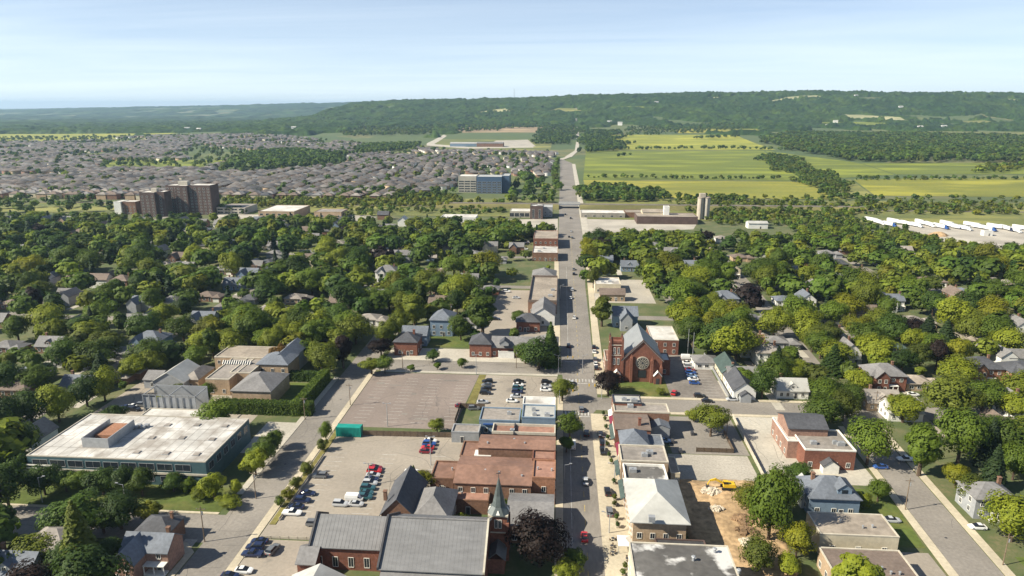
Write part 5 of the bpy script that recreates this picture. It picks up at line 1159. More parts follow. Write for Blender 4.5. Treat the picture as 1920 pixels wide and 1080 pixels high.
tf = np.array([(0, 1, 5), (0, 5, 4), (1, 2, 6), (1, 6, 5), (2, 3, 7), (2, 7, 6), (3, 0, 4), (3, 4, 7), (8, 9, 12), (9, 10, 13), (9, 13, 12), (10, 11, 13), (11, 8, 12), (11, 12, 13)])
for (x, y, side) in cand[n_ind:]:
    r = math.pi / 2 + side + rnd.uniform(-.15, .15) + (math.pi / 2 if rnd.random() < .3 else 0); c, s_ = math.cos(r), math.sin(r); k = rnd.uniform(.85, 1.12)
    vv = tv * (k, k, rnd.uniform(.70, .95)); w = np.stack([vv[:, 0] * c - vv[:, 1] * s_ + x, vv[:, 0] * s_ + vv[:, 1] * c + y, vv[:, 2]], -1)
    w[:, 2] += float(terr(x, y))
    V.append(w); Fq.append(tf + nv); nv += 14
    wc = np.array(rgb(rnd.choice(SPAL_W + ['siding_white', 'siding_white', 'brick_tan', 'siding_cream']))) * rnd.uniform(.9, 1.25); rcol = np.array(rgb(rnd.choice(SPAL_R))) * rnd.uniform(.6, 1.35)
    T.append(np.concatenate([np.repeat(wc[None], 8, 0), np.repeat(rcol[None], 6, 0)]))
o = link('subdivision_housing', np_mesh('subdivision_housing', np.concatenate(V), np.concatenate(Fq), ['house_tint'], np.concatenate(T))); o['kind'] = 'stuff'
o['label'] = 'far rows of brown-roofed subdivision houses reaching to the fields'

# ------------------------------------------------------------------ trees (built 10 m tall, then scaled)
def leaf_cloud(rng, kind, n, size):
    """leaf-spray quads of a crown: positions on many lobes, turned outwards"""
    C, N = [], []
    if kind == 'conifer':
        lv = 16
        for i in range(lv):
            t = i / (lv - 1); z = 1.0 + 8.8 * t; rad = 2.15 * (1 - t) ** .85 + .12
            m = max(6, int(n * (rad / 2.2) ** 1.2 / lv * 2.0))
            a = rng.uniform(0, 2 * np.pi, m); boughs = 9
            rr = rad * (.35 + .65 * rng.random(m) ** .6) * (.75 + .35 * np.abs(np.cos(a * boughs / 2 + i * 1.7)))
            C.append(np.stack([rr * np.cos(a), rr * np.sin(a), z - .35 * rr + rng.normal(0, .12, m)], -1))
            N.append(np.stack([np.cos(a) * .75, np.sin(a) * .75, np.full(m, .75)], -1) + rng.normal(0, .25, (m, 3)))
        return np.concatenate(C), np.concatenate(N)
    P = {'broad': (4.1, 4.0, 5.5, 44), 'round': (3.7, 4.0, 5.6, 34), 'tall': (2.2, 4.6, 5.2, 38), 'spread': (4.8, 3.5, 6.0, 44), 'young': (2.9, 3.7, 5.9, 22), 'shrub': (4.6, 4.2, 4.6, 22)}[kind]
    R0, Rz, zc, nl = P
    for i in range(nl):
        d = rng.normal(0, 1, 3); d[2] = d[2] * .8 + .25; d /= np.linalg.norm(d)
        c = np.array([R0, R0, Rz]) * d * rng.uniform(.45, .88) * np.array([1, 1, .95]) + (0, 0, zc)
        r = rng.uniform(.17, .40) * min(R0, Rz) * (1.12 if kind == 'young' else 1)
        m = max(4, int(n / nl * (r / (.32 * min(R0, Rz))) ** 2))
        u = rng.normal(0, 1, (m, 3)); u /= np.linalg.norm(u, axis=1)[:, None]
        u = u[(u @ d > -.45) & (u[:, 2] > -.75)]
        C.append(c + u * r * rng.uniform(.78, 1.12, (len(u), 1))); N.append(u * .8 + .75 * d + (0, 0, .25) + rng.normal(0, .22, u.shape))
    m = n // 4                     # loose inner sprays that close most of the gaps
    u = rng.normal(0, 1, (m, 3)); u /= np.linalg.norm(u, axis=1)[:, None]
    C.append((0, 0, zc) + u * np.array([R0, R0, Rz]) * rng.uniform(.35, .78, (m, 1))); N.append(u + (0, 0, .3) + rng.normal(0, .25, u.shape))
    return np.concatenate(C), np.concatenate(N)
def quads(rng, C, N, size):
    N = N / np.linalg.norm(N, axis=1)[:, None]
    a = np.cross(N, rng.normal(0, 1, N.shape)); a /= np.linalg.norm(a, axis=1)[:, None] + 1e-9; b = np.cross(N, a)
    s1 = size * rng.uniform(.6, 1.3, (len(C), 1)); s2 = size * rng.uniform(.45, 1.0, (len(C), 1))
    bend = N * s1 * .18
    V = np.stack([C - a * s1, C - b * s2 + bend, C + a * s1 * .9, C + b * s2 + bend], 1)
    return V
def crown_mesh(seed, kind, n, size, m):
    rng = np.random.default_rng(seed); C, N = leaf_cloud(rng, kind, n, size); V = quads(rng, C, N, size)
    return np_mesh('crown', V.reshape(-1, 3), np.arange(len(V) * 4).reshape(-1, 4), [m])
def trunk_mesh(seed, kind):
    r = random.Random(seed); mb = MB()
    if kind == 'conifer': mb.cyl((0, 0, -.3), (0, 0, 9), .22, .04, 6)
    elif kind == 'shrub':
        for i in range(4): mb.cyl((0, 0, -.2), (r.uniform(-1.5, 1.5), r.uniform(-1.5, 1.5), 4), .16, .05, 5)
    else:
        h0 = 3.2 if kind != 'tall' else 2.4
        mb.cyl((0, 0, -.3), (0, 0, h0), .30, .22, 7); mb.cyl((0, 0, h0), (.2, .1, 7.5), .22, .06, 6)
        for i in range(5):
            t = i * 1.257 + r.uniform(-.3, .3); q = r.uniform(1.2, 2.3) * (.55 if kind == 'tall' else 1)
            mb.cyl((0, 0, h0 - .2 + .35 * i), (q * math.cos(t), q * math.sin(t), h0 + 2.2 + .4 * i), .13, .04, 5)
    return mb.mesh('trunk', ['bark'])
KINDS_ = ['broad', 'round', 'tall', 'spread', 'young', 'conifer', 'shrub']
CROWN, TRUNK = {}, {}
for k in KINDS_:
    for v in range(3 if k in ('broad', 'round', 'spread') else 2):
        CROWN[k, v] = crown_mesh(100 + 7 * v + len(k), k, 7000 if k != 'conifer' else 4500, .225 if k != 'conifer' else .24, 'leaf_mid'); TRUNK[k, v] = trunk_mesh(v + 3, k)
TN = {'broad': 'broad', 'round': 'rounded', 'tall': 'tall slender', 'spread': 'wide-spreading', 'young': 'young', 'conifer': 'spruce-like', 'shrub': 'bushy'}
CN = {'dark': 'dark green', 'mid': 'mid-green', 'light': 'light green', 'yellow': 'yellow-green', 'olive': 'olive green', 'purple': 'dark purple', 'conifer': 'blue-green', 'rust': 'rusty orange'}
TREES = []                         # (x, y, H, width factor, kind, colour)
def tpx(x, yb, wpx, hpx, kind, col):
    X, Y = gp(x, yb); lo, hi = 0, 40
    for _ in range(30):
        m = (lo + hi) / 2
        if pix(X, Y, m)[1] > yb - hpx: lo = m
        else: hi = m
    half = {'broad': 3.7, 'round': 3.3, 'tall': 2.1, 'spread': 4.4, 'young': 2.7, 'conifer': 2.2, 'shrub': 4.4}[kind]
    H = max(1.5, lo); kx_ = (wpx * mpp(yb) / 2) / (half * H / 10)
    TREES.append((X, Y, H, min(1.8, max(.6, kx_)), kind, col))
rnd.seed(5)
for q in [
    (158, 1078, 80, 140, 'conifer', 'olive'), (228, 992, 75, 70, 'broad', 'dark'), (195, 1000, 60, 60, 'round', 'mid'), (18, 955, 70, 90, 'broad', 'dark'), (8, 1020, 50, 85, 'tall', 'dark'), (85, 928, 60, 58, 'broad', 'dark'), (125, 922, 40, 42, 'round', 'dark'), (152, 926, 44, 48, 'round', 'mid'),
    (195, 928, 56, 52, 'broad', 'dark'), (236, 930, 48, 56, 'round', 'dark'), (268, 930, 44, 52, 'round', 'mid'), (326, 922, 40, 34, 'round', 'dark'), (352, 920, 34, 26, 'shrub', 'mid'), (402, 936, 44, 52, 'broad', 'light'), (376, 936, 36, 30, 'shrub', 'light'), (444, 932, 22, 34, 'round', 'light'), (432, 952, 52, 26, 'shrub', 'light'),
    (282, 986, 42, 46, 'young', 'yellow'), (75, 1062, 70, 62, 'broad', 'light'), (25, 1078, 50, 50, 'round', 'mid'), (215, 1060, 55, 55, 'broad', 'dark'), (190, 1078, 50, 45, 'shrub', 'dark'), (120, 1078, 55, 60, 'broad', 'dark'),
    (45, 860, 70, 70, 'broad', 'mid'), (14, 820, 70, 85, 'broad', 'dark'), (62, 800, 70, 75, 'broad', 'dark'), (112, 792, 56, 76, 'broad', 'light'), (35, 900, 50, 55, 'round', 'dark'), (20, 745, 70, 70, 'broad', 'dark'), (75, 742, 70, 60, 'round', 'mid'),
    (120, 690, 60, 60, 'broad', 'dark'), (195, 720, 55, 62, 'conifer', 'conifer'), (185, 690, 60, 55, 'broad', 'mid'), (250, 712, 50, 48, 'round', 'light'), (290, 700, 45, 46, 'broad', 'light'), (330, 760, 50, 40, 'round', 'olive'), (385, 760, 40, 45, 'round', 'mid'), (370, 690, 46, 45, 'broad', 'mid'), (395, 640, 50, 50, 'broad', 'yellow'),
    (430, 660, 55, 45, 'round', 'light'), (345, 640, 55, 50, 'broad', 'mid'), (470, 640, 60, 60, 'broad', 'light'), (500, 660, 45, 45, 'round', 'mid'), (528, 692, 36, 50, 'young', 'rust'), (612, 705, 52, 66, 'broad', 'olive'), (560, 650, 48, 52, 'broad', 'light'), (600, 640, 55, 60, 'broad', 'light'), (640, 660, 50, 50, 'round', 'light'), (668, 645, 55, 60, 'broad', 'light'), (575, 675, 45, 42, 'round', 'mid'),
    (480, 892, 44, 52, 'round', 'light'), (494, 874, 40, 50, 'round', 'mid'), (508, 858, 38, 48, 'round', 'mid'), (520, 842, 30, 38, 'round', 'mid'), (697, 702, 34, 32, 'young', 'light'), (722, 700, 36, 34, 'spread', 'mid'), (770, 697, 14, 14, 'young', 'mid'), (820, 693, 14, 14, 'young', 'mid'), (866, 690, 18, 20, 'round', 'mid'), (812, 678, 22, 24, 'round', 'dark'), (715, 668, 40, 34, 'round', 'purple'),
    (778, 618, 46, 78, 'tall', 'light'), (745, 562, 36, 58, 'broad', 'yellow'), (700, 585, 46, 50, 'broad', 'mid'), (905, 628, 48, 86, 'tall', 'mid'), (880, 570, 50, 60, 'broad', 'mid'), (1010, 692, 66, 62, 'broad', 'dark'), (1032, 684, 44, 80, 'conifer', 'dark'), (985, 682, 40, 40, 'round', 'mid'), (972, 610, 26, 30, 'round', 'mid'),
    (1054, 752, 40, 44, 'round', 'light'), (1068, 822, 42, 50, 'broad', 'mid'), (1062, 848, 28, 30, 'young', 'mid'), (1012, 1062, 96, 100, 'broad', 'purple'), (1075, 1068, 46, 40, 'spread', 'mid'), (1062, 1090, 50, 40, 'spread', 'light'), (968, 940, 70, 26, 'shrub', 'mid'), (868, 990, 40, 30, 'shrub', 'light'),
    (1140, 742, 48, 48, 'round', 'purple'), (1128, 612, 34, 66, 'tall', 'olive'), (1106, 506, 28, 52, 'broad', 'yellow'), (1120, 470, 42, 44, 'broad', 'dark'), (1100, 480, 26, 36, 'round', 'yellow'), (1112, 540, 26, 40, 'round', 'olive'), (1332, 818, 82, 62, 'spread', 'light'), (1300, 790, 30, 26, 'shrub', 'light'),
    (1440, 1015, 92, 145, 'broad', 'mid'), (1405, 965, 55, 60, 'broad', 'yellow'), (1430, 985, 60, 100, 'tall', 'mid'), (1492, 1045, 60, 70, 'broad', 'yellow'), (1476, 1082, 46, 44, 'round', 'light'), (1420, 1075, 60, 70, 'broad', 'olive'), (1474, 960, 50, 70, 'broad', 'dark'),
    (1352, 662, 82, 74, 'broad', 'dark'), (1545, 762, 58, 58, 'broad', 'mid'), (1592, 765, 50, 50, 'broad', 'mid'), (1625, 872, 66, 92, 'broad', 'mid'), (1580, 790, 55, 60, 'broad', 'olive'), (1722, 892, 56, 112, 'tall', 'mid'), (1795, 868, 90, 110, 'broad', 'mid'), (1692, 792, 60, 54, 'round', 'light'), (1750, 752, 30, 26, 'round', 'yellow'), (1822, 948, 60, 56, 'broad', 'olive'), (1790, 915, 44, 46, 'round', 'yellow'), (1858, 970, 46, 46, 'broad', 'dark'),
    (1895, 1015, 90, 90, 'broad', 'light'), (1885, 870, 80, 90, 'broad', 'mid'), (1840, 770, 64, 62, 'round', 'mid'), (1900, 790, 60, 56, 'round', 'light'), (1855, 835, 60, 60, 'broad', 'dark'), (1645, 940, 42, 42, 'round', 'mid'), (1618, 952, 30, 30, 'shrub', 'light'), (1428, 748, 46, 60, 'broad', 'dark'), (1498, 712, 42, 38, 'round', 'light'), (1462, 700, 40, 50, 'tall', 'olive'), (1390, 722, 36, 34, 'round', 'mid'), (1480, 690, 40, 46, 'tall', 'mid'),
    (1470, 830, 22, 28, 'shrub', 'olive'), (1495, 905, 46, 40, 'broad', 'dark'), (1238, 740, 18, 14, 'shrub', 'olive'), (820, 812, 26, 28, 'round', 'light'), (790, 922, 40, 40, 'round', 'yellow'), (776, 898, 16, 26, 'conifer', 'dark'), (612, 828, 26, 40, 'broad', 'mid'), (606, 845, 22, 26, 'shrub', 'olive'), (576, 892, 32, 30, 'shrub', 'olive'), (555, 915, 24, 24, 'shrub', 'olive'), (540, 935, 24, 22, 'shrub', 'yellow'), (526, 950, 20, 22, 'shrub', 'mid'),
    (1505, 640, 70, 64, 'broad', 'light'), (1715, 640, 50, 46, 'broad', 'purple'), (1690, 700, 50, 46, 'round', 'dark'), (1760, 680, 60, 56, 'broad', 'mid'), (1735, 650, 46, 60, 'conifer', 'conifer'), (1560, 610, 50, 50, 'broad', 'mid'), (1620, 660, 55, 60, 'broad', 'mid'), (1560, 700, 50, 55, 'conifer', 'dark'), (1860, 650, 60, 60, 'broad', 'mid'), (1820, 640, 60, 60, 'broad', 'olive'),
]: tpx(*q)
hand = len(TREES)
def colour(x, y):
    f = float(vnoise(x, y, 60, 21)); r = rnd.random() * .75 + f * .35
    east = x > 20
    for c, p in ((('olive', .20), ('light', .50), ('yellow', .55), ('mid', .90), ('dark', 2)) if east else (('olive', .14), ('light', .38), ('yellow', .41), ('mid', .74), ('dark', 2))):
        if r < p: return c
def wooded(x, y): return float(vnoise(x, y, 45, 33))
step = 7.4
for gx_ in np.arange(-620, 540, step):
    for gy_ in np.arange(100, 745, step):
        x, y = gx_ + rnd.uniform(-3.4, 3.4), gy_ + rnd.uniform(-3.4, 3.4)
        if -78 < x < 62 and y < 300: continue
        if not inview(x, y, 8, 60, 30): continue
        if y > (640 if x < 0 else 582 if x < 205 else 640): continue
        if rnd.random() > .62 + .38 * wooded(x, y): continue
        if 17 < x < 60 and 290 < y < 388: continue
        shopback = -44 < x < 0 and 300 < y < 560
        if shopback and rnd.random() < .6: continue
        r = 2.5
        if inkeep(x, y) or infoot(x, y, r): continue
        if any((x - t[0]) ** 2 + (y - t[1]) ** 2 < (2.6 + .20 * t[2]) ** 2 for t in TREES[-70:]) or any((x - t[0]) ** 2 + (y - t[1]) ** 2 < (2.2 + .26 * t[2]) ** 2 for t in TREES[:hand]): continue
        rr = rnd.random()
        kind = 'broad' if rr < .42 else 'round' if rr < .64 else 'spread' if rr < .74 else 'tall' if rr < .84 else 'conifer' if rr < .90 else 'young'
        H = rnd.triangular(7.5, 21, 13) if kind != 'young' else rnd.uniform(4, 7)
        if y > (575 if x < 0 else 525): H = min(H, 11) * (.75 if y > 585 and x > 0 else 1)
        if shopback: H = min(H, 8)
        if rnd.random() < .13: H *= .5; kind = 'shrub'
        col = 'conifer' if kind == 'conifer' else ('purple' if rnd.random() < .025 else colour(x, y))
        TREES.append((x, y, H, rnd.uniform(.95, 1.45), kind, col))
def apparent(t):
    a, b_ = pix(t[0], t[1], 0), pix(t[0], t[1], t[2]); return (a[1] - b_[1]) * (1 if 0 < a[0] < 1920 and b_[1] < 1075 else .3)
rest = TREES[hand:]; rest.sort(key=apparent, reverse=True)
n_tree = 300
for t in TREES[:hand] + rest[:n_tree - hand]:
    x, y, H, kx_, kind, col = t
    v = rnd.randrange(3 if kind in ('broad', 'round', 'spread') else 2); k = H / 10
    is_shrub = kind == 'shrub'
    o = thing('shrub' if is_shrub else 'tree', '', 'shrub' if is_shrub else 'tree', (x, y, 0), rnd.uniform(0, 6.28), 'trees and shrubs of the town', scale=(k * kx_ * rnd.uniform(.86, 1.14), k * kx_ * rnd.uniform(.86, 1.14), k))
    link('trunk', TRUNK[kind, v], o); c = link('crown', CROWN[kind, v], o); setmat(c, 'leaf_' + col)
    size = '' if kind in ('young', 'shrub') else ('large ' if H > 13 else 'small ' if H < 8 else '')
    REG.append((o, f'{size}{CN[col]} {TN[kind]} {"shrub" if is_shrub else "tree"}', x, y))
# the remaining town trees, too many and too far to single out
LOWK = {}
for k in KINDS_:
    for v in range(3):
        rng = np.random.default_rng(500 + v); C, N = leaf_cloud(rng, k, 430 if k != 'conifer' else 200, 1); LOWK[k, v] = quads(rng, C, N, .90 if k != 'conifer' else .8)
def tree_mass(name, lst, label, kit):
    Vs, Ts = [], []
    for (x, y, H, kx_, kind, col) in lst:
        q = kit[kind, rnd.randrange(3)]; a = rnd.uniform(0, 6.28); c, s_ = math.cos(a), math.sin(a); k = H / 10
        w = np.empty_like(q); w[..., 0] = (q[..., 0] * c - q[..., 1] * s_) * k * kx_ + x; w[..., 1] = (q[..., 0] * s_ + q[..., 1] * c) * k * kx_ + y; w[..., 2] = q[..., 2] * k + float(terr(x, y))
        Vs.append(w); base = np.array(LEAFCOL[col]) * rnd.uniform(.75, 1.25) * (1, rnd.uniform(.92, 1.08), 1)
        Ts.append(base[None] * nprng.uniform(.85, 1.15, (len(q), 1)))
    V = np.concatenate(Vs); o = link(name, np_mesh(name, V.reshape(-1, 3), np.arange(len(V) * V.shape[1]).reshape(-1, V.shape[1]), ['leaf_tint'], np.concatenate(Ts)))
    o['kind'] = 'stuff'; o['label'] = label; return o
tree_mass('town_tree_canopy', rest[n_tree - hand:], 'dense canopy of further garden trees across the town', LOWK)
# woods, hedgerows and scrub beyond the railway
ico = MB(); _t = (1 + 5 ** .5) / 2
iv = np.array([(-1, _t, 0), (1, _t, 0), (-1, -_t, 0), (1, -_t, 0), (0, -1, _t), (0, 1, _t), (0, -1, -_t), (0, 1, -_t), (_t, 0, -1), (_t, 0, 1), (-_t, 0, -1), (-_t, 0, 1)]) / (1 + _t * _t) ** .5
if_ = np.array([(0, 11, 5), (0, 5, 1), (0, 1, 7), (0, 7, 10), (0, 10, 11), (1, 5, 9), (5, 11, 4), (11, 10, 2), (10, 7, 6), (7, 1, 8), (3, 9, 4), (3, 4, 2), (3, 2, 6), (3, 6, 8), (3, 8, 9), (4, 9, 5), (2, 4, 11), (6, 2, 10), (8, 6, 7), (9, 8, 1)])
FARK = {}
for k in KINDS_:
    for v in range(3):
        rng = np.random.default_rng(700 + v); C, N = leaf_cloud(rng, k, 60, 1); ix_ = rng.permutation(len(C))[:38]; FARK[k, v] = quads(rng, C[ix_], N[ix_], 2.0)
WOOD = []
rnd.seed(77)
cand_cell = {}
for q in cand: cand_cell.setdefault((int(q[0] // 40), int(q[1] // 40)), []).append(q)
def wood(poly, spacing, hr, pal, dens=1.0, kinds=('broad', 'round', 'spread', 'tall')):
    xs = [q[0] for q in poly]; ys = [q[1] for q in poly]
    for x in np.arange(min(xs), max(xs), spacing):
        for y in np.arange(min(ys), max(ys), spacing):
            a, b_ = x + rnd.uniform(-.45, .45) * spacing, y + rnd.uniform(-.45, .45) * spacing
            j_ = (float(vnoise(a, b_, 60, 71)) - .5) * spacing * 6, (float(vnoise(a, b_, 60, 72)) - .5) * spacing * 6
            if rnd.random() < dens * (.55 + .6 * float(vnoise(a, b_, 45, 73))) and inpoly(a + j_[0], b_ + j_[1], poly) and inview(a, b_, 5): WOOD.append((a, b_, rnd.uniform(*hr), rnd.uniform(1, 1.3), rnd.choice(kinds), rnd.choice(pal)))
def row(pts, spacing, hr, pal, width=3, dens=1.0, kinds=('round', 'broad', 'shrub')):
    pts = pp(*pts)
    for (a, b_), (c, d) in zip(pts, pts[1:]):
        L = math.hypot(c - a, d - b_)
        for i in range(int(L / spacing)):
            t = (i + rnd.random()) * spacing / L
            if rnd.random() < dens: WOOD.append((a + (c - a) * t + rnd.uniform(-width, width), b_ + (d - b_) * t + rnd.uniform(-width, width), rnd.uniform(*hr), rnd.uniform(1, 1.4), rnd.choice(kinds), rnd.choice(pal)))
DG, MG, YG = ['dark', 'dark', 'mid'], ['mid', 'mid', 'dark', 'olive'], ['olive', 'light', 'yellow', 'mid']
wood(pp((398, 321), (500, 319), (645, 308), (650, 292), (560, 284), (470, 292)), 10, (10, 16), DG + ['mid'])
wood(pp((660, 290), (770, 282), (790, 272), (680, 274)), 11, (9, 14), DG + ['mid'])
wood([(585, 1455), (930, 1480), (1700, 1500), (1750, 2250), (1500, 2500), (800, 2600), (640, 2300), (610, 1850)], 14, (12, 18), DG + ['mid', 'mid', 'olive'])
wood([(690, 1240), (1300, 1300), (1300, 1480), (930, 1470)], 13, (6, 12), YG)
wood(pp((1420, 300), (1450, 291), (1490, 297), (1560, 338), (1605, 372), (1560, 372), (1510, 346), (1435, 308)), 8, (5, 9), ['mid', 'olive', 'dark'])
wood(pp((1090, 286), (1165, 284), (1160, 255), (1092, 255)), 12, (9, 14), DG)
wood(pp((1010, 272), (1072, 272), (1076, 246), (1012, 246)), 13, (8, 13), DG)
wood(pp((1090, 378), (1245, 378), (1245, 362), (1092, 352)), 8, (7, 12), DG + MG)
wood(pp((1250, 380), (1420, 382), (1420, 374), (1252, 372)), 9, (6, 9), MG)
row([(1100, 333), (1200, 334), (1330, 336), (1470, 336)], 7, (3, 8.5), ['olive', 'mid', 'dark'], 4, 1.0)
row([(1185, 281), (1300, 279), (1500, 282)], 9, (6, 13), DG, 8)
row([(1300, 264), (1390, 262)], 10, (8, 14), DG, 8); row([(1165, 272), (1200, 270)], 12, (6, 12), DG, 8, .5)
row([(1600, 336), (1750, 337), (1920, 336)], 6, (4, 8), MG, 5); row([(1600, 338), (1750, 338)], 9, (3, 6), YG, 6)
for yy in (372, 378, 384, 391, 399): row([(1280, yy), (1600, yy + 2), (1925, yy + 3)], 6.5, (3, 8), YG + MG, 6, .75)
wood(pp((1335, 424), (1610, 424), (1620, 398), (1340, 396)), 7, (3.5, 7.5), YG + MG, 1.0, ('round', 'shrub', 'broad'))
wood(pp((1250, 394), (1925, 402), (1925, 384), (1250, 380)), 7.5, (3, 7), YG + ['olive'], .8, ('round', 'shrub'))
wood(pp((640, 407), (950, 401), (950, 391), (640, 394)), 7.5, (3, 6.5), YG + MG, .9, ('round', 'shrub', 'broad'))
wood(pp((640, 262), (860, 257), (1005, 250), (1005, 240), (640, 242)), 17, (8, 14), DG + MG, .8)
wood(pp((-30, 252), (330, 249), (640, 246), (640, 238), (-30, 243)), 24, (8, 14), DG + MG, .8)
wood(pp((1170, 262), (1420, 252), (1420, 246), (1170, 250)), 16, (7, 13), DG + MG, .6)
wood(pp((400, 391), (620, 390), (855, 388), (855, 366), (620, 367), (400, 370)), 6.5, (3.5, 7.5), YG + ['light', 'olive', 'yellow'], 1.1, ('round', 'shrub', 'broad'))
for yy in (362, 368, 374): row([(620, yy), (850, yy)], 8, (7, 12), DG + MG, 6, .7)
for yy in (356, 364, 372, 380): row([(955, yy), (1045, yy)], 8, (8, 14), DG + ['mid', 'light'], 7, .85)
row([(980, 335), (1005, 350)], 8, (12, 18), DG, 12); row([(850, 384), (960, 380)], 7, (5, 9), YG, 7)
for yy in (362, 370, 378, 388, 396): row([(-5, yy + 4), (100, yy + 2), (210, yy)], 8, (6, 12), DG + MG, 8, .75)
for yy in (392, 400): row([(400, yy), (480, yy)], 8, (6, 11), DG + MG, 6)
row([(1045, 300), (1040, 330), (1045, 360)], 10, (5, 9), MG, 4); row([(1160, 295), (1180, 290)], 14, (6, 10), DG, 8, .6)
for i in range(6500):              # garden trees of the subdivision
    x, y = rnd.uniform(-2000, -20), rnd.uniform(800, 2500)
    if rnd.random() < (.10 if y < 1150 else .20) + (.60 if y < 1150 else .95) * float(vnoise(x, y, 110, 61)) and inpoly(x, y, P_) and not any((x - a) ** 2 + (y - b_) ** 2 < 36 for a, b_, _ in cand_cell.get((int(x // 40), int(y // 40)), ())): WOOD.append((x, y, rnd.uniform(7, 12.5), 1.1, 'round', rnd.choice(DG + MG + ['light'])))
tree_mass('woodland_and_hedgerows', WOOD, 'woods, hedgerows and scrub between the far fields', FARK)
# forest on the escarpment and in the far valley: one rough canopy sheet
def canopy(name, xr, yr, step, hgt, mask, label):
    gx_ = np.arange(*xr, step); gy_ = np.arange(*yr, step * 1.25); X, Y = np.meshgrid(gx_, gy_)
    X = X + nprng.uniform(-.4, .4, X.shape) * step; Y = Y + nprng.uniform(-.4, .4, Y.shape) * step
    ok = mask(X, Y) & (X / np.maximum(Y, 1) > -1.0) & (X / np.maximum(Y, 1) < .82)
    for p in KEEP:
        ok &= ~inpoly_np(X, Y, p)
    hh = hgt * (.15 + .85 * nprng.random(X.shape)) * (.35 + 1.2 * vnoise(X, Y, step * 5, 14))
    Z = terr(X, Y) + np.where(ok, hh, -3)
    n_ = len(gx_); k = (np.arange(len(gy_) - 1)[:, None] * n_ + np.arange(n_ - 1)[None]).ravel()
    Fq = np.stack([k, k + 1, k + n_ + 1, k + n_], -1); Fq = Fq[ok.ravel()[Fq].any(1)]
    used, inv = np.unique(Fq, return_inverse=True); V = np.stack([X, Y, Z], -1).reshape(-1, 3)[used]; Fq = inv.reshape(Fq.shape)
    Fq = np.concatenate([Fq[:, :3], Fq[:, [0, 2, 3]]])
    cx_, cy_ = V[Fq[:, 0], 0], V[Fq[:, 0], 1]; f = vnoise(cx_, cy_, step * 14, 4)[:, None]; g_ = nprng.random((len(Fq), 1))
    f2 = vnoise(cx_, cy_, step * 5, 6)[:, None]; T = (np.array(LEAFCOL['dark']) * (1 - f) + np.array(LEAFCOL['mid']) * f); T = T * (1 - .4 * sstep(.6, .85, f2)) + np.array(LEAFCOL['light']) * .4 * sstep(.6, .85, f2); T = T * (.6 + .5 * g_) * (.7 + .5 * f2[::-1]) * np.array([.82, .95, 1.1])
    o = link(name, np_mesh(name, V, Fq, ['leaf_tint'], T)); o['kind'] = 'stuff'; o['label'] = label; return len(Fq)
def m_ridge(X, Y):
    d = np.clip((Y - 2500) / 1100, 0, 1)
    return (vnoise(X, Y, 260, 9) * .55 + vnoise(X, Y, 90, 10) * .45 > .56 - .34 * d) & (Y > 2250 + 300 * vnoise(X, Y * 0, 500, 2))
n1 = canopy('escarpment_forest', (-2900, 3700), (2250, 4900), 12, 17, m_ridge, 'green forest covering the long escarpment ridge')
def m_far(X, Y): return (vnoise(X, Y, 700, 41) * .5 + vnoise(X, Y, 200, 42) * .5 > .46) & (X < -.22 * Y)
n2 = canopy('valley_forest', (-11500, -600), (3000, 10800), 42, 18, m_far, 'blue-green woods of the far valley and hills')
# scattered pale farm buildings on the slope
for i, (px_, py_) in enumerate(((1140, 233), (1160, 235), (1545, 240), (1716, 243), (1760, 242), (1675, 205), (1225, 196), (1590, 183), (358, 245), (380, 247), (556, 244), (1558, 232))):
    r_ = gp(px_, 300); t = r_[0] / r_[1]; Y = 2600 + 15
    for Y in range(2200, 5200, 10):
        if pix(t * Y, Y, float(terr(t * Y, Y)))[1] <= py_: break
    o = thing('farm_building', '', 'farm building', (t * Y, Y, float(terr(t * Y, Y)) + 8), rnd.uniform(-.3, .3), 'farm buildings on the far slope')
    mb = MB(); wall_mb(mb, -10, 10, -5, 5, 4, 'gable_x', 3, z0=-9); link('wall', mb.mesh('wall', ['siding_white']), o)
    mb = MB(); gable_mb(mb, -10, 10, -5, 5, 4, 3, 'x', 1, .4); link('roof', mb.mesh('roof', ['roof_metal_pale' if i % 3 else 'roof_white']), o)
    o['label'] = ['white barn left of a pair below the ridge by the road', 'white barn, other of the pair below the ridge by the road', 'pale barn in the middle of the far slope', 'white barn by the pale field', 'second white barn by the pale field, further right', 'white house high on the wooded ridge', 'small white house in the ridge woods above the road', 'pale house on the ridge crest',
                  'white barn in the far west valley', 'twin white barn in the far west valley', 'white barn behind the subdivision woods', 'small pale barn left of the mid-slope barn'][i]

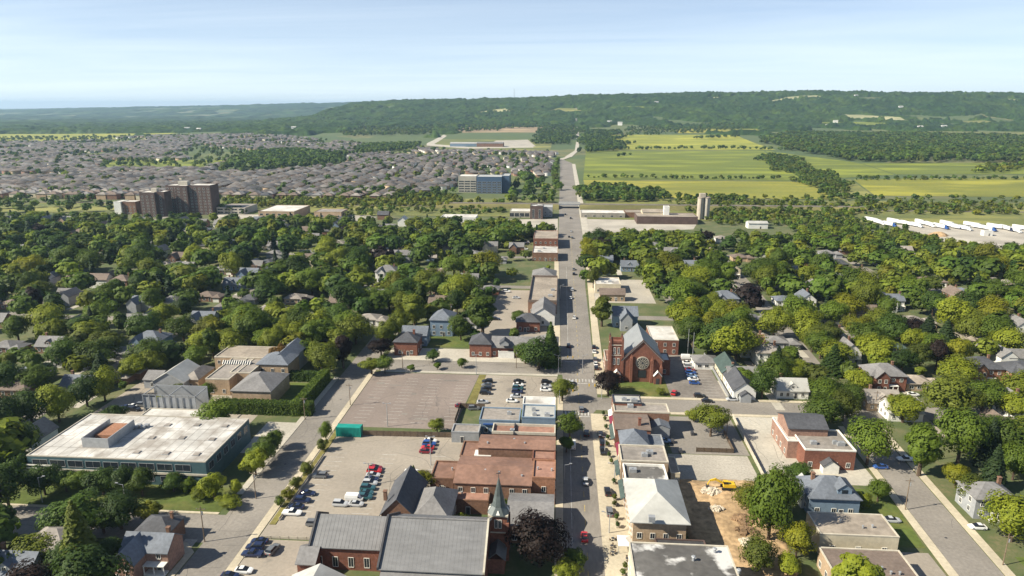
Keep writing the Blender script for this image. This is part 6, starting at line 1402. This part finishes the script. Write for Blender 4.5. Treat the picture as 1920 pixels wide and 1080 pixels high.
# ------------------------------------------------------------------ hedges
def hedge(label, x0, x1, y0, y1, h, col='mid'):
    rng = np.random.default_rng(int(abs(x0) * 10)); w, d = x1 - x0, y1 - y0
    A = [(w * d, 't'), (w * h, 'f'), (d * h, 'l'), (d * h, 'r'), (w * h, 'b')]; C, N = [], []
    for a, s_ in A:
        n_ = int(a * 9); u, v = rng.random(n_), rng.random(n_); j = rng.normal(0, .16, n_)
        if s_ == 't': c = np.stack([x0 + u * w, y0 + v * d, h + j], -1); m_ = (0, 0, 1)
        elif s_ in 'fb': c = np.stack([x0 + u * w, (y0 if s_ == 'f' else y1) + j, v * h], -1); m_ = (0, -1 if s_ == 'f' else 1, .2)
        else: c = np.stack([(x0 if s_ == 'l' else x1) + j, y0 + u * d, v * h], -1); m_ = (-1 if s_ == 'l' else 1, 0, .2)
        C.append(c); N.append(np.array(m_) + rng.normal(0, .4, c.shape))
    V = quads(rng, np.concatenate(C), np.concatenate(N), .30)
    V = V - np.array([(x0 + x1) / 2, (y0 + y1) / 2, 0])
    o = thing('hedge', label, 'hedge', ((x0 + x1) / 2, (y0 + y1) / 2, 0)); mb = MB(); mb.box(-w / 2 + .15, w / 2 - .15, -d / 2 + .15, d / 2 - .15, 0, h - .2); 
    link('branches', mb.mesh('branches', ['leaf_dark']), o); link('foliage', np_mesh('foliage', V.reshape(-1, 3), np.arange(len(V) * 4).reshape(-1, 4), ['leaf_' + col]), o)
a = gp(408, 778); b_ = gp(600, 780)
hedge('tall clipped hedge in front of the tan residence', a[0], b_[0] - 3, a[1] + 1, a[1] + 5, 4.6, 'mid')
hedge('tall hedge along the side street beside the residence', -97.5, -94, 224, 258, 5.2, 'mid')
hedge('inner hedge running behind the residence garden', -113, -98, 256, 259, 4.0, 'dark')
hedge('dark hedge behind the wide rust-roofed shop and spire', gp(948, 935)[0], gp(1003, 935)[0], 165.5, 170, 3.2, 'mid')
sheet('residence_lawn', rect(-113, -98, 226, 255), 'lawn', 0.05)

# ------------------------------------------------------------------ vehicles
def wheelm(r=.33, w=.22):
    mb = MB(); mb.cyl((0, -w / 2, 0), (0, w / 2, 0), r, r, 12, 0); mb.cyl((0, -w / 2 - .01, 0), (0, w / 2 + .01, 0), r * .6, r * .6, 8, 1); return mb.mesh('wheel', ['rubber', 'metal_grey'])
WHEEL, WHEEL_T = wheelm(), wheelm(.5, .3)
def loft(mb, secs, mi=0):
    """closed shell through cross-sections (x, zlo, zhi, half_lo, half_hi)"""
    vs = []
    for x, z0, z1, a, b_ in secs: vs += [(x, -a, z0), (x, a, z0), (x, a * 1.03, (z0 + z1) / 2), (x, b_, z1), (x, -b_, z1), (x, -a * 1.03, (z0 + z1) / 2)]
    n_ = 6; fs = [tuple(range(n_))[::-1], tuple(range(len(vs) - n_, len(vs)))]
    for i in range(len(secs) - 1): fs += [(i * n_ + j, i * n_ + (j + 1) % n_, (i + 1) * n_ + (j + 1) % n_, (i + 1) * n_ + j) for j in range(n_)]
    mb.add(vs, fs, mi)
def carmesh(kind):
    b, g = MB(), MB()
    if kind == 'sedan':
        loft(b, [(-2.25, .45, .80, .70, .62), (-2.1, .3, .95, .86, .80), (-1.2, .25, 1.0, .9, .84), (.8, .25, .98, .9, .84), (1.7, .28, .88, .88, .80), (2.2, .4, .72, .74, .64)])
        loft(g, [(-1.75, .96, .99, .80, .78), (-1.0, .96, 1.38, .82, .62), (.05, .96, 1.42, .82, .64), (1.05, .95, .98, .80, .76)]); b.box(-.98, .02, -.60, .60, 1.40, 1.46); ax_ = 1.38
    elif kind == 'suv':
        loft(b, [(-2.3, .5, 1.0, .74, .70), (-2.2, .35, 1.1, .90, .86), (-1.2, .3, 1.12, .94, .90), (.9, .3, 1.1, .94, .9), (1.8, .35, 1.0, .92, .84), (2.3, .45, .82, .80, .7)])
        loft(g, [(-2.15, 1.08, 1.12, .84, .82), (-1.9, 1.08, 1.66, .86, .70), (.1, 1.08, 1.70, .86, .72), (1.05, 1.07, 1.1, .84, .8)]); b.box(-1.9, .1, -.70, .70, 1.68, 1.75); ax_ = 1.42
    elif kind == 'pickup':
        loft(b, [(-2.7, .5, .95, .80, .78), (-2.6, .4, 1.05, .92, .9), (-.5, .4, 1.08, .95, .92), (1.0, .4, 1.08, .95, .92), (2.2, .42, 1.0, .92, .86), (2.7, .5, .85, .84, .76)])
        loft(g, [(-.75, 1.06, 1.10, .86, .84), (-.55, 1.06, 1.68, .87, .72), (.4, 1.06, 1.70, .87, .73), (1.2, 1.06, 1.1, .86, .82)]); b.box(-.55, .4, -.72, .72, 1.69, 1.76); ax_ = 1.7
    else:  # van
        loft(b, [(-2.6, .4, 1.9, .92, .86), (-2.5, .35, 2.05, .96, .88), (1.2, .35, 2.05, .96, .88), (2.1, .38, 1.15, .94, .84), (2.6, .45, .95, .82, .72)])
        loft(g, [(1.16, 1.2, 1.95, .965, .885), (1.35, 1.2, 1.9, .96, .86), (2.02, 1.18, 1.22, .93, .86)]); ax_ = 1.7
    return b, g, ax_
CAR = {}
for k in ('sedan', 'suv', 'pickup', 'van'):
    b, g, ax_ = carmesh(k); CAR[k] = (b.mesh('body', ['car_white']), g.mesh('window', ['car_glass']), ax_)
hl = MB(); hl.box(-.06, .06, -.16, .16, -.07, .07); HL = hl.mesh('headlight', ['lamp_clear']); tl = MB(); tl.box(-.05, .05, -.15, .15, -.09, .09); TL = tl.mesh('tail_light', ['lamp_red'])
def car(x, y, kind, col, rz, label, group, full=True):
    o = thing('van' if kind == 'van' else 'pickup_truck' if kind == 'pickup' else 'car', label, 'van' if kind == 'van' else 'pickup' if kind == 'pickup' else 'car', (x, y, .03), rz, group)
    bm, gm, ax_ = CAR[kind]; setmat(link('body', bm, o), 'car_' + col); link('window', gm, o)
    for sx_ in (-1, 1):
        for sy_ in (-1, 1): link('wheel', WHEEL, o, (sx_ * ax_, sy_ * .82, .33))
    if full:
        L = 2.2 if kind == 'sedan' else 2.3 if kind == 'suv' else 2.65
        for sy_ in (-1, 1): link('headlight', HL, o, (L - .12, sy_ * .55, .68)); link('tail_light', TL, o, (-L + .02, sy_ * .6, .78))
    KEEP.append(rect(x - 2, x + 2, y - 2, y + 2)); return o
KN = {'sedan': 'sedan', 'suv': 'SUV', 'pickup': 'pickup', 'van': 'van'}
PL = ['first', 'second', 'third', 'fourth', 'fifth', 'sixth', 'seventh', 'eighth', 'ninth', 'tenth']
def car_row(where, spec, end, rz=0.0, group=None):
    for i, (px_, py_, kind, col) in enumerate(spec):
        x, y = gp(px_, py_); full = y < 330
        car(x, y, kind, col, R(rz) + rnd.uniform(-.03, .03) + (math.pi if rnd.random() < .3 and rz == 0 else 0), f'{col} {KN[kind]} {where}, {PL[i]} from {end}', group or 'cars ' + where, full)
car_row('in the outer column of the small lot', [(914, 717.5, 'suv', 'black'), (913, 724, 'sedan', 'grey'), (912, 731, 'suv', 'black'), (910, 739, 'suv', 'black')], 'the cross street')
car_row('in the middle column of the small lot', [(973, 717, 'sedan', 'black'), (972, 723.5, 'sedan', 'white'), (971, 730, 'suv', 'teal'), (970, 737, 'suv', 'navy'), (967, 745, 'sedan', 'silver'), (960, 754, 'sedan', 'white')], 'the cross street')
car_row('in the roadside column of the small lot', [(1025, 719, 'suv', 'black'), (1024, 726, 'sedan', 'silver'), (1023, 733, 'sedan', 'white')], 'the cross street')
car_row('at the shop end of the small lot', [(905, 756, 'sedan', 'silver'), (864, 763, 'sedan', 'maroon'), (889, 768, 'suv', 'grey')], 'the small lot outward', 8)
car_row('in the far row of the lower lot', [(807, 829, 'sedan', 'white'), (805, 835, 'suv', 'blue'), (802, 842, 'sedan', 'red'), (799, 849, 'sedan', 'maroon')], 'the fence')
car_row('in the long middle row of the lower lot', [(704, 880, 'sedan', 'maroon'), (702, 886, 'suv', 'red'), (700, 893.5, 'sedan', 'silver'), (697, 901, 'sedan', 'navy'), (694, 909, 'suv', 'silver'), (690, 918, 'suv', 'teal'), (687, 927, 'sedan', 'teal'), (684, 935, 'suv', 'teal'), (665, 938, 'van', 'white')], 'the fence')
car_row('parked crosswise in the lower lot', [(772, 887, 'sedan', 'white'), (668, 948, 'sedan', 'silver'), (639, 948, 'suv', 'silver'), (590, 985, 'suv', 'grey')], 'the shops')
car_row('against the side-street wall of the lower lot', [(600, 895, 'suv', 'grey'), (578, 928, 'sedan', 'navy'), (568, 941, 'suv', 'navy'), (556, 953, 'sedan', 'navy'), (548, 965, 'pickup', 'white')], 'the teal container')
car_row('in the corner lot by the white-roofed house', [(487, 1018, 'sedan', 'navy'), (479, 1029, 'suv', 'navy'), (474, 1042, 'pickup', 'navy')], 'the pale wall')
car_row('parked lengthwise in the corner lot', [(512, 1034, 'suv', 'grey')], 'the pale wall', 80)
car_row('at the near end of the corner lot', [(458, 1073, 'sedan', 'white'), (432, 1083, 'sedan', 'navy')], 'the white-roofed house')
car_row('parked along the east kerb of the main road', [(1118, 692, 'suv', 'black'), (1117, 684, 'sedan', 'white'), (1116, 676, 'suv', 'grey'), (1114.5, 661, 'sedan', 'white'), (1113.5, 653, 'suv', 'black')], 'the purple tree', 90)
car_row('parked by the east shops', [(1126, 817, 'suv', 'black'), (1129, 832, 'suv', 'black'), (1130, 848, 'pickup', 'black'), (1139, 925, 'suv', 'black'), (1143, 963, 'suv', 'grey')], 'the corner shop', 92)
car_row('driving on the main road', [(1100, 815, 'suv', 'black'), (1077, 597, 'sedan', 'white'), (1066, 650, 'suv', 'black'), (1074, 838, 'van', 'white'), (1098, 905, 'sedan', 'silver'), (1090, 770, 'suv', 'grey'), (1096, 1010, 'sedan', 'red'), (1072, 720, 'sedan', 'silver')], 'the crossing', 90)
car_row('on the far stretch of the main road', [(1076, 506, 'sedan', 'grey'), (1076, 515, 'suv', 'black'), (1073, 545, 'suv', 'silver'), (1070, 560, 'sedan', 'white'), (1067, 445, 'sedan', 'black'), (1073, 447, 'suv', 'grey'), (1060, 403, 'suv', 'black'), (1070, 410, 'suv', 'black'), (1071, 435, 'sedan', 'silver')], 'the mansard block', 90)
car_row('in the row beside the brick gable church', [(1288, 673, 'van', 'white'), (1289, 682, 'sedan', 'white'), (1292, 689, 'suv', 'silver'), (1294, 695, 'sedan', 'maroon'), (1295, 701, 'suv', 'blue'), (1297, 707, 'sedan', 'pale blue'), (1299, 713, 'sedan', 'white'), (1302, 720, 'sedan', 'blue')], 'the far end')
car_row('standing alone in the church car park', [(1264, 739, 'suv', 'red')], 'the lawn', 70)
car_row('at the kerb by the green-roofed hall', [(1312, 745, 'suv', 'black'), (1326, 754, 'sedan', 'black'), (1372, 751, 'sedan', 'silver')], 'the church', 0)
car_row('behind the brown-roofed east shop', [(1242, 812, 'sedan', 'silver'), (1243, 820, 'suv', 'navy'), (1246, 829, 'sedan', 'pale blue')], 'the metal shed')
car_row('on the drive behind the white-roofed office', [(234, 766, 'sedan', 'navy'), (247, 764, 'sedan', 'white'), (252, 770, 'suv', 'black'), (268, 762, 'suv', 'grey')], 'the trees')
car_row('beside the eastern side street', [(1832, 991, 'sedan', 'white'), (1672, 978, 'sedan', 'silver'), (1698, 864, 'pickup', 'white'), (1650, 878, 'sedan', 'blue')], 'the lawn')
car_row('on drives of the brick houses', [(1712, 742, 'sedan', 'white'), (1783, 737, 'sedan', 'white'), (1640, 742, 'suv', 'silver')], 'the red brick hall')
car_row('in the back yard beyond the plaza', [(880, 545, 'sedan', 'white'), (950, 548, 'suv', 'white'), (968, 560, 'sedan', 'silver'), (930, 600, 'suv', 'black')], 'the trees')
car_row('at the yards by the red brick store', [(985, 468, 'sedan', 'white'), (988, 456, 'suv', 'white'), (980, 440, 'sedan', 'silver'), (960, 452, 'suv', 'black'), (1008, 424, 'sedan', 'white'), (1030, 428, 'suv', 'black')], 'the white shop')
# lorries in the yard
def semi(x, y, rz, trailer, cab, label):
    o = thing('semi_trailer', label, 'truck', (x, y, .02), rz, 'white trailers in the truck yard')
    mb = MB(); mb.box(-8, 6.6, -1.3, 1.3, 1.15, 4.05); link('trailer_box', mb.mesh('trailer_box', [trailer]), o)
    mb = MB(); mb.box(-8, 6.4, -.6, .6, .85, 1.14); link('chassis', mb.mesh('chassis', ['metal_dark']), o)
    for x_ in (-6.6, -5.3): 
        for s_ in (-1, 1): link('wheel', WHEEL_T, o, (x_, s_ * 1.05, .52))
    if cab:
        mb = MB(); loft(mb, [(6.9, .7, 3.6, 1.2, 1.1), (8.6, .7, 3.5, 1.2, 1.05), (9.0, .6, 2.2, 1.2, 1.1), (10.0, .6, 1.9, 1.1, .95)]); link('cab', mb.mesh('cab', [cab]), o)
        mb = MB(); mb.box(8.62, 8.95, -1.0, 1.0, 2.25, 3.1); link('windscreen', mb.mesh('windscreen', ['car_glass']), o)
        for x_ in (7.0, 9.2):
            for s_ in (-1, 1): link('wheel', WHEEL_T, o, (x_, s_ * 1.0, .52))
LM.append(('the truck yard', 400, 650))
for i in range(19):
    px_ = 1634 + i * 14.2 + (i // 4) * 6 + rnd.uniform(-2, 2); py_ = 416 + i * .8 + (i % 3) * 2.5 + rnd.uniform(-1, 1); x, y = gp(px_, py_)
    semi(x, y, R(-74 + rnd.uniform(-13, 13)), 'steel_white', [None, 'car_white', 'car_blue', None, 'car_navy', 'car_white'][i % 6], 'white trailer ' + ('without a cab' if i % 6 in (0, 3) else 'with a ' + [0, 'white', 'blue', 0, 'navy', 'white'][i % 6] + ' cab') + ' in the truck yard, ' + (PL + ['eleventh', 'twelfth', 'thirteenth', 'fourteenth', 'fifteenth', 'sixteenth', 'seventeenth', 'eighteenth', 'nineteenth'])[i] + ' from the trees')
bpx('shed', 'small white hut in the middle of the truck yard', 'shed', 1846, 1862, 434, 4, d=5, wall='siding_white', rmat='roof_white', win='', front=2)
o = thing('dirt_heap', 'tan heap of earth at the edge of the truck yard', 'earth heap', (*gp(1760, 442), 0))
mb = MB(); pv = [(9 * math.cos(t) * r_ * (1 + .2 * math.sin(3 * t)), 6 * math.sin(t) * r_, z_) for r_, z_ in ((1, -.2), (.7, 1.8), (.3, 3.4)) for t in [k * math.pi / 6 for k in range(12)]] + [(0, 0, 3.8)]
mb.add(pv, [(j * 12 + i, j * 12 + (i + 1) % 12, (j + 1) * 12 + (i + 1) % 12, (j + 1) * 12 + i) for j in range(2) for i in range(12)] + [(24 + i, 24 + (i + 1) % 12, 36) for i in range(12)])
link('heap', mb.mesh('heap', ['soil']), o)
# excavator on the dig
ex = thing('excavator', 'yellow tracked excavator standing on the dirt site', 'excavator', (*gp(1362, 921), .9), R(180), scale=(.82,) * 3); LM.append(('the yellow excavator', *gp(1362, 921)))
for s_ in (-1, 1):
    mb = MB(); mb.prism([(-2.0, .2), (-1.7, 0), (1.7, 0), (2.0, .2), (2.0, .7), (1.7, .9), (-1.7, .9), (-2.0, .7)], s_ * 1.25 - .3, s_ * 1.25 + .3, 'y'); link('track', mb.mesh('track', ['rubber']), ex)
mb = MB(); mb.box(-2.6, 1.4, -1.3, 1.3, 1.0, 2.3); link('house', mb.mesh('house', ['excavator_yellow']), ex)
mb = MB(); mb.prism([(-3.0, 1.1), (-2.6, 1.0), (-2.6, 2.2), (-3.0, 2.0)], -1.3, 1.3, 'y'); link('counterweight', mb.mesh('counterweight', ['excavator_yellow']), ex)
mb = MB(); mb.box(-.1, 1.45, .1, 1.25, 2.3, 3.3, 0); mb.box(-.15, 1.5, .05, 1.3, 3.3, 3.42, 1); link('cab', mb.mesh('cab', ['car_glass', 'excavator_yellow']), ex)
def beam(p0, p1, w0, w1, th=.4): mb = MB(); mb.add([(p0[0], -th / 2, p0[1] - w0), (p1[0], -th / 2, p1[1] - w1), (p1[0], -th / 2, p1[1] + w1), (p0[0], -th / 2, p0[1] + w0), (p0[0], th / 2, p0[1] - w0), (p1[0], th / 2, p1[1] - w1), (p1[0], th / 2, p1[1] + w1), (p0[0], th / 2, p0[1] + w0)], [(0, 1, 2, 3), (7, 6, 5, 4), (0, 4, 5, 1), (1, 5, 6, 2), (2, 6, 7, 3), (3, 7, 4, 0)]); return mb
link('boom', beam((1.2, 2.0), (4.2, 3.6), .35, .45).mesh('boom', ['excavator_yellow']), ex); link('boom_tip', beam((4.1, 3.6), (6.2, 3.0), .45, .28).mesh('boom_tip', ['excavator_yellow']), ex)
link('stick', beam((6.1, 3.1), (7.0, 1.2), .28, .22).mesh('stick', ['excavator_yellow']), ex)
mb = MB(); mb.prism([(6.6, 1.3), (7.4, 1.1), (7.3, .2), (6.4, 0), (6.0, .5)], -.6, .6, 'y'); link('bucket', mb.mesh('bucket', ['metal_dark']), ex)
# rubble on the dig: broken slabs and stones, each a separate chunk of one heap
def rubble(label, cx, cy, n_, rx, ry, m):
    o = thing('rubble_heap', label, 'rubble', (cx, cy, .5)); mb = MB()
    for i in range(n_):
        a, r_ = rnd.uniform(0, 6.28), rnd.random() ** .7; x, y = rx * r_ * math.cos(a), ry * r_ * math.sin(a); s_ = rnd.uniform(.2, .65); t = rnd.uniform(0, 3)
        c, sn = math.cos(t), math.sin(t); z = .9 * (1 - r_) + .1
        mb.add([(x + (u * c - v * sn) * s_, y + (u * sn + v * c) * s_, z + w * s_ * .5 + u * .15) for u, v, w in [(-1, -.7, -1), (1, -.8, -1), (.9, .7, -1), (-1, .8, -1), (-.7, -.6, 1), (.8, -.5, 1), (.7, .6, 1), (-.8, .5, 1)]], [(3, 2, 1, 0), (4, 5, 6, 7), (0, 1, 5, 4), (1, 2, 6, 5), (2, 3, 7, 6), (3, 0, 4, 7)])
    ob_ = link('rubble', mb.mesh('rubble', [m]), o); ob_['kind'] = 'stuff'
rubble('pale heap of broken masonry beside the excavator', *gp(1332, 925), 90, 3.0, 1.9, 'rubble_pale'); rubble('small pale heap of rubble in the middle of the dirt', *gp(1342, 958), 40, 2.2, 1.2, 'rubble_pale')
rubble('brown heap of rubble below the big trees', *gp(1392, 978), 90, 2.6, 2.6, 'soil_dark'); rubble('scattered planks and rubble at the near dirt edge', *gp(1404, 1022), 80, 2.8, 1.6, 'rubble_pale'); rubble('dark earth and stones at the dig corner', *gp(1400, 1000), 60, 3, 1.8, 'soil_dark')

# ------------------------------------------------------------------ poles, lamps and street furniture
def pole(px_, py_, label, h=9.5, kind='utility', rz=0.0):
    x, y = gp(px_, py_); o = thing('utility_pole' if kind == 'utility' else 'street_lamp' if kind != 'flag' else 'flagpole', label, 'pole' if kind == 'utility' else 'street lamp' if kind != 'flag' else 'flagpole', (x, y, 0), rz)
    mb = MB(); mb.cyl((0, 0, -.2), (0, 0, h), .15, .10, 7); link('pole', mb.mesh('pole', ['wood_pole' if kind == 'utility' else 'metal_grey']), o)
    if kind == 'utility':
        mb = MB(); mb.box(-1.2, 1.2, -.06, .06, h - .9, h - .75); link('crossarm', mb.mesh('crossarm', ['wood_pole']), o)
        for q in (-1.1, 0, 1.1): mb = MB(); mb.cyl((q, 0, h - .75), (q, 0, h - .5), .06, .05, 6); link('insulator', mb.mesh('insulator', ['metal_grey']), o)
        mb = MB(); mb.cyl((.3, 0, h - 2.4), (.3, 0, h - 1.5), .2, .2, 8); link('transformer', mb.mesh('transformer', ['metal_grey']), o)
    elif kind == 'lamp':
        mb = MB()
        for i in range(5): t0, t1 = i * .3, (i + 1) * .3; mb.cyl((1.6 * math.sin(t0), 0, h + .6 * (1 - math.cos(t0))), (1.6 * math.sin(t1), 0, h + .6 * (1 - math.cos(t1))), .06, .06, 5)
        link('arm', mb.mesh('arm', ['metal_grey']), o); mb = MB(); mb.box(1.4, 2.2, -.16, .16, h + .45, h + .6); link('lamp_head', mb.mesh('lamp_head', ['metal_grey']), o)
    elif kind == 'double':
        mb = MB(); mb.box(-1.2, 1.2, -.05, .05, h - .1, h); link('arm', mb.mesh('arm', ['metal_grey']), o)
        for q in (-1, 1): mb = MB(); mb.box(q * 1.2 - .35, q * 1.2 + .35, -.15, .15, h - .02, h + .14); link('lamp_head', mb.mesh('lamp_head', ['metal_grey']), o)
    elif kind == 'flag': mb = MB(); mb.cyl((0, 0, h), (0, 0, h + .2), .14, .05, 6); link('finial', mb.mesh('finial', ['metal_grey']), o)
    return o
pole(657, 760, 'wooden utility pole at the corner of the empty parking lot', 9); pole(572, 787, 'utility pole by the hedge across from the teal container', 9); pole(727, 800, 'tall thin lamp post at the near edge of the empty lot', 9, 'double')
pole(384, 1016, 'wooden utility pole on the dry corner lawn', 10.5); pole(1697, 956, 'leaning-looking wooden pole beside the eastern side street', 10); pole(1047, 700, 'grey lamp post where the cross street meets the main road', 8, 'lamp', math.pi)
pole(893, 702, 'lamp post on the grass strip between the two car parks', 9, 'double'); pole(808, 872, 'white lamp post beside the far row of the lower lot', 10, 'double'); pole(693, 908, 'lamp post in the long middle row of the lower lot', 7, 'double')
pole(1362, 818, 'utility pole behind the big light green tree', 10); pole(1289, 664, 'flagpole at the far end of the church car park', 12, 'flag'); pole(1298, 676, 'second flagpole by the church car park, nearer the hall', 13, 'flag')
pole(34, 1020, 'curved lamp post at the left edge by the bottom street', 7, 'lamp', math.pi); pole(237, 950, 'curved lamp post before the trees of the white-roofed office', 7, 'lamp', math.pi); pole(80, 942, 'pale pole among the dark trees before the white-roofed office', 8, 'lamp')
pole(846, 606, 'utility pole beside the large dark blue house', 11); pole(924, 570, 'utility pole in the yard behind the plaza', 11); pole(968, 690, 'thin utility pole at the plaza corner', 9); pole(1540, 756, 'utility pole where the cross street meets the eastern street', 9); pole(1640, 770, 'pole on the cross street behind the red brick hall', 8)
pole(1092, 700, 'lamp post at the kerb opposite the purple tree', 8, 'lamp'); pole(1124, 600, 'lamp post on the east pavement by the olive tree', 8, 'lamp', math.pi); pole(1108, 500, 'lamp post on the far east pavement', 8, 'lamp', math.pi); pole(1050, 560, 'lamp post before the brown mansard block', 8, 'lamp')
pole(1152, 905, 'lamp post on the pavement by the dark-roofed shop', 6, 'lamp', math.pi); pole(1142, 1000, 'lamp post by the white tent', 6, 'lamp', math.pi); pole(1134, 850, 'lamp post in front of the tan-roofed shop', 6, 'lamp', math.pi); pole(1058, 905, 'lamp post in the shade before the rust-pink shop', 6, 'lamp')
pole(603, 700, 'utility pole in front of the olive tree on the side street', 9); pole(480, 935, 'utility pole at the corner of the office lawn', 9); pole(1880, 1060, 'utility pole on the lawn of the bottom right corner', 9); pole(1756, 862, 'utility pole where trees overhang the eastern street', 9); pole(755, 690, 'utility pole on the pavement before the plaza forecourt', 9)
for px_, py_, rz_, lab_ in ((1049, 758, 0, 'traffic signal on a mast arm at the small lot corner'), (1128, 748, math.pi, 'traffic signal on a mast arm by the purple tree corner'), (1052, 692, 0, 'traffic signal on a mast arm at the plaza corner')):
    x_, y_ = gp(px_, py_); o = thing('traffic_signal', lab_, 'traffic signal', (x_, y_, 0), rz_)
    mb = MB(); mb.cyl((0, 0, -.1), (0, 0, 6.2), .14, .1, 8); link('pole', mb.mesh('pole', ['metal_grey']), o)
    mb = MB(); mb.cyl((0, 0, 5.8), (5.2, 0, 6.1), .08, .05, 6); link('mast_arm', mb.mesh('mast_arm', ['metal_grey']), o)
    for q in (2.8, 5.0):
        mb = MB(); mb.box(q - .2, q + .2, -.2, .15, 5.1, 6.15, 0)
        for i_, m_ in enumerate((1, 2, 3)): mb.cyl((q, -.2, 5.9 - i_ * .32), (q, -.26, 5.9 - i_ * .32), .11, .11, 8, m_)
        link('signal_head', mb.mesh('signal_head', ['excavator_yellow', 'lamp_red', 'paint_yellow', 'teal_paint']), o)
tn = thing('canopy_tent', 'square white canopy tent on the main road pavement', 'tent', (*gp(1170, 1030), .13)); LM.append(('the white tent', *gp(1170, 1030)))
mb = MB(); mb.taper(-1.7, 1.7, -2.2, 2.2, 2.5, 3.2, .15); mb.box(-1.7, 1.7, -2.2, 2.2, 2.25, 2.5); link('canopy', mb.mesh('canopy', ['canvas_white']), tn)
for sx_ in (-1, 1):
    for sy_ in (-1, 1): mb = MB(); mb.box(-.05, .05, -.05, .05, 0, 2.3); link('leg', mb.mesh('leg', ['metal_grey']), tn, (sx_ * 1.6, sy_ * 2.1, 0))
pot = MB(); pot.taper(-.45, .45, -.45, .45, .6, .0, .8); POT = pot.mesh('pot', ['stone_pale'])
PLSP = [(1151, 908), (1152, 938), (1156, 975), (1158, 990), (1146, 870), (1142, 858), (1140, 825), (1136, 805), (1134, 790), (1172, 1068), (1168, 1080), (1152, 950), (1138, 838), (1131, 780)]
for i, (px_, py_) in enumerate(sorted(PLSP, key=lambda q: -q[1])):
    x, y = gp(px_, py_); o = thing('planter', f'planter with a small shrub on the east pavement, {PL[i] if i < 10 else ["eleventh", "twelfth", "thirteenth", "fourteenth"][i - 10]} from the bottom edge', 'planter', (x, y, .13), 0, 'planters along the main road')
    link('pot', POT, o); c = link('shrub', CROWN['shrub', i % 2], o, (0, 0, .2), i, (.17, .17, .2)); setmat(c, 'leaf_' + rnd.choice(['olive', 'mid', 'dark']))
tbm = MB(); tbm.cyl((0, 0, .7), (0, 0, .75), .45, .45, 12); TAB = tbm.mesh('table_top', ['metal_dark']); lgm = MB(); lgm.cyl((0, 0, 0), (0, 0, .7), .05, .05, 6); lgm.cyl((0, 0, 0), (0, 0, .04), .28, .28, 8); LEG = lgm.mesh('leg', ['metal_dark'])
chs = MB(); chs.box(-.22, .22, -.22, .22, .42, .47); SEAT = chs.mesh('seat', ['wood_pole']); cb = MB(); cb.box(-.22, .22, .19, .23, .47, .92); BACK = cb.mesh('backrest', ['wood_pole']); cl = MB(); cl.box(-.02, .02, -.02, .02, 0, .42); CL = cl.mesh('leg', ['metal_dark'])
for i, (px_, py_) in enumerate(((1158, 950), (1149, 1014), (1149, 1040), (1147, 1028), (1176, 1052))):
    x, y = gp(px_, py_); o = thing('patio_table', 'round dark patio table ' + ['nearest the pale hip-roofed block front', 'beside the white tent, far one', 'near the orange barrier side of the tent', 'between the two tables by the tent', 'below the white tent'][i].replace('orange barrier side', 'kerb side'), 'table', (x, y, .13), 0, 'patio tables on the pavement'); link('table_top', TAB, o); link('leg', LEG, o)
    for q in range(2):
        a = q * math.pi + .4 * i; c = thing('patio_chair', f'wooden patio chair on the {["kerb", "shop"][q]} side of the {PL[i]} patio table', 'chair', (x + .8 * math.cos(a + math.pi / 2 + 1.57), y + .8 * math.sin(a + math.pi / 2 + 1.57), .13), a + 1.57, 'patio chairs')
        link('seat', SEAT, c); link('backrest', BACK, c)
        for u in (-.18, .18):
            for v in (-.18, .18): link('leg', CL, c, (u, v, 0))
mb = MB(); mb.box(-.5, .5, -.9, .9, 0, 1.0); mb.box(-.45, .45, -.85, .85, 1.0, 1.15)
for i, (px_, py_) in enumerate(((1225, 830), (1262, 815), (1240, 848))):
    o = thing('dumpster', ['grey dumpster behind the slate hip-roofed shop', 'grey dumpster in the middle of the shop yard', 'grey dumpster beside the tan-roofed shop'][i], 'dumpster', (*gp(px_ + 36, py_), 0)); link('bin', mb.mesh('bin', ['metal_dark']), o)

label_all()
# ------------------------------------------------------------------ air
HZ0, HZ1 = -10.0, 262.0
mb = MB(); mb.box(-27000, 27000, -2700, 21500, HZ0, HZ1)
hz = link('haze', bpy.data.meshes.new('haze')); hz.data.from_pydata(mb.v, [], mb.f)
hm = bpy.data.materials.new('haze_air'); hm.use_nodes = True; hn = hm.node_tree.nodes; hn.clear()
ho = hn.new('ShaderNodeOutputMaterial'); hv = hn.new('ShaderNodeVolumePrincipled')
hv.inputs['Color'].default_value = (0.48, 0.70, 0.93, 1); hv.inputs['Density'].default_value = 0.000062; hv.inputs['Anisotropy'].default_value = 0.2
hm.node_tree.links.new(hv.outputs[0], ho.inputs['Volume']); hz.data.materials.append(hm); hz['kind'] = 'stuff'; hz['label'] = 'thin blue summer haze over the valley'
